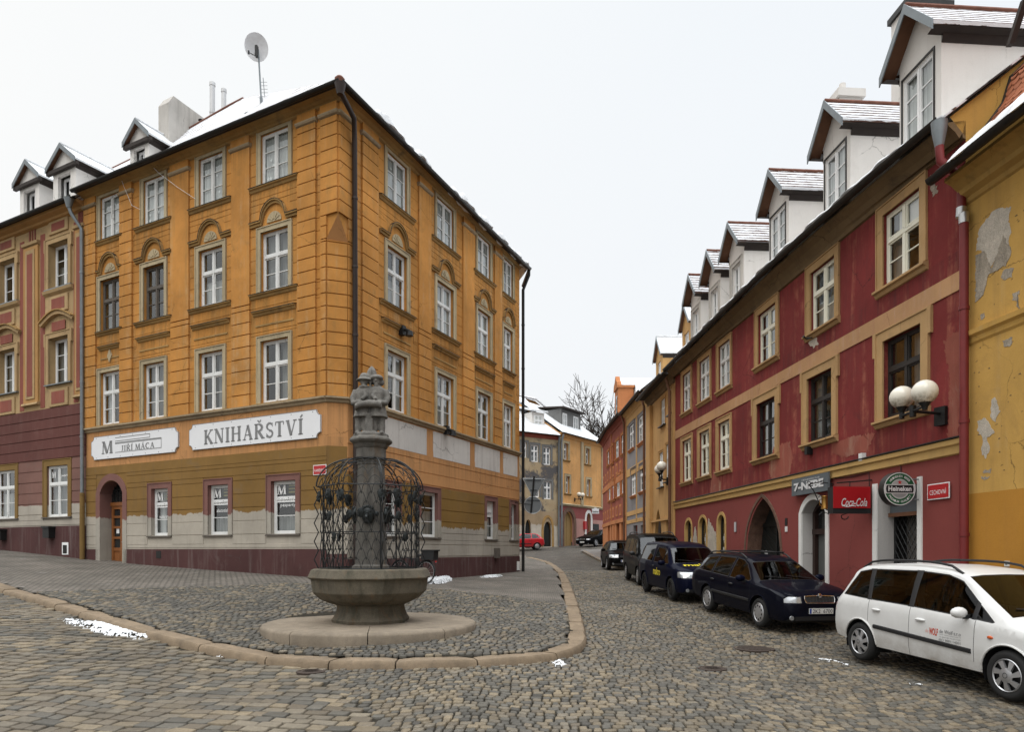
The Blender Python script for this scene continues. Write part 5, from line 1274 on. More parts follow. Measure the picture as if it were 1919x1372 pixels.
    for sd in (-1,1):
        for k in range(9):
            x0 = m+sd*.08; x1 = m+sd*1.0; z = -1.3+k*.28
            gb.fribbon(fr, [(x0,z),(x1,z+.62*1.0)] if z+.62 < .7 else [(x0,z),(x0+(x1-x0)*max(0,(.7-z)/.62),min(.7,z+.62))], .05, o, o+.022, 0)
    g = gb.build('gate', [M['gate']], RH); st = MB(); st.fplate(fr, [(m+.72+.1*math.cos(t)*(1+.2*math.sin(3*t)),-.15+.16*math.sin(t)) for t in np.linspace(0,2*PI,14)[:-1]], o+.03, o+.035); st.build('gate_sticker', M['sticker'], g)
    ss = MB(); pth = [(b+.19,-1.3)]+arch_pts(a-.02,b+.19,-.15,1.68,'point',10)[::-1]; ss.fribbon(fr, [(b+.16,-1.3)]+arch_pts(a-.05,b+.16,-.15,1.66,'point',10)[::-1]+[(a-.05,-1.3)], .10, -.01, .025); ss.build('gate_surround', M['brown_stone'], RH)
    # tavern doors
    a,b = dA[0],dA[1]; w = MB(); w.fribbon(fr, [(a-.07,-1.2)]+arch_pts(a-.07,b+.07,.98,1.38,'seg',10)+[(b+.07,-1.2)], .15, -.01, .03); w.build('door_surround', M['white_trim'], RH)
    dd = MB(); o = -.28; dd.fplate(fr, [(a,-1.2)]+arch_pts(a,b,.98,1.30,'seg',10)+[(b,-1.2)], o-.12, o-.1, 1)
    for x0,x1 in ((a,a+.12),(b-.12,b)): dd.fbox(fr, x0,x1,o-.1,o,-1.2,1.0,0)
    dd.fbox(fr, a,b,o-.1,o+.01,.42,.56,0); dd.fbox(fr, a,b,o-.1,o,-1.2,-.72,0); dd.fribbon(fr, arch_pts(a+.05,b-.05,.98,1.25,'seg',10), .1, o-.1, o, 0)
    dd.fbox(fr, a+.15,b-.15,o-.099,o-.09,-.7,.42,2); dd.build('door', [M['brown_frame'],M['pane_dark'],M['door_blind']], RH)
    a,b = dH[0],dH[1]; w = MB()
    for x0,x1 in ((a-.13,a),(b,b+.16)): w = MB(); w.fbox(fr, x0,x1,-.01,.03,-1.3,1.45); w.build('door_jamb', M['white_trim'], RH)
    dd = MB(); o = -.36; dd.fbox(fr, a-.3,b+.6,o-.8,o-.78,-1.4,1.6,1); dd.fbox(fr, b+.01,b+.03,o-.8,o,-1.4,1.5,1); dd.fbox(fr, a-.03,a-.01,o-.8,o,-1.4,1.5,1); dd.fbox(fr, a,b,o-.8,o-.05,1.33,1.36,1); dd.fbox(fr, a+.45,b-.02,o-.3,o-.28,-1.3,.8,2); dd.fbox(fr, a,a+.06,o-.05,o,-1.3,.82,0); dd.fbox(fr, b-.06,b,o-.05,o,-1.3,.82,0)
    door = dd.build('door', [M['black'],M['dark_room'],M['door_grey']], RH)
    gr = MB(); n = 9
    for k in range(-16,17):
        for sg in (1,-1):
            c0 = (a if sg > 0 else b)+sg*k*.15; p = []      # s = c0 + sg*.75*t, clipped to the door
            ts = sorted(((a+.06-c0)/(sg*.75), (b-.06-c0)/(sg*.75))); t0, t1 = max(0,ts[0]), min(2.08,ts[1])
            if t1-t0 > .05: gr.tube([fr.pt(c0+sg*.75*t0,o+.002*sg,-1.28+t0),fr.pt(c0+sg*.75*t1,o+.002*sg,-1.28+t1)], .009, 4)
    gr.build('lattice_grille', M['iron'], door)
    pn = MB(); pn.fbox(fr, a+.02,b-.02,-.30,-.27,.80,1.40,0); pn.fbox(fr, a+.02,b-.02,-.28,-.22,.72,.80,1); pn.build('door_header', [M['grey_board'],M['wood_brown']], RH)
    # gutter outlet and the red downpipe
    hp = MB(); g = Vector(P(.05,.46,7.62)); hp.lathe([(.07,-.40),(.12,-.12),(.135,.06)],12,g); hp.build('rainwater_head', M['zinc'], RH)
    dp = MB(); pipe_mb(dp, [g-Vector((0,0,.38)),P(.05,.44,6.98),P(-.05,.12,6.62),P(-.05,.12,6.05)], .075, False); pipe_mb(dp, [P(-.14,.14,5.88),P(-.14,.14,-.35)], .075); dp.build('downpipe', M['red_pipe'], RH)
    el = MB(); el.tube([P(-.05,.12,6.1),P(-.05,.13,5.95),P(-.14,.14,5.93),P(-.14,.14,5.78)], .085, 10); el.build('pipe_elbow', M['zinc_bright'], RH)
    ft = MB(); ft.tube([P(-.14,.14,-.3),P(-.14,.14,-1.5)], .095, 10); ft.build('pipe_foot', M['iron'], RH)
    for x,y,w_,h_,d_ in ((1521,845,.13,.2,.16),(1620,857,.13,.17,.1)):
        s,z = fr.hit(x,y); bx = MB(); bx.fbox(fr, s-w_/2,s+w_/2,0,d_,z-h_/2,z+h_/2); bx.build('wall_box', M['iron'] if w_ < .13 or h_ > .18 else M['white_wood'], RH)
    s,z = fr.hit(1379,988); bx = MB(); bx.fbox(fr, s-.08,s+.08,0,.03,z-.16,z+.16); bx.build('bell_panel', M['zinc_bright'], RH)
    s,z = fr.hit(1474,985); bx = MB(); bx.fbox(fr, s-.06,s+.06,0,.02,z,z+.2,0); bx.fbox(fr, s-.06,s+.06,0,.02,z-.18,z-.03,1); bx.build('house_number_plate', [M['iron'],M['white_wood']], RH)
    s,z = fr.hit(1525,632); hk = MB(); hk.tube([fr.pt(s,0,z),fr.pt(s,.2,z-.06),fr.pt(s-.1,.32,z)], .018, 6); hk.tube([fr.pt(s,.1,z-.02),fr.pt(s+.12,.25,z+.03)], .015, 6); hk.build('iron_hook', M['iron'], RH)
    cb = MB(); cb.tube([P(4.3,.02,1.74),P(3.6,.015,1.70),P(2.9,.02,1.72),P(2.85,.02,1.0)], .008, 5); cb.tube([P(1.8,.015,1.74),P(1.79,.015,1.4)], .008, 5); cb.build('cable', M['black'], RH)
def flakes(parent, name, fr, px, mats, o=.004, seed=0, rag=.02):
    """a patch of bared render with a ragged edge, standing a hair proud of the paint"""
    r = random.Random(seed); P = [fr.hit(*p) for p in px]; out = []
    for i in range(len(P)):
        a, b = P[i], P[(i+1)%len(P)]; n = max(2,int(math.hypot(b[0]-a[0],b[1]-a[1])/.035))
        for k in range(n): out.append((a[0]+(b[0]-a[0])*k/n+r.uniform(-rag,rag), a[1]+(b[1]-a[1])*k/n+r.uniform(-rag,rag)))
    mb = MB(); mb.fplate(fr, out, 0, o); mb.build(name, mats, parent)
M['yellow_gable'] = m_plaster('yellow_gable_render', (.46,.27,.07), dirt=(.2,.12,.05), dirt_amt=.35, var=.15, streak=.3, seed=41)
M['white_rev'] = m_plaster('grey_white_reveal', (.52,.50,.48), dirt=(.3,.29,.27), dirt_amt=.2, var=.08, streak=.15, seed=42)
M['white_trim'] = m_plaster('white_door_trim', (.74,.73,.70), dirt=(.4,.38,.35), dirt_amt=.15, var=.05, streak=.1, seed=43)
M['brown_frame'] = m_plain('dark_brown_frame', (.035,.018,.014), .5, var=.3)
M['door_blind'] = m_plain('grey_door_blind', (.10,.105,.10), .3, var=.2)
M['door_grey'] = m_plain('grey_inner_door', (.16,.145,.13), .6, var=.15)
M['grey_board'] = m_plain('slate_grey_board', (.10,.115,.125), .55, var=.12)
M['sticker'] = m_plain('pale_window_sticker', (.45,.46,.46), .5, var=.1)
M['bare_render'] = m_stone('bared_render', (.33,.285,.225), var=.3, scale=5, bump=.8, grain=50, stain=(.13,.11,.085), stain_amt=.6)
M['pale_render'] = m_stone('bared_pale_render', (.47,.42,.35), var=.2, scale=5, bump=.6, grain=60, stain=(.3,.26,.2), stain_amt=.3)
red_house()
for i,(px,mt) in enumerate([([(1450,838),(1480,828),(1487,860),(1478,895),(1448,905),(1440,880)],'red_base_wear'),([(1560,830),(1600,818),(1640,812),(1625,845),(1585,858),(1560,850)],'red_base_wear'),([(1770,640),(1800,615),(1805,760),(1795,820),(1775,830),(1780,720)],'red_base_wear'),([(1338,880),(1352,905),(1350,930),(1330,935),(1333,900)],'red_base_wear'),
   ([(1303,985),(1306,1005),(1308,1035),(1296,1038),(1299,1010)],'pale_render'),([(1328,972),(1336,990),(1342,1000),(1343,1040),(1322,1042),(1324,1000)],'pale_render'),([(1738,340),(1742,330),(1752,336),(1758,362),(1750,368),(1745,352)],'bare_render'),([(1515,630),(1528,628),(1534,645),(1524,652),(1516,645)],'pale_render')]):
    flakes(RH, 'worn_paint_patch', FR_, px, M[mt], seed=i, rag=.035)

# ------------------------------------------------------------------ yellow house at the right edge
FY_ = Fr((8.10,12.16), (.0766,-1.0), (-1,0))
YH = thing('peeling_yellow_house', 'yellow house with peeling plaster and red scalloped roof tiles', 'house', FY_.pt(2,0,zg(*FY_.pt(2,0,0)[:2])))
M['yellow_up'] = m_plaster('peeling_yellow_plaster', (.52,.31,.085), dirt=(.16,.10,.05), dirt_amt=.35, pale=(.45,.36,.22), pale_amt=.3, var=.18, streak=.3, seed=44)
M['yellow_low'] = m_plaster('deep_ochre_plaster', (.43,.205,.035), dirt=(.25,.12,.04), dirt_amt=.15, var=.12, streak=.2, seed=45)
M['tiles'] = None
def m_scallop():
    t = NT('beaver_tail_tiles'); p = t.pos(); c = t.mix(t.noise(11, 5, .65, p), (.22,.065,.03), (.40,.15,.075)); c = t.mix(t.math('MULTIPLY', t.ramp(t.noise(2.2, 6, .7, p), .5, .7), .5), c, (.10,.045,.03))
    t.principled(color=c, rough=.85, spec=.2, normal=t.bump(t.noise(40, 4, .6, p), .3, .01)); return t.mat
M['tiles'] = m_scallop()
def yellow_house():
    fr = FY_; L = 7; mb = MB(); P = fr.pt
    wall_grid(mb, fr, 0, L, -2.4, 6.7, [], lambda s,z: 1 if z < 1.0 else 0, zb=(1.0,))
    mb.poly([P(0,0,-2.4),P(0,-5,-2.4),P(0,-5,6.7),P(0,0,6.7)],0)
    mb.fmould(fr, 0, L, [(0,3.62),(.03,3.66),(.04,3.74),(.09,3.78),(.10,3.86),(.04,3.88),(0,3.9)], 0)
    mb.build('wall', [M['yellow_up'],M['yellow_low']], YH)
    co = MB(); co.fmould(fr, 0, L, [(0,6.14),(.04,6.17),(.06,6.24),(.16,6.30),(.18,6.38),(.30,6.48),(.42,6.54),(.42,6.60),(0,6.64)]); co.build('cornice', M['yellow_cornice'], YH)
    # bell-cast roof: every course of tiles is a scalloped strip
    prof = [(.56,6.70),(.05,7.14),(-.37,7.56),(-.68,7.98),(-.83,8.46),(-1.5,9.1),(-3.5,10.6)]
    def at_len(d):
        for (a,b),(c,e) in zip(prof[:-1],prof[1:]):
            l = math.hypot(c-a,e-b)
            if d <= l: return a+(c-a)*d/l, b+(e-b)*d/l, math.atan2(e-b,c-a)
            d -= l
        return c,e,math.atan2(e-b,c-a)
    rf = MB(); rf.add([P(s,o,z-.02) for o,z in prof for s in (.05,L)], [(2*i,2*i+1,2*i+3,2*i+2) for i in range(len(prof)-1)], 1)
    d = 0.0; row = 0; tw = .17
    while d < 4.6:
        s = .05-(tw/2 if row % 2 else 0)
        while s < 5.2:
            top = at_len(d+.30); bot = at_len(d); q = []
            lift = .022; r = RW.uniform(-.006,.006)
            for k in range(7):
                x = -1+k/3; yy = 1-math.sqrt(max(0,1-x*x*.96)); dd = at_len(d+yy*.085)
                q.append(P(max(.05,s+tw/2+x*tw*.48),dd[0]+lift+.005,dd[1]+lift+r))
            q += [P(max(.05,s+tw*.98),top[0],top[1]+.004),P(max(.05,s+tw*.02),top[0],top[1]+.004)]
            dn = [(a,b,c-.02) for a,b,c in q]; rf.prism(dn, q, 0); s += tw
        d += .155; row += 1
    roof = rf.build('roof', [M['tiles'],M['roof_dark']], YH)
    vb = MB(); V = [P(.0,o,z) for o,z in prof]
    for a,b in zip(prof[:-1],prof[1:]):
        vb.hexa([P(-.06,a[0],a[1]-.14),P(.06,a[0],a[1]-.14),P(.06,b[0],b[1]-.14),P(-.06,b[0],b[1]-.14),P(-.06,a[0],a[1]+.06),P(.06,a[0],a[1]+.06),P(.06,b[0],b[1]+.06),P(-.06,b[0],b[1]+.06)])
    vb.build('verge_board', M['roof_dark'], roof)
    gt = MB(); gutter_mb(gt, [P(-.12,.60,6.64),P(L,.60,6.64)], .10); gt.build('gutter', M['metal_dark'], roof)
    sn = MB(); snow_strip(sn, lambda s,a,u: P(s, .42+a, 6.86-a*.8+u), .12, 3.2, 9, .26, .10, .06, .5)
    sn.build('roof_snow', M['snow'], roof)['kind'] = 'stuff'
    # gable of a dormer higher up, cut by the picture edge
    bb = MB(); a = Vector(at(1897,70,12.3)); b = Vector(at(1925,5,12.0)); bb.hexa([a+Vector(v) for v in ((-.05,0,-.1),(.05,0,-.1),(.05,.1,-.1),(-.05,.1,-.1))]+[b+Vector(v) for v in ((-.05,0,.1),(.05,0,.1),(.05,.1,.1),(-.05,.1,.1))]); bb.build('dormer_bargeboard', M['roof_dark'], roof)
    for i,(px,mt,oo) in enumerate([([(1829,470),(1835,430),(1860,395),(1894,386),(1891,415),(1896,436),(1890,448),(1892,475),(1872,470),(1858,500),(1840,470)],'pale_render',.004),
        ([(1828,480),(1845,470),(1858,505),(1880,442),(1897,470),(1884,498),(1852,516),(1845,548),(1829,568)],'bare_render',.007),([(1880,505),(1900,500),(1896,520),(1882,526),(1877,518)],'bare_render',.005),([(1897,552),(1910,545),(1906,572),(1912,580),(1905,566),(1898,562)],'bare_render',.005),
        ([(1836,590),(1845,586),(1845,598),(1838,600)],'bare_render',.005),([(1880,640),(1897,632),(1896,646),(1884,652)],'bare_render',.005),([(1857,750),(1866,745),(1874,770),(1866,790),(1858,785)],'pale_render',.005),([(1833,790),(1845,782),(1864,810),(1850,822),(1856,840),(1848,860),(1840,850),(1842,820),(1832,808)],'pale_render',.005),([(1843,882),(1857,880),(1855,886),(1843,887)],'bare_render',.005),([(1840,894),(1855,893),(1850,900),(1841,899)],'bare_render',.005)]):
        flakes(YH, 'peeled_patch', fr, px, M[mt], o=oo, seed=50+i, rag=.018)
    r = random.Random(12)
    pk = MB()
    for k in range(60):
        s, z = r.uniform(.1,2.2), r.choice([r.uniform(3.9,6.1),r.uniform(1.2,3.6)]); l = r.uniform(.015,.06); pk.fplate(fr, [(s,z),(s+l,z+r.uniform(-.01,.02)),(s+l*.8,z+.02),(s+l*.2,z+.015)], 0, .003)
    pk.build('flaked_specks', M['bare_dark'], YH)['kind'] = 'stuff'
    s,z = fr.hit(1888,1057); ol = MB(); ol.fbox(fr, s-.045,s+.045,0,.02,z-.045,z+.045,0); ol.fbox(fr, s-.02,s+.02,.02,.026,z-.02,z+.02,1); ol.build('socket', [M['white_wood'],M['grey_letter']], YH)
M['bare_dark'] = m_plain('dark_flake_hole', (.14,.09,.045), .9, var=.3)
M['yellow_cornice'] = m_plaster('grimy_yellow_cornice', (.40,.245,.075), dirt=(.06,.045,.025), dirt_amt=.75, var=.25, streak=.5, seed=46)
yellow_house()
# ------------------------------------------------------------------ houses farther along the street
def simple_house(name, label, fr, s0, s1, zb, ze, wallfn, mats, zbands, wins, doors=(), cornice=None, roof_pitch=.8, roof_depth=5, roof_mat='snow', eave=.35, gut=True, reveal=.15, wkw=None, extra=None, side=True):
    base = fr.pt((s0+s1)/2,0,0); H = thing(name, label, 'house', (base[0],base[1],zg(base[0],min(base[1],75))))
    mb = MB(); ops = [(w[0],w[1],w[2],w[3]) for w in wins]+[d[:4]+((d[4],d[5]) if len(d) > 5 else ()) for d in doors]
    wall_grid(mb, fr, s0, s1, zb, ze, ops, wallfn, zb=zbands, reveal=reveal)
    if side:
        for s in (s0,s1): mb.poly([fr.pt(s,0,zb),fr.pt(s,0,ze),fr.pt(s,-roof_depth,ze+roof_pitch*roof_depth),fr.pt(s,-roof_depth,zb)],0)
    if extra: extra(mb, fr)
    mb.build('wall', mats, H)
    co = MB(); co.fmould(fr, s0, s1, [(0,ze-.42),(.06,ze-.38),(.10,ze-.25),(.22,ze-.15),(.27,ze-.04),(0,ze)]); co.build('cornice', cornice or mats[0], H)
    rf = MB(); rf.poly([fr.pt(s0,eave,ze),fr.pt(s1,eave,ze),fr.pt(s1,-roof_depth,ze+(roof_depth+eave)*roof_pitch),fr.pt(s0,-roof_depth,ze+(roof_depth+eave)*roof_pitch)],0)
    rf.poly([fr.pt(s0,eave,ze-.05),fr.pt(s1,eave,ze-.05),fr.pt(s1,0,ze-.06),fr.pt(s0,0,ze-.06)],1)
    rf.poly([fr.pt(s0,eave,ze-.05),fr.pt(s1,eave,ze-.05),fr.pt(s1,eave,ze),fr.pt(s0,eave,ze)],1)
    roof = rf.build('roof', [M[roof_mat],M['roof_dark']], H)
    if gut:
        gt = MB(); gutter_mb(gt, [fr.pt(s0,eave+.05,ze-.02),fr.pt(s1,eave+.05,ze-.02)], .09); gt.build('gutter', M['metal_dark'], roof)
    for w in wins:
        kw = dict(depth=.10, transom=.64, fw=.06); kw.update(wkw or {}); kw.update(w[4] if len(w) > 4 else {})
        window(H, fr, w[0], w[1], w[2], w[3], **kw)
    for d in doors:
        dm = MB(); a,b,c,e = d[:4]; mt = d[6] if len(d) > 6 else 'gate'
        if len(d) > 5 and d[4]:
            dm.fplate(fr, [(a,c)]+arch_pts(a,b,d[5],e,d[4],8)+[(b,c)], -.3, -.26)
            dm.fribbon(fr, [((a+b)/2,c),((a+b)/2,e-.05)], .05, -.26, -.23)
        else:
            dm.fbox(fr, a, b, -.3, -.26, c, e); dm.fbox(fr, a+.1, b-.1, -.26, -.235, c+.2, c+(e-c)*.45); dm.fbox(fr, a+.1, b-.1, -.26, -.235, c+(e-c)*.52, e-.15)
        dm.build('door', M[mt], H)
    return H, roof
def W(fr, x0,y0,x1,y1, **kw):
    a = fr.hit(x0,(y0+y1)/2)[0]; b = fr.hit(x1,(y0+y1)/2)[0]; m = (x0+x1)/2; return (min(a,b),max(a,b),fr.hit(m,y1)[1],fr.hit(m,y0)[1],kw)
def Dr(fr, x0,y0,x1,zbot,arch=None,spring=.6,mat='gate'):
    a = fr.hit(x0,y0)[0]; b = fr.hit(x1,y0)[0]; zt = fr.hit((x0+x1)/2,y0)[1]; r = (min(a,b),max(a,b),zbot,zt)
    return r+((arch, zbot+(zt-zbot)*spring, mat) if arch else (None,0,mat))

# plan of the right-hand row
P1,P2,P3,P4,P5 = (6.94,29.05),(6.88,34.3),(6.83,40.7),(6.80,46.5),(7.05,53.0)
FT_, FG, FO1, FO2 = fr2(P1,P2,(-1,0)), fr2(P2,P3,(-1,0)), fr2(P3,P4,(-1,0)), fr2(P4,P5,(-1,0))
M['tan_wall'] = m_plaster('tan_yellow_plaster', (.52,.31,.125), dirt=(.2,.12,.06), dirt_amt=.3, var=.16, streak=.35, seed=51)
M['grey_wall'] = m_plaster('blue_grey_plaster', (.235,.22,.22), dirt=(.12,.11,.1), dirt_amt=.3, var=.12, streak=.3, seed=52)
M['orange_wall'] = m_plaster('orange_plaster', (.47,.185,.075), dirt=(.2,.1,.05), dirt_amt=.3, var=.15, streak=.3, seed=53)
M['brick_red'] = m_plaster('far_red_plaster', (.28,.08,.055), dirt=(.3,.15,.08), dirt_amt=.45, var=.2, streak=.3, seed=54)
M['grey_stucco'] = m_plaster('grey_shingle', (.17,.17,.165), dirt=(.1,.1,.1), dirt_amt=.3, var=.15, streak=.2, seed=55)
L1 = math.hypot(P2[0]-P1[0],P2[1]-P1[1]); L2 = math.hypot(P3[0]-P2[0],P3[1]-P2[1]); L3 = math.hypot(P4[0]-P3[0],P4[1]-P3[1]); L4 = math.hypot(P5[0]-P4[0],P5[1]-P4[1])
sk = dict(sill=(.12,.14), sill_mat='metal_dark', surround=(.08,.02), sur_mat='tan_wall')
H, roof = simple_house('tan_narrow_house', 'narrow tan house with pointed passage next to the long red house', FT_, 0, L1, -2, 7.58, lambda s,z: 0, [M['tan_wall']], (),
    [W(FT_,1254,726,1261.5,776,**sk,wood='white_wood',depth=.03,back='grey'),W(FT_,1239,748,1246.7,797,**sk,wood='white_wood',depth=.03,back='grey'),W(FT_,1248.5,832,1257,902,**sk,wood='white_wood',depth=.03,back='grey'),W(FT_,1236,848,1243.3,913,**sk,wood='white_wood',depth=.03,back='grey')],
    [Dr(FT_,1226,954,1241,-1.5,'point',.35),Dr(FT_,1249,971,1259,-1.5,None,0,'door_grey')], cornice=M['soffit'], roof_mat='snow', eave=.55)
for q in ((.02,.35,0,.10,-1.5,7.0),(L1-.9,L1,0,.16,-1.5,7.1),(.35,L1-.9,0,.09,1.35,1.45)): xb = MB(); xb.fbox(FT_, *q); xb.build('pilaster' if q[4] < 0 else 'string_course', M['tan_wall'], H)
d = MB(); pipe_mb(d, [FT_.pt(.2,.35,7.4),FT_.pt(.15,.2,6.8),FT_.pt(.15,.2,-1.0)], .06); d.build('downpipe', M['wood_brown'], H)
# its dormers
dd = gable_dormer(H, FT_, 1.9, 1.5, -1.0, 8.4, 10.15, 11.15, 3.5, 'tan_wall', 'roof_dark', 'snow', (1.5,2.3,8.5,9.9), over=.15, side_over=.12, snowcap=False)
window(dd, FT_, 1.5, 2.3, 8.5, 9.9, depth=.06, transom=None, rows_low=2, wood='white', back='net', o0=-1.0)
gb = [(1197,1207.5,779,829),(1180,1188.5,795.5,841),(1199.5,1210.5,872,920),(1183.5,1192,881,928.5)]
sg = dict(depth=.03,wood='white',sill=(.15,.12,1), sill_mat='orange_wall', surround=(.14,.03), sur_mat='grey_wall')
def grey_extra(mb, fr):
    for z0,z1 in ((4.30,4.75),(2.0,2.25),(1.55,1.75)): mb.fbox(fr, 0, L2, -.01, .03, z0, z1, 1)
    mb.fbox(fr, 0, .5, -.01, .06, -1.5, 7.9, 1); mb.fbox(fr, L2/2-.12, L2/2+.12, -.01, .03, 1.6, 7.8, 1); mb.fbox(fr, L2-.2, L2, -.01, .04, 1.6, 7.9, 1); mb.fbox(fr, 0, L2, -.01, .035, 7.35, 7.8, 1)
H, roof = simple_house('blue_grey_house', 'blue grey house framed by ochre bands in the curving row', FG, 0, L2, -2, 8.12, lambda s,z: 0, [M['grey_wall'],M['tan_wall']], (),
    [W(FG,b[0],b[2],b[1],b[3],**sg,back=k) for b,k in zip(gb,('net','half','sides','net'))], [Dr(FG,1187,985,1194.5,-1.4),Dr(FG,1201,984,1209.5,-.2,None,0,'white_rev')], cornice=M['tan_wall'], extra=grey_extra, eave=.4)
d = MB(); pipe_mb(d, [FG.pt(.3,.4,7.95),FG.pt(.25,.2,7.3),FG.pt(.25,.2,-1.0)], .06); d.build('downpipe', M['wood_brown'], H)
dd = gable_dormer(H, FG, 2.6, 1.6, -1.1, 9.0, 10.4, 11.5, 3.5, 'tan_wall', 'roof_dark', 'snow', (2.2,3.0,9.1,10.2), over=.15, side_over=.12, snowcap=False)
window(dd, FG, 2.2, 3.0, 9.1, 10.2, depth=.06, transom=None, rows_low=2, wood='white', back='net', o0=-1.1)
so = dict(depth=.04,wood='white',sill=(.1,.1,1), sill_mat='orange_wall', surround=(.12,.03), sur_mat='orange_wall')
def red_extra(L):
    def f(mb, fr):
        mb.fbox(fr, 0, L, -.01, .04, 4.35, 4.75, 1); mb.fbox(fr, 0, L, -.01, .05, 1.75, 2.0, 1)
        mb.fbox(fr, 0, .25, -.01, .05, 2, 8, 1)
        n = int(L/1.4)
        for k in range(n):
            s = L*(k+.5)/n
            for z in (2.2,4.95): mb.fbox(fr, s-.36, s+.36, -.01, .03, z, z+.7, 1); mb.fbox(fr, s-.2, s+.2, .03, .035, z+.15, z+.55, 0)
    return f
H, roof = simple_house('red_orange_house', 'red house with orange trim and pilasters on the bend', FO1, 0, L3, -2, 8.3, lambda s,z: 1 if z < 1.8 else 0, [M['brick_red'],M['orange_wall']], (1.8,),
    [W(FO1,*b,**so) for b in ((1164.5,814,1171,850),(1154,826,1160,859),(1165,885,1171.7,924.5),(1155.5,891,1162,931))], [Dr(FO1,1164.5,972,1170,-1.2,None,0,'brick_red'),Dr(FO1,1155,975,1160.5,-1.2,None,0,'brick_red')], cornice=M['brick_red'], extra=red_extra(L3), eave=.4)
d = MB(); pipe_mb(d, [FO1.pt(.05,.3,8.1),FO1.pt(.05,.15,7.6),FO1.pt(.05,.15,-1.0)], .06); d.build('downpipe', M['wood_brown'], H)
ga = MB(); s = 4.2; q = lambda z0,z1,w: None
ga.fbox(FO1, 3.7, 5.1, -1.1, -.1, 8.2, 10.6, 0); ga.fbox(FO1, 3.6, 5.2, -1.15, -.02, 10.6, 10.75, 0); ga.fplate(FO1, [(3.6,10.75),(5.2,10.75),(5.05,11.0),(4.7,11.15),(4.4,11.5),(4.1,11.15),(3.75,11.0)], -.3, -.02, 0); ga.fbox(FO1, 4.1, 4.7, -.1, -.09, 9.0, 10.2, 1); ga.fplate(FO1, [(3.6,10.76),(5.2,10.76),(4.4,11.4)], -2.4, -.3, 2)
ga.build('stepped_gable', [M['orange_wall'],M['pane_dark'],M['snow']], roof)
gw = MB(); gw.fbox(FO1, 3.0, 5.0, -5.5, -1.12, 8.0, 10.0, 0); gw.hexa([FO1.pt(2.8,-1.12,10.0),FO1.pt(5.1,-1.12,10.0),FO1.pt(5.1,-5.5,10.0),FO1.pt(2.8,-5.5,10.0),FO1.pt(3.6,-1.2,10.75),FO1.pt(4.4,-1.2,10.75),FO1.pt(4.4,-5.5,10.75),FO1.pt(3.6,-5.5,10.75)],1); gw.build('dormer', [M['brick_red'],M['snow']], roof)
H, roof = simple_house('red_bend_house', 'farther half of red row with orange base beside the leafless tree', FO2, 0, L4, -2, 8.38, lambda s,z: 1 if z < 1.8 else 0, [M['brick_red'],M['orange_wall']], (1.8,),
    [W(FO2,*b,**so) for b in ((1144.8,837,1149.3,868),(1138.5,846,1142,872),(1146.5,901,1151.3,936),(1140.5,907,1144.5,938))], [Dr(FO2,1145.5,976,1150,-.9,None,0,'brick_red'),Dr(FO2,1139,980,1142.5,-.8,None,0,'brick_red')], cornice=M['brick_red'], extra=red_extra(L4), eave=.4)

# ------------------------------------------------------------------ houses that close the street
FD = fr2((4.38,64.0),(-4.5,58.5),(0,-1)); FE = fr2((4.42,64.0),(9.55,71.2),(-.6,-1))
def m_decay():
    t = NT('decayed_render'); p = t.pos(); sx = t.n('SeparateXYZ'); t.l(p, sx.inputs[0])
    c = t.mix(t.ramp(t.noise(.5, 8, .72, p), .38, .6), (.36,.27,.16), (.42,.34,.22)); c = t.mix(t.ramp(t.noise(.35, 8, .75, p, dist=.6), .48, .56), c, (.10,.095,.095)); c = t.mix(t.ramp(t.noise(1.4, 8, .7, p), .58, .68), c, (.2,.15,.1))
    t.principled(color=c, rough=.93, spec=.15, normal=t.bump(t.noise(8, 6, .7, p), .4, .05)); return t.mat
M['door_tan'] = m_plain('tan_wooden_door', (.27,.17,.06), .6, var=.25)
M['decay'] = m_decay(); M['decay_low'] = m_twotone('whitewashed_base', (.55,.50,.42), (.36,.27,.17), 2.3, amp=.5, dirt=.5, seed=9.)
M['far_orange'] = m_plaster('far_orange_plaster', (.62,.33,.125), dirt=(.30,.16,.07), dirt_amt=.5, pale=(.5,.4,.25), pale_amt=.4, var=.2, streak=.4, seed=56)
M['far_pink'] = m_plaster('far_pink_plaster', (.42,.23,.20), dirt=(.3,.12,.1), dirt_amt=.4, var=.15, streak=.25, seed=57)
M['far_red'] = m_plaster('far_red_band', (.26,.075,.07), dirt=(.2,.1,.1), dirt_amt=.3, var=.15, streak=.25, seed=58)
kd = dict(wood='white', surround=(.18,.03), sur_mat='grey_stucco')
H, roof = simple_house('decayed_house', 'stained grey and cream house with a rounded dark door behind the road signs', FD, 0, 9, -1.5, 10.75, lambda s,z: 1 if z < 3.6 else 0, [M['decay'],M['decay_low']], (3.6,),
    [W(FD,995.5,834,1009,866,**kd,back='half'),W(FD,1018.5,838,1031.5,871.5,**kd,back='half'),W(FD,978,829,987,858,**kd,back='half'),W(FD,1019.5,902,1033,936,**kd,back='half'),W(FD,998,899,1011,932,**kd,back='half')],
    [Dr(FD,1019,978,1034,.35,'round',.62),Dr(FD,984,974,996,.2,'round',.6)], cornice=M['brick_red'], roof_mat='snow', roof_pitch=.75, roof_depth=6)
d = MB(); pipe_mb(d, [FD.pt(.2,.4,10.6),FD.pt(.1,.15,9.9),FD.pt(.1,.15,.4)], .09); d.build('downpipe', M['zinc'], H)
rb = MB(); da,db = sorted((FD.hit(1036,990)[0],FD.hit(1016.5,990)[0])); rb.fribbon(FD, [(da,.35)]+arch_pts(da,db,2.0,3.15,'round',10)+[(db,.35)], .22, 0, .05); rb.build('door_surround', M['moulding'], H)
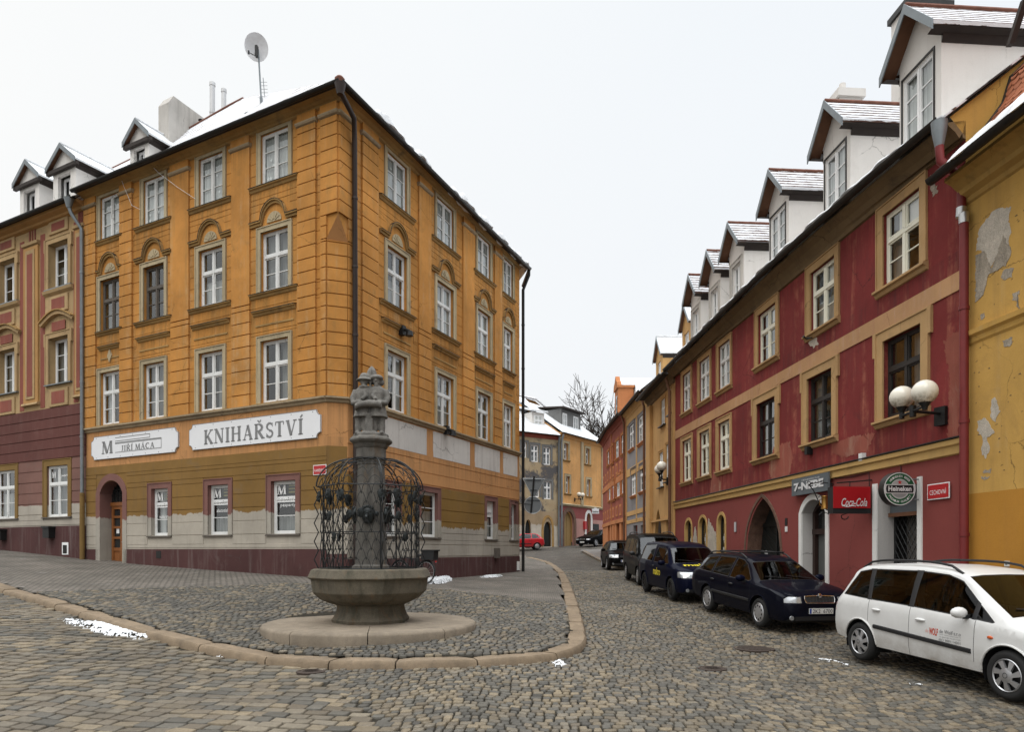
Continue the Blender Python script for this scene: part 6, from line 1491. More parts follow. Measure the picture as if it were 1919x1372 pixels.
a = FD.hit(1001,800,-1.2)[0]; b = FD.hit(1016,800,-1.2)[0]; a,b = min(a,b),max(a,b)
dm = MB(); z0 = 11.1; dm.fbox(FD, a-.25, b+.25, -3.5, -1.2, z0, z0+1.9, 0); dm.hexa([FD.pt(a-.5,-.9,z0+1.9),FD.pt(b+.5,-.9,z0+1.9),FD.pt(b+.5,-4.5,z0+2.9),FD.pt(a-.5,-4.5,z0+2.9),FD.pt(a-.5,-.9,z0+2.05),FD.pt(b+.5,-.9,z0+2.05),FD.pt(b+.5,-4.5,z0+3.05),FD.pt(a-.5,-4.5,z0+3.05)],1); dm = dm.build('dormer', [M['white_render'],M['snow']], roof)
window(H, FD, a, b, z0+.35, z0+1.6, depth=-.04, o0=-1.2, wood='white', transom=.6, back='half')
ke = dict(wood='white', surround=(.2,.06), sur_mat='surround', sill=(.3,.15,1), sill_mat='moulding', depth=.2)
H, roof = simple_house('far_orange_house', 'orange house with pink ground floor and grey twin window dormer', FE, 0, 8.8, -1.5, 11.1, lambda s,z: 2 if z < 3.1 else 1 if z < 4.2 else 0, [M['far_orange'],M['far_red'],M['far_pink']], (3.1,4.2),
    [W(FE,1056,831,1064.5,862,**ke,back='half'),W(FE,1097.5,841,1104.5,870,**ke,back='half'),W(FE,1060,893,1067,925,**ke,back='sides'),W(FE,1099.5,899,1106,930,**ke,back='sides')],
    [Dr(FE,1056,959,1075,.4,'round',.68,'door_tan'),Dr(FE,1098.5,962,1107,.6,'round',.8,'far_red')], cornice=M['far_orange'], roof_mat='snow', roof_pitch=.72, roof_depth=5)
xb = MB(); xb.fmould(FE, 0, 8.8, [(0,4.2),(.12,4.25),(.2,4.4),(0,4.5)]); xb.build('string_course', M['surround'], H)
for s in (0.05,4.0,8.3): xb = MB(); xb.fbox(FE, s, s+.45, 0, .12, 4.5, 10.7); xb.build('pilaster', M['surround'], H)
sr = MB(); w_ = Dr(FE,1056,959,1075,.4); sr.fribbon(FE, [(w_[0]-.2,.4)]+arch_pts(w_[0]-.2,w_[1]+.2,.4+(w_[3]-.4)*.66,w_[3]+.2,'round',10)+[(w_[1]+.2,.4)], .42, 0, .08); sr.build('arch_surround', M['brown_stone'], H)
w_ = Dr(FE,1098.5,962,1107,.6); sr = MB(); sr.fribbon(FE, [(w_[0]-.15,.6)]+arch_pts(w_[0]-.15,w_[1]+.15,.6+(w_[3]-.6)*.8,w_[3]+.15,'round',8)+[(w_[1]+.15,.6)], .3, 0, .05); sr.build('arch_surround', M['white_trim'], H)
d = MB(); pipe_mb(d, [FE.pt(.15,.4,10.9),FE.pt(.12,.2,10.2),FE.pt(.12,.2,4.3)], .09); pipe_mb(d, [FE.pt(.12,.2,4.3),FE.pt(.12,.2,.4)], .1, False); d.build('downpipe', M['zinc'], H)
dm = MB(); q = [FE.hit(x,800,-1.5)[0] for x in (1052,1088)]; a,b = min(q),max(q); dm.fbox(FE, a, b, -4.5, -1.5, 11.6, 14.0, 0); dm.hexa([FE.pt(a-.2,-1.1,14.0),FE.pt(b+.3,-1.1,14.0),FE.pt(b+.3,-5,14.35),FE.pt(a-.2,-5,14.35),FE.pt(a-.2,-1.1,14.15),FE.pt(b+.3,-1.1,14.15),FE.pt(b+.3,-5,14.5),FE.pt(a-.2,-5,14.5)],1); dm.build('dormer', [M['grey_stucco'],M['roof_dark']], roof)
for x0,x1 in ((1054,1062),(1074,1083)):
    q = [FE.hit(x,800,-1.5)[0] for x in (x0,x1)]; window(H, FE, min(q), max(q), 12.15, 13.6, depth=-.05, o0=-1.5, wood='white', transom=None, rows_low=2, back='net', fw=.09)
pb = MB(); s,z = FE.hit(1094.5,985); pb.fbox(FE, s-.18,s+.18,0,.2,z-.4,z+.4); pb.build('wall_box', M['red_sign'], H)
s,z = FE.hit(1116.5,988); pb = MB(); pb.fbox(FE, s-.6,s+.6,.0,.05,z-.3,z+.3); pb.build('notice_board', M['black'], H)
# roof and gable of a house behind, the snowy bank, a house behind the tree
bh = thing('house_behind', 'tiled roof with snow rising behind the decayed house', 'house', (1.5,72,.5))
mb = MB(); A = lambda x,y,D=72: at(x,y,D); mb.prism([A(968,840),A(1034,840),A(1034,778),A(1003,752),A(968,742)],[A(968,840,80),A(1034,840,80),A(1034,778,80),A(1003,752,80),A(968,742,80)]); mb.build('wall', M['far_orange'], bh)
mb = MB(); mb.hexa([A(965,742,71.5),A(1005,751,71.5),A(1005,749,80.5),A(965,740,80.5),A(965,739,71.5),A(1005,748,71.5),A(1005,746,80.5),A(965,737,80.5)]); mb.hexa([A(1005,751,71.5),A(1040,780,71.5),A(1040,778,80.5),A(1005,749,80.5),A(1005,748,71.5),A(1040,777,71.5),A(1040,775,80.5),A(1005,746,80.5)]); mb.build('roof', M['tile_snow'], bh)
mb = MB(); mb.prism([(9.0,73,-1),(16,73,-1),(16,73,4.2),(9.0,73,4.0)],[(9.0,90,-1),(18,90,-1),(18,90,7),(9.0,90,7)]); o = mb.build('snowy_bank', M['snow']); o['kind'] = 'structure'
mb = MB(); mb.prism([(9.3,72.2,-1),(14,72.2,-1),(14,72.2,1.6),(9.3,72.2,2.2)],[(9.3,73.2,-1),(14,73.2,-1),(14,73.2,1.7),(9.3,73.2,2.3)]); o = mb.build('stone_wall', M['chimney_render']); tag(o, 'low grey retaining wall between the orange house and red row', 'wall')
yb = thing('yellow_house_behind', 'pale yellow house glimpsed behind the bare tree trunk', 'house', (13,95,1)); mb = MB(); mb.box(10.5,22,95,103,-1,10.3); mb.build('wall', M['tan_wall'], yb); mb = MB(); mb.prism([(10,94.5,10.3),(22.5,94.5,10.3),(22.5,103.5,10.3),(10,103.5,10.3)],[(10.5,98.5,13),(22,98.5,13),(22,99.5,13),(10.5,99.5,13)]); mb.build('roof', M['snow'], yb)

# bare tree
def bare_tree():
    T = thing('bare_tree', 'tall leafless tree rising behind the bend of the street', 'tree', (11.3,84,.8)); r = random.Random(21); tr = MB(); tw = MB()
    def grow(p, d, L, rad, lev):
        n = 4; rad = max(rad,.032); path = [p]; rr = [rad]; q = p
        for i in range(n):
            d = (d+Vector((r.uniform(-.16,.16),r.uniform(-.16,.16),r.uniform(-.04,.10)))).normalized(); q = q+d*(L/n); path.append(q); rr.append(rad*(1-.38*(i+1)/n))
        (tr if lev < 2 else tw).tube(path, rr, 7 if lev < 2 else 4, cap=False)
        if lev >= 6: return
        for k in range(4 if lev in (1,2,3) else 3):
            a = r.uniform(0,2*PI); sp = r.uniform(.45,.9) if lev else r.uniform(.2,.5); side = d.orthogonal().normalized(); side.rotate(Matrix.Rotation(a,3,d))
            i = n if k == 0 else r.choice([2,3,4]); nd = (d*math.cos(sp*(.35 if k == 0 else 1))+side*math.sin(sp*(.35 if k == 0 else 1))); grow(path[i], nd.normalized(), L*r.uniform(.66,.84), rr[i]*(.78 if k == 0 else .6), lev+1)
    grow(Vector((11.3,84,.3)), Vector((.0,0,1)), 5.6, .46, 0)
    bark = m_stone('dark_bark', (.055,.045,.038), var=.35, scale=6, bump=.8, grain=30)
    tr.build('trunk', bark, T, recalc=False); tw.build('crown', bark, T, recalc=False)
bare_tree()
# ------------------------------------------------------------------ cars
def m_carglass():
    t = NT('car_glass'); lw = t.n('LayerWeight'); lw.inputs['Blend'].default_value = .5
    f = t.math('ADD', t.math('MULTIPLY', t.math('POWER', lw.outputs['Facing'], 4.0), .6), .035, clamp=True)
    g = t.n('BsdfGlossy'); g.inputs['Roughness'].default_value = .02; g.inputs['Color'].default_value = (.95,.96,.97,1)
    tr = t.n('BsdfTransparent'); tr.inputs['Color'].default_value = (.13,.15,.145,1); mx = t.n('MixShader'); t.l(f, mx.inputs[0]); t.l(tr.outputs[0], mx.inputs[1]); t.l(g.outputs[0], mx.inputs[2]); t.l(mx.outputs[0], t.out.inputs['Surface']); return t.mat
M['carglass'] = m_carglass()
M['lamp'] = m_plain('clear_headlamp', (.30,.31,.32), .10, .3, spec=.8, var=.25, nscale=14, coat=1.0)
M['indicator'] = m_plain('orange_lens', (.5,.09,.015), .2, spec=.6, var=.1); M['taillamp'] = m_plain('red_lens', (.35,.01,.01), .15, spec=.6, var=.1)
M['chrome'] = m_plain('chrome', (.75,.75,.75), .12, 1.0, var=.03); M['alloy'] = m_plain('silver_hubcap', (.42,.42,.43), .35, .7, var=.12)
M['plate_white'] = m_plain('number_plate_white', (.62,.62,.60), .4, var=.04); M['plate_blue'] = m_plain('plate_blue_strip', (.02,.05,.25), .4)
M['seat'] = m_plain('dark_seat', (.03,.03,.032), .9, var=.2); M['yellow_letter'] = m_plain('yellow_letters', (.75,.62,.03), .4, var=.04); M['gap'] = m_plain('panel_gap', (.006,.006,.006), .9)
M['paint_white'] = m_paint('white_car_paint', (.63,.63,.62), dirty=.8, dust=(.30,.27,.23)); M['paint_navy'] = m_paint('dark_navy_paint', (.004,.0045,.009), gloss=.32, spec=.08, dirty=.06, dust=(.05,.045,.04))
M['paint_blue'] = m_paint('blue_car_paint', (.0035,.0045,.014), gloss=.22, spec=.08, dirty=.05, dust=(.05,.045,.04)); M['paint_black'] = m_paint('black_car_paint', (.004,.004,.0045), gloss=.18, spec=.06, dirty=.04, dust=(.05,.045,.04)); M['paint_red'] = m_paint('red_car_paint', (.38,.012,.018), dirty=.3); M['paint_grey'] = m_paint('dark_grey_paint', (.007,.0075,.009), gloss=.2, spec=.08, dirty=.05, dust=(.05,.045,.04))

class Car:
    def __init__(self, spec):
        self.__dict__.update(spec)
    def I(self, tab, x): return float(np.interp(x, [p[0] for p in tab], [p[1] for p in tab]))
    def section(self, x):
        w = self.W/2*self.I(self.wt, x); zb = self.I(self.zbt, x); zt = self.I(self.top, x); be = min(self.I(self.belt, x), zt-.015); wr = min(self.I(self.wrt, x), w*.97)
        wb = w*.975; gh = zt-be; cr = min(.05, gh*.35); H = be-zb
        Y = lambda k: wb+(wr-wb)*k
        return [(0,zb),(w*.8,zb),(w*.955,zb+.05),(w*.985,zb+H*.25),(w,zb+H*.5),(w*.995,zb+H*.72),(w*.99,zb+H*.88),(wb,be),(Y(.30),be+(gh-cr)*.33),(Y(.62),be+(gh-cr)*.66),(wr,zt-cr-.012),(wr*.93,zt-cr*.55),(wr*.6,zt-cr*.15),(0,zt)]
    def side_y(self, x, z):
        s = self.section(x)[2:11]; return float(np.interp(z, [p[1] for p in s], [p[0] for p in s]))
    def top_z(self, x, y):
        s = self.section(x)[::-1]; ys = [p[0] for p in s[:5]]; return float(np.interp(abs(y), ys, [p[1] for p in s[:5]]))
    def front_x(self, y, z):
        """front-most x of the body at (y,z)"""
        for x in np.linspace(self.xf, self.xf-.8, 161):
            s = self.section(x)
            if s[0][1] <= z <= self.top_z(x, y) and self.side_y(x, max(z,s[2][1])) >= abs(y): return float(x)
        return self.xf-.4

def build_car(spec, label, loc, fwd, name='parked_car', group='cars parked in the street'):
    c = Car(spec); T = thing(name, label, 'car', loc, group); T.rotation_euler = (0, math.atan2(-spec.get('pitch',0),1) if False else 0, math.atan2(fwd[1],fwd[0]))
    # mesh parts are made in the car's own axes
    def put(mb, nm, mats, parent=None, recalc=True):
        o = mb.build(nm, mats, None, recalc); o.parent = parent or T; return o
    xs = sorted(set([round(v,3) for v in list(np.linspace(c.xr, c.xf, 62))+[c.ws[0],c.ws[1],c.rw[0],c.rw[1]]+[c.xf-.02,c.xf-.05,c.xf-.09,c.xr+.02,c.xr+.05,c.xr+.09]]))
    bm = bmesh.new(); lay = bm.faces.layers.int.new('band'); NJ = 14; rows = []
    for x in xs:
        s = c.section(x); r = [bm.verts.new((x,y,z)) for y,z in s]; l = [bm.verts.new((x,-y,z)) for y,z in s[1:-1]]; rows.append((r, [r[0]]+l+[r[-1]]))
    for i in range(len(xs)-1):
        for q in (0,1):
            for j in range(NJ-1):
                a,b = rows[i][q], rows[i+1][q]; f = bm.faces.new((a[j],b[j],b[j+1],a[j+1]) if q == 0 else (a[j],a[j+1],b[j+1],b[j])); f[lay] = j; f.smooth = True
    for i in (0,-1):
        r, l = rows[i]; f = bm.faces.new(r+l[1:-1][::-1]); f[lay] = 20
    bmesh.ops.recalc_face_normals(bm, faces=bm.faces)
    def cut(sel, p, n):
        fs = [f for f in bm.faces if sel(f)]
        if not fs: return
        g = set(fs)
        for f in fs: g.update(f.edges); g.update(f.verts)
        bmesh.ops.bisect_plane(bm, geom=list(g), plane_co=p, plane_no=n, dist=1e-5)
    cen = lambda f: f.calc_center_median()
    def inpoly(P, x, z): return bool(inside(P, np.array([x]), np.array([z]))[0])
    def cut_poly(P, jlo, jhi):
        xlo, xhi = min(p[0] for p in P)-.12, max(p[0] for p in P)+.12
        for a,b in zip(P, P[1:]+P[:1]):
            d = Vector((b[0]-a[0],0,b[1]-a[1])); n = Vector((-d.z,0,d.x)).normalized()
            cut(lambda f: jlo <= f[lay] <= jhi and xlo < cen(f).x < xhi, (a[0],0,a[1]), n)
    gl = {}
    for k,P in enumerate(c.side_windows):
        cut_poly(P, 7, 9)
    for P in getattr(c,'pillars',[]): cut_poly(P, 7, 9)
    # door seams
    for x0,z0,z1 in c.seams:
        for e in (-.004,.004): cut(lambda f: 2 <= f[lay] <= 9 and abs(cen(f).x-x0) < .2, (x0+e,0,0), (1,0,0))
    R = c.rw_ + .055
    for ax in (c.WB/2, -c.WB/2):
        P = [(ax+R*math.cos(t), c.rw_+R*math.sin(t)) for t in np.linspace(-.35, PI+.35, 15)]+[(ax-R*.94,-.3),(ax+R*.94,-.3)]
        cut_poly(P, 1, 6)
        bmesh.ops.delete(bm, geom=[f for f in bm.faces if 1 <= f[lay] <= 6 and inpoly(P, cen(f).x, cen(f).z)], context='FACES')
    # headlamps and grille
    hx = c.hl
    zone = lambda f: cen(f).x > hx['x']-.25 and f[lay] < 13
    for z in (hx['z0'],hx['z1']): cut(zone, (0,0,z), (0,0,1))
    for y in (hx['y0'],-hx['y0']): cut(zone, (0,y,0), (0,1,0))
    cut(zone, (hx['x'],0,0), (1,0,hx.get('rake',.4)))
    g = c.gr
    for z in (g['z0'],g['z1']): cut(lambda f: cen(f).x > c.xf-.35 and abs(cen(f).y) < g['y']+.2, (0,0,z), (0,0,1))
    for y in (g['y'],-g['y']): cut(lambda f: cen(f).x > c.xf-.35, (0,y,0), (0,1,0))
    def faces(sel): return [f for f in bm.faces if sel(f)]
    sets = []
    for k,P in enumerate(c.side_windows):
        for sg in (1,-1): sets.append(('side_window', faces(lambda f: 7 <= f[lay] <= 9 and cen(f).y*sg > 0 and inpoly(P, cen(f).x, cen(f).z)), 'carglass', 1))
    sets.append(('windscreen', faces(lambda f: f[lay] >= 11 and f[lay] < 20 and c.ws[0] < cen(f).x < c.ws[1]), 'carglass', 1))
    sets.append(('rear_window', faces(lambda f: f[lay] >= 11 and f[lay] < 20 and c.rw[0] < cen(f).x < c.rw[1]), 'carglass', 1))
    used = set()
    lampn = []
    for sg in (1,-1):
        fs = faces(lambda f: cen(f).x+hx.get('rake',.4)*cen(f).z > hx['x'] and hx['z0'] < cen(f).z < hx['z1'] and cen(f).y*sg > hx['y0'] and f[lay] < 21); sets.append(('headlight', fs, 'lamp', 2))
    sets.append(('grille', faces(lambda f: cen(f).x > c.xf-.35 and abs(cen(f).y) < g['y'] and g['z0'] < cen(f).z < g['z1']), 'black', 3))
    border = []
    for nm,fs,mt,kd in sets:
        fs = [f for f in fs if f.is_valid and f not in used]
        if not fs: continue
        if kd == 1:
            r = bmesh.ops.inset_region(bm, faces=fs, thickness=.016, depth=-.004, use_even_offset=True); border += r['faces']
        else:
            r = bmesh.ops.inset_region(bm, faces=fs, thickness=.008, depth=-.006, use_even_offset=True); border += r['faces']
        used.update(fs)
        mb = MB(); vi = {}
        for f in fs:
            for v in f.verts:
                if v not in vi: vi[v] = len(vi); mb.v.append(tuple(v.co))
            mb.f.append(tuple(vi[v] for v in f.verts)); mb.m.append(0); mb.sm.append(True)
        o = put(mb, nm, M[mt], recalc=False); lampn.append((nm,o))
    bl = set(border)
    dead = [f for f in used if f.is_valid]
    me = bpy.data.meshes.new('body'); midx = {}
    for f in bm.faces:
        mi = 0
        if f in bl: mi = 1
        elif 2 <= f[lay] <= 9 and any(abs(cen(f).x-x0) < .0045 and z0 < cen(f).z < z1 for x0,z0,z1 in c.seams): mi = 2
        elif 7 <= f[lay] <= 9 and any(inpoly(P, cen(f).x, cen(f).z) for P in getattr(c,'pillars',[])): mi = 1
        elif f[lay] <= 1 or (getattr(c,'dark_low',0) and cen(f).z < c.dark_low): mi = 1
        f.material_index = mi
    bmesh.ops.delete(bm, geom=dead, context='FACES')
    bm.to_mesh(me); bm.free()
    for m_ in (M[c.paint], M['black'], M['gap']): me.materials.append(m_)
    me.update()
    try: me.set_sharp_from_angle(angle=math.radians(38))
    except Exception: pass
    body = bpy.data.objects.new('body', me); COL.objects.link(body); body.parent = T
    # wheel wells, arch lips
    for ax in (c.WB/2,-c.WB/2):
        for sg in (1,-1):
            wl = MB(); al = MB()
            yo = sg*(c.W/2*.97); yi = sg*(c.W/2-.32); n = 14; P0 = []; P1 = []
            for k in range(n+1):
                t = -.35+(PI+.7)*k/n; P0.append((ax+R*math.cos(t),yo-sg*.02,c.rw_+R*math.sin(t))); P1.append((ax+R*math.cos(t),yi,c.rw_+R*math.sin(t)))
            wl.add(P0+P1, [(k,k+1,n+2+k,n+1+k) for k in range(n)]+[tuple(range(n+1,2*n+2))])
            al.tube([(ax+(R+.008)*math.cos(t), sg*(c.side_y(min(max(ax+R*math.cos(t),c.xr+.06),c.xf-.06), max(c.rw_+R*math.sin(t),.3))+.003), c.rw_+(R+.008)*math.sin(t)) for t in np.linspace(.02,PI-.02,17)], .014, 6)
            put(wl, 'wheel_well', M['black'], body); put(al, 'wheel_arch', M[c.paint if not getattr(c,'black_arch',0) else 'black'], body)
    # floor pan and seats
    it = MB(); fl_z = .32; it.box(c.xr+.3,c.ws[1]-.1,-c.W/2*.85,c.W/2*.85,fl_z-.02,fl_z)
    bz = c.I(c.belt,0)
    for xx in c.seats:
        for yy in (-.36,.36):
            it.box(xx-.22,xx+.24,yy-.24,yy+.24,fl_z,fl_z+.3); it.loft([[(xx-.2-k*.18,yy-.23+q*.03,fl_z+.2+k*(bz-fl_z-.12)) if 0 else (xx-.18-k*.14+a,yy+b,fl_z+.25+k*(bz-fl_z-.12)) for a,b in ((-.06,-.22),(.06,-.22),(.06,.22),(-.06,.22))] for k in (0,.5,1)]); it.box(xx-.42,xx-.32,yy-.12,yy+.12,bz+.10,bz+.28)
    it.box(c.ws[1]-.55,c.ws[1]-.12,-c.W/2*.82,c.W/2*.82,bz-.25,bz-.02)
    sw = [(c.ws[1]-.62,.36+.18*math.cos(t),bz-.08+.18*math.sin(t)) for t in np.linspace(0,2*PI,17)]; it.tube(sw,.015,6)
    put(it, 'interior', M['seat'])
    # wheels
    def wheel(ax, sg):
        wm = MB(); r = c.rw_; wd = .2
        Q = Matrix.Rotation(-PI/2*sg,4,'X'); ctr = (ax, sg*(c.W/2-.012-wd/2), r)
        prof = [(r*.66,-wd/2),(r*.9,-wd/2+.005),(r*.985,-wd/2+.035),(r,-wd/2+.07),(r,wd/2-.07),(r*.985,wd/2-.035),(r*.9,wd/2-.003),(r*.8,wd/2+.004),(r*.68,wd/2-.006),(r*.655,wd/2-.03)]
        wm.lathe(prof, 40, ctr, 0, True, Q, cap=False); ty = put(wm, 'wheel', M['rubber'])
        rm = MB(); rm.lathe([(r*.66,wd/2-.008),(r*.635,wd/2+.0),(r*.60,wd/2-.012)], 40, ctr, 0, True, Q, cap=False); rm.lathe([(r*.64,wd/2-.05),(.001,wd/2-.05)], 32, ctr, 1, False, Q, cap=False)
        kind = c.rim; R3 = r*.62
        def pt(rad, an, h): return Vector(ctr)+(Q @ Vector((rad*math.cos(an),rad*math.sin(an),h)))
        if kind == 'holes':
            N = 10; st = 4
            rm.lathe([(r*.60,wd/2-.012),(r*.52,wd/2+.002)], 40, ctr, 0, True, Q, cap=False); rm.lathe([(r*.40,wd/2+.006),(r*.2,wd/2+.012),(.001,wd/2+.014)], 40, ctr, 0, True, Q, cap=False)
            for k in range(N):
                a0 = 2*PI*k/N; a1 = a0+2*PI/N*.52; rm.add([pt(r*.52,a0,wd/2+.002),pt(r*.52,a1,wd/2+.002),pt(r*.40,a1,wd/2+.006),pt(r*.40,a0,wd/2+.006)],[(0,1,2,3)],0,False)
        elif kind == 'spokes':
            N = 7; tw = .30
            rm.lathe([(r*.30,wd/2+.004),(r*.2,wd/2+.016),(.001,wd/2+.018)], 32, ctr, 0, True, Q, cap=False)
            for k in range(N):
                a = 2*PI*k/N; w0, w1 = .30, .20
                rm.add([pt(r*.20,a-w0,wd/2+.012),pt(r*.20,a+w0,wd/2+.012),pt(r*.61,a+w1+tw,wd/2-.006),pt(r*.61,a-w1+tw,wd/2-.006),pt(r*.20,a-w0,wd/2-.02),pt(r*.20,a+w0,wd/2-.02),pt(r*.61,a+w1+tw,wd/2-.03),pt(r*.61,a-w1+tw,wd/2-.03)],[(0,1,2,3),(0,1,5,4),(1,2,6,5),(3,0,4,7)],0,False)
            for k in range(12): rm.add([pt(.028,2*PI*k/12,wd/2+.021),pt(.028,2*PI*(k+1)/12,wd/2+.021),pt(.034,2*PI*(k+1)/12,wd/2+.021),pt(.034,2*PI*k/12,wd/2+.021)],[(0,1,2,3)],1,False)
        else:
            N = 8
            for k in range(N):
                a = 2*PI*k/N; rm.add([pt(r*.1,a-.5,wd/2-.01),pt(r*.1,a+.5,wd/2-.01),pt(r*.61,a+.14,wd/2-.012),pt(r*.61,a-.14,wd/2-.012)],[(0,1,2,3)],0,False)
            rm.lathe([(r*.2,wd/2-.012),(.001,wd/2)], 24, ctr, 0, True, Q, cap=False)
        put(rm, 'rim', [M[c.rim_mat],M['black']], ty, recalc=False)
    for ax in (c.WB/2,-c.WB/2):
        for sg in (1,-1): wheel(ax, sg)
    # mirrors, handles, moulding, rails
    for sg in (1,-1):
        mx, mz = c.mirror; y = c.side_y(mx, mz); mm = MB(); mm.ball((mx,sg*(y+.13),mz+.06),1,14,0,sx=.075,sy=.115,sz=.075); mm.box(mx-.03,mx+.03,min(sg*(y-.02),sg*(y+.08)),max(sg*(y-.02),sg*(y+.08)),mz-.02,mz+.03,1); put(mm, 'mirror', [M[c.mirror_mat],M['black']])
        for hx_,hz in c.handles:
            hm = MB(); y = c.side_y(hx_,hz); hm.ball((hx_,sg*(y+.012),hz),1,12,0,sx=.095,sy=.022,sz=.022); put(hm, 'door_handle', M[c.handle_mat])
        if getattr(c,'mould',None):
            x0,x1,z0,z1 = c.mould; mo = MB(); n = 14; pts = [(x0+(x1-x0)*k/n, z0+(z1-z0)*k/n) for k in range(n+1)]
            mo.loft([[(x,sg*(c.side_y(x,z)+o),z+dz) for o,dz in ((-.004,-.035),(.014,-.025),(.018,0),(.014,.025),(-.004,.035))] for x,z in pts]); put(mo, 'side_moulding', M['black'])
        if getattr(c,'rails',None):
            x0,x1 = c.rails; rl = MB(); n = 10; pth = []
            for k in range(n+1):
                x = x0+(x1-x0)*k/n; yy = c.I(c.wrt,x)*.93; up = .075*min(1,math.sin(PI*k/n)*2.6)+.0; pth.append((x,sg*yy,c.top_z(x,yy)+up-.005))
            rl.tube(pth,.018,8); put(rl, 'roof_rail', M['black'])
            if getattr(c,'crossbars',0):
                pass
        if getattr(c,'repeater',None):
            x,z = c.repeater; rp = MB(); rp.ball((x,sg*(c.side_y(x,z)+.004),z),1,12,0,sx=.045,sy=.014,sz=.022); put(rp, 'side_repeater', M['indicator'])
    if getattr(c,'crossbars',0):
        cb = MB()
        for x in c.crossbars: yy = c.I(c.wrt,x)*.98; cb.tube([(x,-yy,c.top_z(x,0)+.06),(x,yy,c.top_z(x,0)+.06)],.016,6)
        put(cb, 'roof_bars', M['black'])
    # bumper line, plate, grille frame
    px = c.front_x(0, c.plate_z); pl = MB(); pl.box(px+.0,px+.022,-.26,.26,c.plate_z-.055,c.plate_z+.055,0); pl.box(px+.022,px+.024,-.255,-.215,c.plate_z-.05,c.plate_z+.05,1)
    po = put(pl, 'number_plate', [M['plate_white'],M['plate_blue']])
    if getattr(c,'plate_text',None):
        tx = MB(); text_on(tx, lambda x,y: (px+.0265, x, c.plate_z+y), c.plate_text, -.19, .24, -.040, .040, 0, .002)
        put(tx, 'plate_lettering', M['black'], po, recalc=False)
    fr = MB(); q = [];  gy, z0, z1 = g['y'],g['z0'],g['z1']
    for y,z in [(-gy*.92,z0),(0,z0-.005),(gy*.92,z0),(gy,(z0+z1)/2),(gy*.97,z1),(0,z1+.012),(-gy*.97,z1),(-gy,(z0+z1)/2),(-gy*.92,z0)]: q.append((c.front_x(y,z)+.004,y,z))
    fr.tube(q,.011,6); put(fr, 'grille_frame', M['chrome' if c.chrome else 'black'])
    gs = MB()
    for k in range(9):
        y = -gy*.85+gy*1.7*k/8; gs.tube([(c.front_x(y,z0+.01)-.004,y,z0+.01),(c.front_x(y,z1-.01)-.004,y,z1-.01)],.005,4)
    gs.tube([(c.front_x(y,(z0+z1)/2)-.006,y,(z0+z1)/2) for y in np.linspace(-gy*.88,gy*.88,7)],.006,4)
    put(gs, 'grille_bars', M['metal_dark'])
    lo = MB(); zz = c.plate_z-.14; pts = [(c.front_x(y,zz)+.003,y,zz) for y in np.linspace(-.55,.55,9)]; lo.loft([[(x-.02,y,z-.05),(x+.004,y,z-.05),(x+.004,y,z+.03),(x-.02,y,z+.03)] for x,y,z in pts]); put(lo, 'lower_intake', M['black'])
    for sg in (1,-1):
        fl = MB(); y = sg*c.W*.36; fl.lathe([(.05,0),(.045,.012),(.001,.014)],14,(c.front_x(y,zz)+.0,y,zz),M=Matrix.Rotation(PI/2,4,'Y')); put(fl, 'fog_lamp', M['lamp'])
    wp = MB()
    for y0 in (-.05,.45): 
        a = (c.ws[1]-.02,y0+.1,c.top_z(c.ws[1]-.02,y0)+.012); b = (c.ws[1]-.12,y0-.48,c.top_z(c.ws[1]-.12,y0-.48)+.014); wp.tube([a,b],.008,5)
    put(wp, 'wiper', M['black'])
    for sg in (1,-1):
        tl = MB(); zt = c.tail; tl.loft([[(x,sg*(c.side_y(x,z)+.006),z),(x,sg*(c.side_y(x,z)-.03),z),(x-.0,sg*(c.side_y(x,z)-.03),z+.01)] for x,z in [(c.xr+.10,zt[0]),(c.xr+.09,(zt[0]+zt[1])/2),(c.xr+.12,zt[1])]]); put(tl, 'tail_light', M['taillamp'])
    return T, c, put

def spec(**k): return k
def car_at(sp, label, fw, rw, side, name='parked_car', extra=None):
    """fw, rw: where the front and rear wheel of the visible side stand (plan); side = -1 right side, +1 left side"""
    d = Vector((fw[0]-rw[0], fw[1]-rw[1])).normalized(); m = Vector(((fw[0]+rw[0])/2,(fw[1]+rw[1])/2)); left = Vector((-d.y,d.x)); ctr = m-left*side*(sp['W']/2-.02)
    zf = zg(*(ctr+d*sp['WB']/2)); zr = zg(*(ctr-d*sp['WB']/2))
    T, c, put = build_car(sp, label, (ctr.x,ctr.y,(zf+zr)/2+.018), (d.x,d.y), name)
    T.rotation_mode = 'XYZ'; T.rotation_euler = (0, -math.atan2(zf-zr, sp['WB']), math.atan2(d.y,d.x))
    return T, c, put

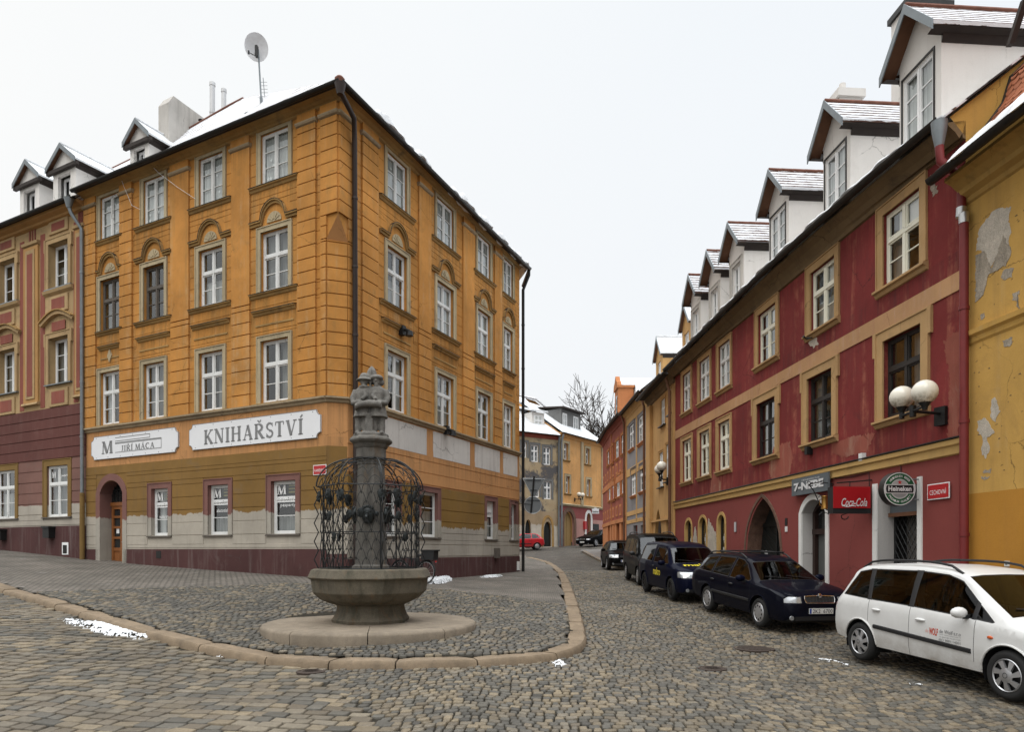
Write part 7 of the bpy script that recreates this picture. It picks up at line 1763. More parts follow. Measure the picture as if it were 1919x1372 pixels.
mpv = spec(W=1.70,WB=2.67,xf=2.20,xr=-2.09,rw_=.31,paint='paint_white',mirror_mat='paint_white',handle_mat='paint_white',rim='spokes',rim_mat='alloy',chrome=0,
  top=[(-2.09,.55),(-2.07,.86),(-2.02,1.06),(-1.90,1.27),(-1.74,1.46),(-1.55,1.545),(-1.0,1.585),(-.3,1.595),(.2,1.565),(.48,1.505),(1.30,1.02),(1.6,.955),(1.9,.87),(2.08,.76),(2.17,.64),(2.20,.50)],
  belt=[(-2.09,.54),(-2.05,.80),(-1.95,.94),(-1.5,.955),(0,.93),(1.2,.885),(1.7,.83),(2.05,.68),(2.2,.48)], wt=[(-2.09,.80),(-2.03,.92),(-1.85,.975),(-1.2,1),(.9,1),(1.5,.985),(1.9,.93),(2.08,.83),(2.2,.66)],
  zbt=[(-2.09,.42),(-2.0,.30),(-1.5,.24),(1.6,.22),(2.1,.24),(2.2,.36)], wrt=[(-2.09,.62),(-1.9,.60),(-1.6,.60),(.4,.60),(1.3,.76),(1.9,.66),(2.2,.40)],
  ws=(.50,1.28), rw=(-1.98,-1.66), side_windows=[[(-1.83,1.03),(-1.62,1.42),(-1.33,1.475),(-1.18,1.005)],[(-1.13,1.002),(-1.26,1.478),(-.36,1.50),(-.30,.985)],[(-.24,.983),(-.28,1.50),(.20,1.475),(.47,1.40),(.80,1.165),(.80,.935)],[(.84,.933),(.84,1.135),(1.13,.93),(1.1,.915)]],
  seams=[(-.27,.32,.98),(.86,.34,.93),(-1.14,.66,1.0)], hl=dict(x=1.98,z0=.60,z1=.80,y0=.40,rake=.25), gr=dict(y=.30,z0=.62,z1=.72), plate_z=.46, seats=[.1,-.75], mirror=(.72,.95), handles=[(-.95,.86),(-.05,.82)], pillars=[[(-1.36,1.478),(-1.20,1.0),(-1.10,.998),(-1.23,1.482)],[(-.39,1.505),(-.33,.98),(-.21,.978),(-.25,1.505)],[(.79,1.175),(.79,.93),(.85,.928),(.85,1.135)]], mould=(-1.0,.82,.60,.52), rails=(-1.62,.38), repeater=(1.10,.74), tail=(.75,1.0))
wagon = spec(W=1.73,WB=2.51,xf=2.155,xr=-2.36,rw_=.315,paint='paint_navy',mirror_mat='paint_blue',handle_mat='black',rim='holes',rim_mat='alloy',chrome=1,
  top=[(-2.36,.50),(-2.34,.80),(-2.28,.98),(-2.15,1.14),(-1.92,1.36),(-1.70,1.425),(-.9,1.45),(-.2,1.455),(.15,1.42),(.33,1.36),(1.05,.98),(1.5,.915),(1.9,.84),(2.08,.76),(2.14,.62),(2.155,.48)],
  belt=[(-2.36,.49),(-2.3,.80),(-2.2,.93),(-1.5,.945),(0,.92),(1.0,.885),(1.6,.845),(2.0,.73),(2.155,.46)], wt=[(-2.36,.82),(-2.28,.93),(-2.0,.975),(-1.2,1),(.9,1),(1.5,.985),(1.9,.94),(2.06,.86),(2.155,.72)],
  zbt=[(-2.36,.42),(-2.2,.30),(-1.5,.22),(1.6,.20),(2.05,.20),(2.155,.30)], wrt=[(-2.36,.62),(-2.0,.575),(.3,.575),(1.05,.76),(1.8,.70),(2.155,.5)],
  ws=(.35,1.03), rw=(-2.26,-1.95), side_windows=[[(-2.02,1.0),(-1.84,1.30),(-1.15,1.375),(-1.10,.975)],[(-1.04,.972),(-1.08,1.38),(-.28,1.39),(-.20,.95)],[(-.14,.948),(-.20,1.39),(.08,1.37),(.30,1.28),(.78,.98),(.74,.935)]],
  seams=[(-.17,.30,.95),(.86,.32,.91),(-1.07,.62,.98)], hl=dict(x=2.13,z0=.615,z1=.745,y0=.40,rake=.16), gr=dict(y=.33,z0=.62,z1=.75), plate_z=.46, plate_text='2K2  6700', seats=[.0,-.85], mirror=(.62,.93), handles=[(-.95,.83),(.0,.81)], mould=(-.98,.84,.55,.53), rails=(-1.85,.12), crossbars=(-1.2,-.2), tail=(.7,.98))
boxy = spec(W=1.68,WB=2.60,xf=2.10,xr=-2.10,rw_=.315,paint='paint_blue',mirror_mat='paint_blue',handle_mat='black',rim='dark',rim_mat='black',chrome=1,
  top=[(-2.10,.50),(-2.09,.90),(-2.05,1.2),(-1.96,1.48),(-1.75,1.585),(-1.1,1.615),(-.3,1.60),(.25,1.55),(.50,1.48),(1.20,1.03),(1.55,.97),(1.85,.90),(2.02,.80),(2.08,.66),(2.10,.5)],
  belt=[(-2.10,.49),(-2.06,.9),(-1.9,.99),(-.5,.97),(-.45,.95),(1.1,.92),(1.6,.88),(1.95,.76),(2.10,.48)], wt=[(-2.10,.86),(-2.04,.95),(-1.8,.985),(-1.2,1),(.9,1),(1.5,.985),(1.85,.94),(2.0,.87),(2.10,.74)],
  zbt=[(-2.10,.42),(-2.0,.30),(-1.5,.22),(1.6,.20),(2.0,.21),(2.10,.30)], wrt=[(-2.10,.64),(-1.8,.61),(.4,.60),(1.2,.76),(1.8,.70),(2.10,.5)],
  ws=(.52,1.18), rw=(-2.05,-1.85), side_windows=[[(-1.86,1.03),(-1.80,1.47),(-.62,1.53),(-.55,1.01)],[(-.40,1.0),(-.40,1.46),(.20,1.46),(.48,1.37),(.93,1.04),(.90,.985)]],
  seams=[(-.47,.32,1.0),(1.0,.34,.95)], hl=dict(x=2.02,z0=.66,z1=.83,y0=.40,rake=.35), gr=dict(y=.31,z0=.70,z1=.80), plate_z=.47, seats=[.15,-.8], mirror=(.80,.96), handles=[(-.32,.88)], tail=(.8,1.2))
van = spec(W=1.79,WB=2.68,xf=2.16,xr=-2.25,rw_=.32,paint='paint_black',mirror_mat='black',handle_mat='black',rim='holes',rim_mat='alloy',chrome=0,
  top=[(-2.25,.50),(-2.24,1.1),(-2.20,1.55),(-2.10,1.74),(-1.8,1.80),(-.5,1.83),(.3,1.79),(.55,1.71),(1.28,1.10),(1.6,1.03),(1.9,.95),(2.08,.84),(2.14,.66),(2.16,.5)],
  belt=[(-2.25,.49),(-2.2,1.0),(-2.0,1.08),(1.1,1.0),(1.6,.94),(2.0,.80),(2.16,.48)], wt=[(-2.25,.92),(-2.15,.97),(-1.9,.99),(.9,1),(1.5,.985),(1.9,.94),(2.05,.87),(2.16,.76)],
  zbt=[(-2.25,.42),(-2.1,.30),(-1.5,.24),(1.6,.22),(2.05,.22),(2.16,.32)], wrt=[(-2.25,.74),(-1.9,.70),(.4,.69),(1.25,.80),(1.8,.72),(2.16,.55)],
  ws=(.57,1.26), rw=(-2.21,-2.12), side_windows=[[(-1.9,1.12),(-1.86,1.6),(-1.0,1.64),(-.96,1.10)],[(-.88,1.10),(-.9,1.64),(-.05,1.64),(-.02,1.07)],[(.06,1.07),(.04,1.63),(.38,1.60),(.58,1.52),(.98,1.16),(.95,1.05)]],
  seams=[(.02,.34,1.08),(1.06,.36,1.0)], hl=dict(x=2.06,z0=.68,z1=.86,y0=.42,rake=.3), gr=dict(y=.36,z0=.72,z1=.82), plate_z=.5, seats=[.2,-.8], mirror=(.88,1.05), handles=[(.12,.95)], rails=(-1.9,.3), tail=(.9,1.4))
estate = dict(wagon, paint='paint_black', mirror_mat='paint_black', plate_text=None, chrome=0, rim='dark', rails=None, crossbars=0, mould=None, hl=dict(x=2.06,z0=.62,z1=.77,y0=.36,rake=.3), gr=dict(y=.30,z0=.64,z1=.72))
sedan = spec(W=1.86,WB=2.93,xf=2.35,xr=-2.63,rw_=.33,paint='paint_black',mirror_mat='paint_black',handle_mat='paint_black',rim='dark',rim_mat='alloy',chrome=1,
  top=[(-2.63,.48),(-2.60,.85),(-2.4,.99),(-1.75,1.04),(-1.0,1.36),(-.6,1.425),(.0,1.43),(.3,1.40),(1.02,1.0),(1.6,.94),(2.1,.83),(2.3,.7),(2.35,.48)], belt=[(-2.63,.46),(-2.5,.86),(-1.8,.95),(0,.93),(1.0,.90),(1.7,.86),(2.2,.72),(2.35,.46)],
  wt=[(-2.63,.80),(-2.5,.92),(-2.0,.98),(-1,1),(1,1),(1.8,.97),(2.2,.88),(2.35,.74)], zbt=[(-2.63,.42),(-2.3,.28),(-1.5,.2),(1.7,.18),(2.2,.2),(2.35,.3)], wrt=[(-2.63,.66),(-1.8,.76),(-1.0,.60),(.3,.60),(1.0,.78),(1.9,.72),(2.35,.55)],
  ws=(.32,1.0), rw=(-1.72,-1.05), side_windows=[[(-1.45,.99),(-1.05,1.30),(-.32,1.37),(-.28,.965)],[(-.2,.963),(-.25,1.37),(.1,1.36),(.32,1.28),(.76,.97)]], seams=[(-.24,.3,.96),(.86,.32,.92)], hl=dict(x=2.30,z0=.60,z1=.72,y0=.42,rake=.2), gr=dict(y=.26,z0=.60,z1=.72), plate_z=.42, seats=[.0,-.9], mirror=(.62,.95), handles=[(-1.0,.84),(-.05,.83)], tail=(.68,.9))
hatch = spec(W=1.67,WB=2.45,xf=1.90,xr=-1.90,rw_=.29,paint='paint_red',mirror_mat='black',handle_mat='black',rim='holes',rim_mat='alloy',chrome=0,
  top=[(-1.90,.48),(-1.88,.82),(-1.8,.95),(-1.35,1.33),(-1.1,1.40),(-.2,1.42),(.15,1.38),(.85,.97),(1.3,.90),(1.7,.80),(1.86,.64),(1.90,.46)], belt=[(-1.9,.46),(-1.82,.84),(-1.6,.93),(0,.91),(.9,.87),(1.4,.82),(1.75,.70),(1.9,.44)],
  wt=[(-1.9,.84),(-1.8,.93),(-1.5,.98),(-1,1),(.9,1),(1.4,.97),(1.7,.9),(1.9,.74)], zbt=[(-1.9,.42),(-1.7,.28),(-1.2,.22),(1.4,.2),(1.75,.22),(1.9,.32)], wrt=[(-1.9,.6),(-1.2,.57),(.1,.57),(.85,.72),(1.5,.64),(1.9,.5)],
  ws=(.18,.83), rw=(-1.78,-1.38), side_windows=[[(-1.5,.99),(-1.18,1.31),(-.8,1.35),(-.78,.955)],[(-.7,.955),(-.72,1.35),(-.1,1.36),(.12,1.27),(.56,.94)]], seams=[(-.74,.3,.95),(.64,.32,.90)], hl=dict(x=1.86,z0=.60,z1=.72,y0=.38,rake=.2), gr=dict(y=.3,z0=.62,z1=.70), plate_z=.42, seats=[-.1,-.8], mirror=(.42,.93), handles=[(-.6,.8)], mould=(-.7,.62,.52,.5), tail=(.66,.9))

T, c, put = car_at(mpv, 'white people carrier with black roof rails and company lettering, first in the row', (6.03,8.30), (5.57,10.98), -1)
sd = lambda x,z: (x, -(c.side_y(x,z)+.003), z)
tx = MB()
def side_text(tx, txt, x0, x1, z0, z1, mi, bold=.0, shear=0): text_on(tx, lambda x,y: sd(x,y), txt, x0, x1, z0, z1, mi, bold, shear)
# seen from the right-hand side the words run from the tail towards the nose
side_text(tx, 'de Wolf s.r.o', .30, .66, .685, .735, 1, .01); side_text(tx, 'ISO 9001:14001', .30, .66, .575, .61, 1, .012); side_text(tx, '363 01 Ostrov, Jachymovska 19', .30, .66, .655, .672, 1); side_text(tx, 'Tel. 353 612 001  Fax 353 612 002', .30, .66, .625, .642, 1)
side_text(tx, 'WOLF', .12, .275, .635, .735, 0, .03); side_text(tx, 'de', .05, .11, .66, .71, 2, .0)
put(tx, 'door_lettering', [m_plain('red_door_letters', (.5,.06,.025), .5), M['grey_letter'], m_plain('pale_red_letters', (.6,.3,.25), .5)], recalc=False)
T, c, put = car_at(wagon, 'dark navy estate car with roof bars, numbered 2K2 6700', (5.22,14.6), (4.86,16.9), -1)
bd = MB(); x = c.front_x(0,.735)+.012; bd.lathe([(.045,0),(.045,.012),(.03,.018),(.001,.02)],20,(x-.005,0,.765),M=Matrix.Rotation(PI/2,4,'Y')); put(bd, 'bonnet_badge', M['chrome'])
T, c, put = car_at(boxy, 'dark blue small van-like car lettered makro in yellow', (4.47,19.3), (4.24,21.85), -1)
tx = MB(); text_on(tx, lambda x,y: (x, -(c.side_y(x,y)+.004), y), 'makro', -.30, .38, .62, .84, 0, .018); put(tx, 'door_lettering', M['yellow_letter'], recalc=False)
# the bonnet lettering is read from in front of the car
tx = MB(); text_on(tx, lambda x,y: (1.44-y, -x*-1, c.top_z(1.44-y, x)+.006), 'makro', -.5, .5, -.12, .14, 0, .018); put(tx, 'bonnet_lettering', M['yellow_letter'], recalc=False)
car_at(van, 'tall black van with roof rails behind the blue lettered car', (4.46,24.3), (4.50,27.0), -1)
car_at(estate, 'small black estate car parked at the far end of the row', (4.72,34.0), (4.80,36.5), -1)
car_at(dict(hatch, paint='paint_grey'), 'dark grey hatchback half hidden behind the far black estate', (5.6,39.5), (5.7,42.0), -1)
car_at(sedan, 'black saloon parked slantwise before the far orange house', (7.45,60.6), (9.6,62.8), 1)
car_at(hatch, 'bright red hatchback beside the stained house and road signs', (.0,58.2), (1.9,58.45), 1)
# ------------------------------------------------------------------ fountain
M['granite'] = m_stone('grey_granite', (.125,.116,.102), var=.25, scale=4, bump=.5, grain=110, stain=(.035,.033,.03), stain_amt=.7, stain2=(.16,.10,.05))
M['granite_wet'] = m_stone('stained_granite', (.105,.09,.066), var=.3, scale=3, bump=.5, grain=110, stain=(.03,.032,.022), stain_amt=.75, stain2=(.17,.09,.04))
M['statue'] = m_stone('weathered_statue_stone', (.155,.145,.13), var=.3, scale=6, bump=.6, grain=90, stain=(.04,.04,.038), stain_amt=.6)
M['wrought'] = m_plain('wrought_iron', (.022,.023,.023), .5, .5, var=.4, nscale=30)
M['bronze'] = m_plain('dark_bronze', (.03,.034,.034), .45, .6, var=.5, nscale=40)
M['tan_slab'] = m_stone('tan_granite_slab', (.19,.155,.115), var=.25, scale=1.5, bump=.4, grain=140, stain=(.09,.075,.06), stain_amt=.5)
def fountain():
    x0, y0 = FX, FY; zt = -1.345; T = thing('fountain', 'stone fountain with octagonal basin, iron cage and statue on a column', 'fountain', (x0,y0,zt-.12)); C = (x0,y0,0)
    bs = MB(); n = 9
    for k in range(n):            # slabs of the round step
        a0, a1 = 2*PI*k/n+.004, 2*PI*(k+1)/n-.004; A = [a0+(a1-a0)*i/8 for i in range(9)]
        prof = [(FR-.01,zt-.25),(FR,zt-.05),(FR-.03,zt-.012),(FR-.07,zt+.002),(.4,zt+.006)]
        rings = [[(x0+r*math.cos(a),y0+r*math.sin(a),z) for r,z in prof]+[(x0+.4*math.cos(a),y0+.4*math.sin(a),zt-.25)] for a in A]; bs.loft(rings, smooth=True)
    bs.build('step', M['tan_slab'], T)
    P8 = PI/8; k8 = 1/math.cos(P8)
    O = lambda prof: [(r*k8,z) for r,z in prof]
    b = MB(); b.lathe(O([(.66,zt-.02),(.68,zt+.06),(.64,zt+.12),(.60,zt+.22),(.585,zt+.29),(.60,zt+.33),(.72,zt+.37),(.86,zt+.44),(.95,zt+.53),(.985,zt+.57),(.99,zt+.585),(1.02,zt+.80),(1.025,zt+.815),(1.065,zt+.83),(1.075,zt+.85),(1.02,zt+.985),(.97,zt+1.01),(.88,zt+1.01),(.86,zt+.97),(.80,zt+.75),(.5,zt+.62)]), 8, C, 0, False, ph=P8)
    basin = b.build('basin', M['granite_wet'], T)
    w = MB(); w.lathe(O([(.84,zt+.80),(.001,zt+.80)]), 8, C, 0, False, ph=P8, cap=False); w.build('ice', M['ice'], basin)
    r_ = MB()                      # the run-off stone seen at the rim
    c = MB(); c.lathe([(.34,zt+.6),(.34,zt+.98),(.36,zt+1.0),(.36,zt+1.05),(.305,zt+1.08),(.30,-.25),(.285,.6),(.27,1.2),(.25,1.64),(.245,1.66)], 8, C, 0, False, ph=P8)
    c.lathe([(.245,1.60),(.265,1.62),(.265,1.69),(.275,1.71),(.285,1.75),(.28,1.92),(.30,1.94)], 8, C, 0, False, ph=P8); col = c.build('column', M['granite'], T)
    cp = MB(); cp.lathe([(.29,1.92),(.31,1.95),(.33,1.99),(.385,2.03),(.405,2.06),(.40,2.09),(.34,2.145),(.30,2.16)], 8, C, 0, False, ph=P8); cp.build('capital', M['granite'], T)
    # bronze masks with spouts
    for a in range(4):
        an = -PI/2+a*PI/2; d = Vector((math.cos(an),math.sin(an),0)); s = Vector((-d.y,d.x,0)); p = Vector((x0,y0,.66))+d*.29; m = MB(); RM = Matrix(((s.x,d.x,0),(s.y,d.y,0),(0,0,1))).to_4x4()
        m.ball(p,1,14,0,sx=.13,sy=.10,sz=.17,M=None) if False else m.lathe([(.001,-.17),(.07,-.15),(.11,-.08),(.13,.02),(.12,.10),(.07,.15),(.001,.17)],14,p,0,True,RM,sy=.55)
        m.tube([p+d*.03,p+d*.12+Vector((0,0,-.01)),p+d*.17+Vector((0,0,-.06))],.026,8); m.ball(p+d*.07+Vector((0,0,.03)),.032,8)
        for e in (-1,1): m.ball(p+d*.05+s*(.05*e)+Vector((0,0,.06)),.022,8); m.ball(p+s*(.16*e)+d*.01+Vector((0,0,.02)),.05,8)
        for k in range(5): m.ball(p+d*.03+s*(.04*(k-2))+Vector((0,0,.15-.012*abs(k-2))),.035,8)
        m.build('mask_spout', M['bronze'], col)
    # iron cage
    RC, zb, zc, zr = .965, zt+1.01, 1.17, 1.72
    V = [(math.cos(P8+k*PI/4),math.sin(P8+k*PI/4)) for k in range(8)]
    zz = [zb,.0,.22,.45,.68,.93,zc]; off = [0,.07,-.0,.075,-.0,.06,.0]
    pts = lambda k,r,z: (x0+V[k][0]*r,y0+V[k][1]*r,z)
    st = MB()
    for k in range(8):
        zs = [zb+(zc-zb)*i/9 for i in range(10)]; st.tube([pts(k,RC+(.085 if i % 2 else 0)*(.9 if i < 9 else 1),z) for i,z in enumerate(zs)], .011, 6)
        st.tube([pts(k,RC-.09,zb),pts(k,RC-.09,zc-.02)], .015, 6)
        arcp = [pts(k,.27+(RC+.04-.27)*math.cos(t*PI/2),zc+(zr-zc)*math.sin(t*PI/2)) for t in np.linspace(0,1,12)]; st.tube(arcp, .013, 6)
        arc2 = [pts(k,.27+(RC-.09-.27)*math.cos(t*PI/2),zc-.02+(zr-.05-zc)*math.sin(t*PI/2)) for t in np.linspace(0,1,12)]; st.tube(arc2, .009, 6)
    for r,z,t in ((RC-.02,zb+.01,.012),(RC-.06,.33,.010),(RC+.02,zc,.012)): st.tube([pts(k % 8,r,z) for k in range(9)], t, 6)
    ringp = [(x0+.285*math.cos(t),y0+.285*math.sin(t),zr) for t in np.linspace(0,2*PI,25)]; st.tube(ringp,.014,6)
    cage = st.build('cage_frame', M['wrought'], T)
    for k in range(8):
        a, b_ = Vector(pts(k,RC-.03,0)), Vector(pts((k+1)%8,RC-.03,0)); lt = MB(); nc, nr = 4, 9; w_ = 1/nc; h = (zc-zb)/nr
        f = lambda u,z: (a+(b_-a)*u)+Vector((0,0,z))
        for j in range(nr):
            for i in range(nc+(j % 2)):
                u0 = (i-(.5 if j % 2 else 0))*w_; P = []
                for t in np.linspace(0,1,9):
                    u = u0+w_*t; 
                    if -.001 <= u <= 1.001: P.append(f(u, zb+j*h+h*1.25*math.sin(PI*t)**.7))
                if len(P) > 2: lt.tube(P, .0055, 5, cap=False)
        # dome part
        for j in range(1,5):
            t0 = j/5.2; r0 = .27+(RC-.27)*math.cos(t0*PI/2); z0 = zc+(zr-zc)*math.sin(t0*PI/2); t1 = (j-.9)/5.2; r1 = .27+(RC-.27)*math.cos(t1*PI/2); z1 = zc+(zr-zc)*math.sin(t1*PI/2)
            for i in range(3 if j < 3 else 2):
                N = 3 if j < 3 else 2; P = []
                for t in np.linspace(0,1,9):
                    u = (i+t)/N; s = math.sin(PI*t)**.7; r = r1+(r0-r1)*s; z = z1+(z0-z1)*s; q = Vector(pts(k,r,z)).lerp(Vector(pts((k+1)%8,r,z)),u); P.append(q)
                lt.tube(P,.0055,5,cap=False)
        lt.build('cage_lattice', M['wrought'], cage)
    # cast plaques hung in the lattice
    r = random.Random(17)
    spots = []
    for k in range(8): spots += [(k,0.0,.98,1.0),(k,.5,.62+.05*(k % 2),.8)]+([(k,.22,.64,.75)] if k % 2 else [(k,.72,.25,.7)])+([(k,.45,1.0,1.1)] if k % 2 == 0 else [])
    for k,u,z,s in spots:
        s *= .8
        a, b_ = Vector(pts(k,RC-.01,z)), Vector(pts((k+1)%8,RC-.01,z)); p = a+(b_-a)*u; d = Vector((p.x-x0,p.y-y0,0)).normalized(); sd_ = Vector((-d.y,d.x,0)); RM = Matrix(((sd_.x,d.x,0),(sd_.y,d.y,0),(0,0,1))).to_4x4(); m = MB()
        m.lathe([(.001,-.15*s),(.05*s,-.11*s),(.085*s,-.02*s),(.095*s,.06*s),(.07*s,.12*s),(.001,.14*s)],12,p,0,True,RM,sy=.42)
        for q in range(7): m.ball(p+sd_*r.uniform(-.07,.07)*s+Vector((0,0,r.uniform(-.09,.11)*s))+d*.03*s, r.uniform(.018,.034)*s, 7)
        for q in range(6):
            an = r.uniform(0,2*PI); m.ball(p+sd_*math.cos(an)*.09*s+Vector((0,0,math.sin(an)*.12*s)), .028*s, 7)
        m.build('cast_plaque', M['bronze'], cage)
    # statue: figures back to back in long tunics, holding a roll of cloth
    S = MB(); B = Vector((x0,y0,2.15)); Q = lambda x,y,z: B+Vector((x,-y,z))
    def ell(cx,cy,z,rx,ry,n=18): return [Q(cx+rx*math.cos(2*PI*k/n),cy+ry*math.sin(2*PI*k/n),z) for k in range(n)]
    S.lathe([(.33,-.02),(.33,.03),(.30,.05)],20,B)
    for sx in (-1,1):
        cx = sx*.125
        S.loft([ell(cx,.04,.36,.175,.19),ell(cx,.05,.42,.18,.19),ell(cx*.98,.05,.56,.155,.17),ell(cx*.98,.045,.68,.145,.155),ell(cx,.04,.80,.165,.15),ell(cx,.035,.87,.16,.135),ell(cx*.98,.035,.92,.11,.10),ell(cx*.96,.04,.95,.06,.06)])
        S.loft([ell(cx+sx*.01,.05,.345,.19,.205),ell(cx,.05,.40,.185,.195)])                      # hem of the tunic
        # legs, feet
        for lx,ly in ((sx*.215,.10),(sx*.085,.12)):
            S.tube([Q(lx,ly-.02,.42),Q(lx*1.02,ly,.24),Q(lx*1.03,ly-.005,.17),Q(lx*1.03,ly,.04)],[.078,.062,.066,.05],12); S.ball(Q(lx*1.05,ly+.06,.04),1,12,sx=.05,sy=.10,sz=.042)
        # arms
        S.tube([Q(cx+sx*.15,.04,.86),Q(cx+sx*.20,.07,.72),Q(cx+sx*.175,.14,.60),Q(cx+sx*.05,.235,.615)],[.06,.062,.055,.036],12)
        S.tube([Q(cx-sx*.02,.14,.82),Q(cx-sx*.06,.19,.72),Q(cx+sx*.0,.22,.655)],[.05,.045,.035],10)
        for k in range(5):
            fx = cx+sx*(.045-.026*k); S.tube([Q(fx,.245,.63-.004*k),Q(fx-sx*.012,.29,.612-.004*k),Q(fx-sx*.018,.305,.575)],[.013,.013,.010],6)
        # neck, head, face
        hx, hy, hz = cx*.95, .06, 1.035; S.tube([Q(cx*.96,.04,.92),Q(hx,.05,.98)],.05,12); S.ball(Q(hx,hy,hz),1,16,sx=.075,sy=.088,sz=.098)
        S.tube([Q(hx,hy+.08,hz+.02),Q(hx,hy+.105,hz-.015)],[.012,.018],8); S.ball(Q(hx,hy+.078,hz-.055),1,8,sx=.028,sy=.014,sz=.009); S.ball(Q(hx,hy+.065,hz-.085),1,8,sx=.035,sy=.025,sz=.02)
        for e in (-1,1): S.ball(Q(hx+e*.03,hy+.072,hz+.018),1,8,sx=.018,sy=.014,sz=.010); S.ball(Q(hx+e*.078,hy-.005,hz-.0),1,8,sx=.012,sy=.022,sz=.03)
        if sx < 0:     # brimmed iron hat
            S.lathe([(.15,1.045),(.155,1.06),(.10,1.10),(.085,1.15),(.05,1.19),(.001,1.20)],18,B+Vector((hx,-hy+.02,0)))
            S.loft([ell(hx,.08,.90,.10,.10),ell(hx,.085,.94,.095,.095)])
        else:          # rolled cap and plait
            S.lathe([(.085,1.06),(.115,1.075),(.12,1.10),(.10,1.13),(.06,1.15),(.001,1.155)],18,B+Vector((hx,-hy,0))); S.ball(Q(hx+.085,.02,1.02),1,12,sx=.05,sy=.055,sz=.065)
    S.loft([ell(0,-.10,.36,.2,.16),ell(0,-.12,.6,.17,.15),ell(0,-.1,.85,.17,.14),ell(0,-.06,.97,.07,.07)])      # third figure behind
    S.lathe([(.07,1.0),(.10,1.08),(.105,1.16),(.085,1.25),(.05,1.31),(.015,1.345),(.001,1.35)],16,B+Vector((0,.05,0)),sy=.8)
    S.tube([Q(0,.06,.86),Q(0,.075,1.02),Q(0,.06,1.2),Q(0,.03,1.31)],[.02,.022,.02,.012],8)                       # seam between the figures
    S.tube([Q(-.235,.25,.515),Q(-.16,.262,.55),Q(0,.27,.575),Q(.14,.262,.57),Q(.235,.25,.555)],[.05,.058,.066,.064,.056],16)
    for sx,zz_ in ((-1,.515),(1,.55)):
        sp = [Q(sx*.235,.25+.012*t*math.cos(t*3.2),zz_+.012*t*math.sin(t*3.2)) for t in np.linspace(1,6,22)]; S.tube(sp,.012,6)
    for k in range(4): S.loft([ell(-.05+.035*k,.21,.05,.03,.05,8),ell(-.05+.035*k,.2,.3,.025,.04,8)])              # fall of cloth between the legs
    S.loft([ell(0,.12,.02,.075,.10),ell(0,.16,.2,.06,.07),ell(0,.19,.40,.07,.07)])
    so = S.build('statue', M['statue'], T)
    rm = so.modifiers.new('fuse','REMESH'); rm.mode = 'VOXEL'; rm.voxel_size = .0125; rm.use_smooth_shade = True
    sm = so.modifiers.new('soften','SMOOTH'); sm.factor = .4; sm.iterations = 2
M['ice'] = m_plain('dull_ice', (.12,.12,.11), .25, spec=.5, var=.4, nscale=3)
fountain()

# ------------------------------------------------------------------ street lamps with twin globes
def twin_lamp(label, wallp, globes, r, arm_z, group='twin globe wall lamps'):
    T = thing('street_lamp', label, 'street lamp', wallp, group); wp = Vector(wallp); m = MB(); g = [Vector(p) for p in globes]; mid = (g[0]+g[1])/2; e = Vector((mid.x,mid.y,arm_z)); k = r/.21
    a = Vector((wp.x,wp.y,arm_z)); d = (e-a); d.z = 0; dn = d.normalized(); sd_ = Vector((-dn.y,dn.x,0))
    m.hexa([a+sd_*u*.11*k+dn*v*k+Vector((0,0,w*k)) for w in (-.22,.12) for u,v in ((-1,.0),(1,.0),(1,.10),(-1,.10))])
    m.tube([a,e],.028*k,8); m.tube([e-Vector((0,0,.1*k)),e+Vector((0,0,.1*k))],.055*k,10); m.build('bracket', M['iron'], T)
    for p in g:
        h = MB(); f = Vector((p.x,p.y,arm_z)); h.tube([e,f],.024*k,8); h.tube([f-Vector((0,0,.05*k)),f+Vector((0,0,.08*k))],.045*k,10); h.lathe([(.04*k,0),(.05*k,.05*k),(.10*k,.12*k),(.115*k,.14*k)],14,Vector((p.x,p.y,p.z-r*.94-.11*k))); h.tube([f,Vector((p.x,p.y,p.z-r*.9))],.03*k,8); ho = h.build('lamp_holder', M['iron'], T)
        b = MB(); b.ball(p,r,28); b.build('globe', M['globe'], ho)
wl = FR_.pt(FR_.hit(1768,775)[0],0,2.6)
twin_lamp('twin globe lamp on bracket beside the red downpipe, largest of the three', wl, [at(1733,735,12.1),at(1690,745,13.0)], .215, 2.56)
twin_lamp('twin globe lamp on bracket on the narrow tan house', FT_.pt(.5,.1,3.1), [at(1240,874,28.7),at(1235.5,880,29.6)], .21, 3.05)
twin_lamp('twin globe lamp on the far orange house, smallest of the three', FE.pt(FE.hit(1076,934)[0],.0,4.95), [at(1085,927,66.0),at(1091.5,928,66.6)], .22, 4.98)

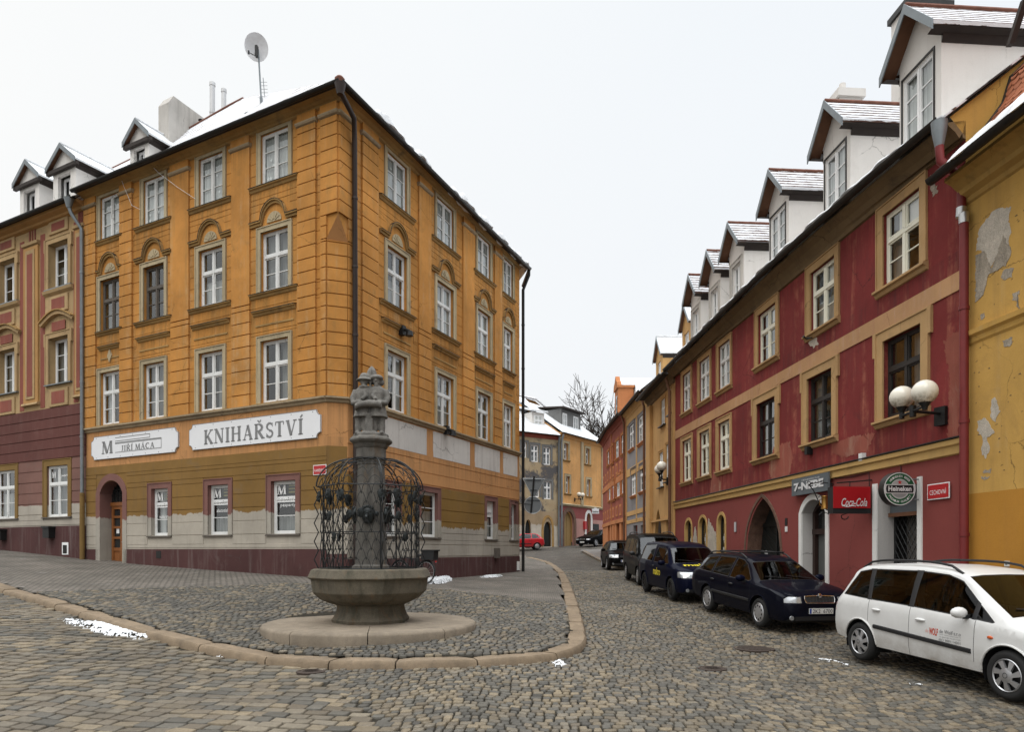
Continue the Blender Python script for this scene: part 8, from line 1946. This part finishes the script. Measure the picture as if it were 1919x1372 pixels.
# ------------------------------------------------------------------ tavern signs
def sign_plane(fr, s, o_c, z_c):
    """local axes of a sign hung square to the wall: x along the wall's outward normal reversed (reads left to right from the street's end)"""
    return lambda x,y,d=0.0: fr.pt(s-d, o_c-x, z_c+y)
def tavern_signs():
    # red lit drink sign
    s0 = 2.72; T = thing('hanging_sign', 'red projecting box sign lettered Coca-Cola on a black housing', 'sign', FR_.pt(s0,.5,1.1)); f = sign_plane(FR_, s0, .52, 1.12); mb = MB()
    mb.hexa([f(x,y,d) for d in (-.22,.0) for x,y in ((-.42,-.31),(.44,-.31),(.44,.27),(-.42,.27))]); mb.build('housing', M['black'], T)
    fc = MB(); fc.hexa([f(x,y,d) for d in (.0,.015) for x,y in ((-.42,-.20),(.42,-.20),(.42,.27),(-.42,.27))]); face = fc.build('sign_face', M['red_face'], T)
    tx = MB(); text_on(tx, lambda x,y: f(x,y,.019), 'Coca-Cola', -.24, .34, -.16, .02, 0, .012, shear=.35); tx.tube([f(x,y,.02) for x,y in ((-.22,-.15),(-.12,-.175),(.0,-.15),(.08,-.16))],.010,5); tx.build('lettering', M['pale_letter'], face, recalc=False)
    sc = MB(); sc.tube([FR_.pt(s0+.1,.5,1.50),f(-.02,-.30,-.1),f(-.1+.08*math.cos(2.6),-.38+.06*math.sin(2.6),-.1)],.010,5); sc.tube([FR_.pt(s0+.1,0,1.55),FR_.pt(s0+.1,.3,1.52),FR_.pt(s0+.1,.8,1.48)],.016,6); sc.tube([f(-.1+.08*math.cos(t),-.38+.06*math.sin(t),-.1) for t in np.linspace(2.6,6.6,10)],.012,5); sc.build('bracket', M['iron'], T)
    # round green beer sign
    s1 = 1.16; R = .335; T = thing('hanging_sign', 'round green beer sign lettered Heineken with a red star', 'sign', FR_.pt(s1,.4,1.2)); f = sign_plane(FR_, s1, .47, 1.20)
    def disc(mb, r0, r1, d, mi, n=48, a0=0, a1=2*PI):
        for k in range(n):
            t0 = a0+(a1-a0)*k/n; t1 = a0+(a1-a0)*(k+1)/n
            mb.add([f(r0*math.cos(t0),r0*math.sin(t0),d),f(r1*math.cos(t0),r1*math.sin(t0),d),f(r1*math.cos(t1),r1*math.sin(t1),d),f(r0*math.cos(t1),r0*math.sin(t1),d)],[(0,1,2,3)],mi,False)
    dr = MB(); n = 48; ring = lambda r,d: [f(r*math.cos(2*PI*k/n),r*math.sin(2*PI*k/n),d) for k in range(n)]
    dr.loft([ring(R-.01,-.16),ring(R,-.15),ring(R,.0),ring(R-.012,.012),ring(R-.03,.012)]); dr.build('drum', M['metal_dark'], T)
    fc = MB(); disc(fc, .305, .322, .014, 1); disc(fc, .0, .305, .013, 0); disc(fc, .185, .193, .0145, 1); disc(fc, 0, .185, .0140, 2); disc(fc, .0, .17, .0145, 3, 24, PI, 2*PI)
    for sg in (-1,1): pass
    fc.add([f(x,y,.0175) for x,y in ((-.27,-.075),(.27,-.075),(.285,0),(.27,.075),(-.27,.075),(-.285,0))],[(0,1,2,3,4,5)],4,False); fc.add([f(x,y,.0165) for x,y in ((-.29,-.088),(.29,-.088),(.305,0),(.29,.088),(-.29,.088),(-.305,0))],[(0,1,2,3,4,5)],1,False)
    fc.add([f(math.sin(PI*k/5)*(.05 if k % 2 == 0 else .02),.128+math.cos(PI*k/5)*(.05 if k % 2 == 0 else .02),.016) for k in range(10)],[tuple(range(10))],5,False)
    face = fc.build('sign_face', [M['beer_green'],M['pale_letter'],M['sign_grey'],M['sign_grey2'],M['black'],M['red_star']], T, recalc=False)
    tx = MB(); text_on(tx, lambda x,y: f(x,y,.019), 'Heineken', -.235, .235, -.045, .055, 0, .03)
    for word,top in (('HEINEKEN BEER',1),('PREMIUM QUALITY',0)):
        N = len(word); span = 1.75 if top else 1.95
        for i,ch in enumerate(word):
            if ch == ' ': continue
            an = (PI/2+span/2-span*i/(N-1)) if top else (-PI/2-span/2+span*i/(N-1)); r0 = .249; ca, sa = math.cos(an), math.sin(an); ux, uy = (sa,-ca) if top else (-sa,ca); vx, vy = (ca,sa) if top else (-ca,-sa); h = .042
            text_on(tx, lambda x,y: f(r0*ca+ux*x+vx*y, r0*sa+uy*x+vy*y, .017), ch, -.016, .016, -h/2, h/2, 0, .02)
    tx.build('lettering', M['pale_letter'], face, recalc=False)
    br = MB()
    for y in (-.2,.2): br.tube([f(.28,y,-.07),f(.47,y,-.07)],.014,6); br.tube([f(.28,y,-.07),f(.20,y*.6,-.07)],.014,6)
    br.tube([f(.46,-.26,-.07),f(.46,.26,-.07)],.022,6); br.build('bracket', M['zinc'], T)
    # tavern name board above the arched door
    P = [FR_.hit(*p) for p in ((1493,899),(1563,885),(1563,921),(1494,929))]; z0 = (P[2][1]+P[3][1])/2; z1 = (P[0][1]+P[1][1])/2; a, b = P[1][0], P[0][0]
    T = thing('name_board', 'slate grey board with white 7-NEBE letters above the arched door', 'sign', FR_.pt((a+b)/2,0,z0)); mb = MB(); mb.fbox(FR_, a, b, .10, .14, z0, z1); mb.build('board', M['grey_board'], T)
    tx = MB(); f2 = lambda x,y,o=.146: FR_.pt(b-x*(b-a),o,z0+y*(z1-z0)); text_on(tx, lambda x,y: f2(x,y), '7-NEBE', .07, .88, .25, .72, 0, .05); text_on(tx, lambda x,y: f2(x+.012,y-.03,.143), '7-NEBE', .07, .88, .25, .72, 1, .09); text_on(tx, lambda x,y: f2(x,y), 'HEINEKEN PUB', .30, .78, .78, .86, 0, .0); tx.build('lettering', [M['pale_letter'],M['black']], T, recalc=False)
    # wrought iron bracket with a gilt tankard
    sB = FR_.hit(1562,905)[0]; T = thing('tankard_sign', 'small brass tankard hanging in a black scrolled iron bracket', 'sign', FR_.pt(sB,.3,1.2)); m = MB(); f = lambda o,z: FR_.pt(sB,o,z)
    m.tube([f(0,1.62),f(.35,1.66),f(.62,1.60)],.013,6); m.tube([f(0,.92),f(.2,1.0),f(.38,1.2),f(.5,1.45),f(.62,1.60)],.012,6); m.tube([f(.62+.05*math.cos(t),1.62+.05*math.sin(t)) for t in np.linspace(0,5,12)],.010,5); m.tube([f(.12,.88),f(.26,.95),f(.36,.86)],.010,5); m.tube([f(.05,1.62),f(.05,.9)],.012,6); m.tube([f(.3+.09*math.cos(t),1.22+.12*math.sin(t)) for t in np.linspace(.5,5.5,14)],.009,5); m.build('bracket', M['iron'], T)
    k = MB(); c = Vector(f(.22,1.0)); k.lathe([(.085,0),(.09,.02),(.08,.04),(.075,.28),(.085,.31),(.08,.32)],18,c); k.tube([c+Vector((-.07,-.03,.25)),c+Vector((-.15,-.06,.22)),c+Vector((-.15,-.06,.10)),c+Vector((-.075,-.03,.06))],.012,6); k.build('tankard', M['brass'], T)
    # street name
    s,z = FR_.hit(1762,921); street_sign(FR_, s, z, .60, .30, 'CECHOVN\u00cd', 'red enamel street plate reading CECHOVN\u00cd', True)
    # far tavern board
    s,z = FE.hit(1116,958); T = thing('tavern_board', 'white shaped board with dark lettering on the far orange house', 'sign', FE.pt(s,0,z)); mb = MB(); d = 1.3
    F_ = lambda x,y,o=.0: at(1116+x,958-y,68.0-o); mb.prism([F_(x,y) for x,y in ((-7,-5),(7,-5),(6.2,0),(7,4),(3,4.2),(2,6),(-2,6),(-3,4.2),(-7,4),(-6.2,0))],[F_(x,y,.12) for x,y in ((-7,-5),(7,-5),(6.2,0),(7,4),(3,4.2),(2,6),(-2,6),(-3,4.2),(-7,4),(-6.2,0))]); mb.box(*([at(1117,958,68)[0],at(1117,958,69.3)[0]+.05,68.0,69.6,z,z+.08])); mb.build('board', M['board_white'], T)
    tx = MB(); text_on(tx, lambda x,y: F_(x,y,.14), 'Gambrinus', -5.5, 5.5, -3, .8, 0, .02); tx.build('lettering', M['black'], T, recalc=False)
M['red_face'] = m_plain('red_plastic_face', (.36,.012,.016), .3, var=.15, nscale=4); M['pale_letter'] = m_plain('pale_letters', (.62,.62,.62), .45, var=.05); M['beer_green'] = m_plain('bottle_green', (.012,.085,.035), .3, var=.08)
M['sign_grey'] = m_plain('silver_sign_field', (.40,.42,.42), .4, .3, var=.06); M['sign_grey2'] = m_plain('silver_sign_shade', (.27,.29,.29), .4, .3, var=.06); M['red_star'] = m_plain('red_star', (.45,.02,.02), .4); M['brass'] = m_plain('brass', (.35,.19,.05), .35, .9, var=.2)
tavern_signs()

# ------------------------------------------------------------------ road signs seen from behind, bicycle
D = 30.0; T = thing('road_sign', 'backs of a triangular and a round road sign on one post', 'road sign', at(1000,960,D)); A = lambda x,y,d=0.0: at(x,y,D+d)
M['sign_back'] = m_plain('grey_sign_back', (.16,.17,.175), .5, .5, var=.12); M['sign_rim'] = m_plain('pale_sign_rim', (.45,.46,.46), .4, .4)
p = MB(); p.tube([A(1001,893,-.05),A(995,962,-.05)],.035,8); p.tube([A(966,943,.6),A(984,945,-.05),A(997,946,-.05)],.02,6)
for y,w in ((900,14),(919,6),(938,12)): p.tube([A(1000-w,y,-.02),A(1000+w,y,-.02)],.018,6)
p.build('post', M['iron'], T)
tri = [(980,897),(1021,898),(1003,931),(998,931)]; mb = MB(); mb.prism([A(x,y,.02) for x,y in tri],[A(x,y,.04) for x,y in tri]); mb.tube([A(x,y,.02) for x,y in tri+tri[:1]],.014,6,1); mb.build('triangular_plate', [M['sign_back'],M['sign_rim']], T)
mb = MB(); n = 32; ring = [(998.5+16*math.cos(2*PI*k/n),947+16*math.sin(2*PI*k/n)) for k in range(n)]; mb.prism([A(x,y,.02) for x,y in ring],[A(x,y,.04) for x,y in ring]); mb.tube([A(x,y,.02) for x,y in ring+ring[:1]],.014,6,1); mb.build('round_plate', [M['sign_back'],M['sign_rim']], T)

def bicycle():
    d = Vector((FRT.d[0],FRT.d[1],0)); bx, by = -2.62, 20.6; zb = zg(bx,by)+RISE; T = thing('bicycle', 'black bicycle with a rear rack bag parked behind the fountain', 'bicycle', (bx,by,zb)); up = Vector((.05,0,1)).normalized(); d = Vector((-.55,.35,0)).normalized()
    P = lambda x,z,y=0: Vector((bx,by,zb))+d*x+up*z+Vector((-d.y,d.x,0))*y
    R = .335
    for x in (0,1.05):
        w = MB(); w.tube([P(x+R*math.cos(t),R+R*math.sin(t)) for t in np.linspace(0,2*PI,33)],.02,6); wo = w.build('wheel', M['rubber'], T); s = MB()
        for k in range(14): t = 2*PI*k/14; s.tube([P(x,R),P(x+(R-.02)*math.cos(t),R+(R-.02)*math.sin(t))],.003,4)
        s.tube([P(x+(R-.025)*math.cos(t),R+(R-.025)*math.sin(t)) for t in np.linspace(0,2*PI,33)],.008,4); s.build('rim', M['alloy'], wo)
        m = MB(); m.tube([P(x+(R+.03)*math.cos(t),R+(R+.03)*math.sin(t)) for t in np.linspace(.2,PI-.1,14)],.02,5); m.build('mudguard', M['black'], T)
    f = MB()
    for a,b in (((0,R),(.42,.32)),((0,R),(.30,.72)),((.30,.78),(.42,.32)),((.42,.32),(.88,.66)),((.32,.70),(.86,.80)),((.85,.86),(.93,.60)),((.93,.60),(1.05,R))): f.tube([P(*a),P(*b)],.018,8)
    f.build('frame', M['black'], T)
    s = MB(); s.ball(P(.27,.86),1,12,sx=.13,sy=.10,sz=.04); s.tube([P(.3,.75),P(.28,.85)],.014,6); s.build('saddle', M['black'], T)
    h = MB(); h.tube([P(.85,.86),P(.83,.98)],.014,6); h.tube([P(.72,1.02,.28),P(.83,1.0,.15),P(.84,.99,0),P(.83,1.0,-.15),P(.72,1.02,-.28)],.014,6); h.build('handlebar', M['iron'], T)
    r = MB(); r.tube([P(.2,.70),P(-.32,.70)],.012,6); r.tube([P(-.25,.70),P(0,R)],.010,6); r.build('rack', M['iron'], T)
    b = MB(); b.hexa([P(x,z,y) for z in (.72,.98) for x,y in ((-.36,-.11),(.12,-.11),(.12,.11),(-.36,.11))]); b.hexa([P(x,z,y) for z in (.98,1.02) for x,y in ((-.40,-.13),(.14,-.13),(.14,.13),(-.40,.13))]); bo = b.build('rack_bag', M['black'], T)
    l = MB(); l.ball(P(-.37,.66),.03,8); l.build('rear_light', M['taillamp'], T)
    c = MB(); c.tube([P(.42+.09*math.cos(t),.32+.09*math.sin(t),.03) for t in np.linspace(0,2*PI,17)],.008,5); c.tube([P(.42,.32,.08),P(.50,.20,.08)],.010,5); c.tube([P(.42,.32,-.08),P(.34,.44,-.08)],.010,5); c.build('crank', M['iron'], T)
bicycle()
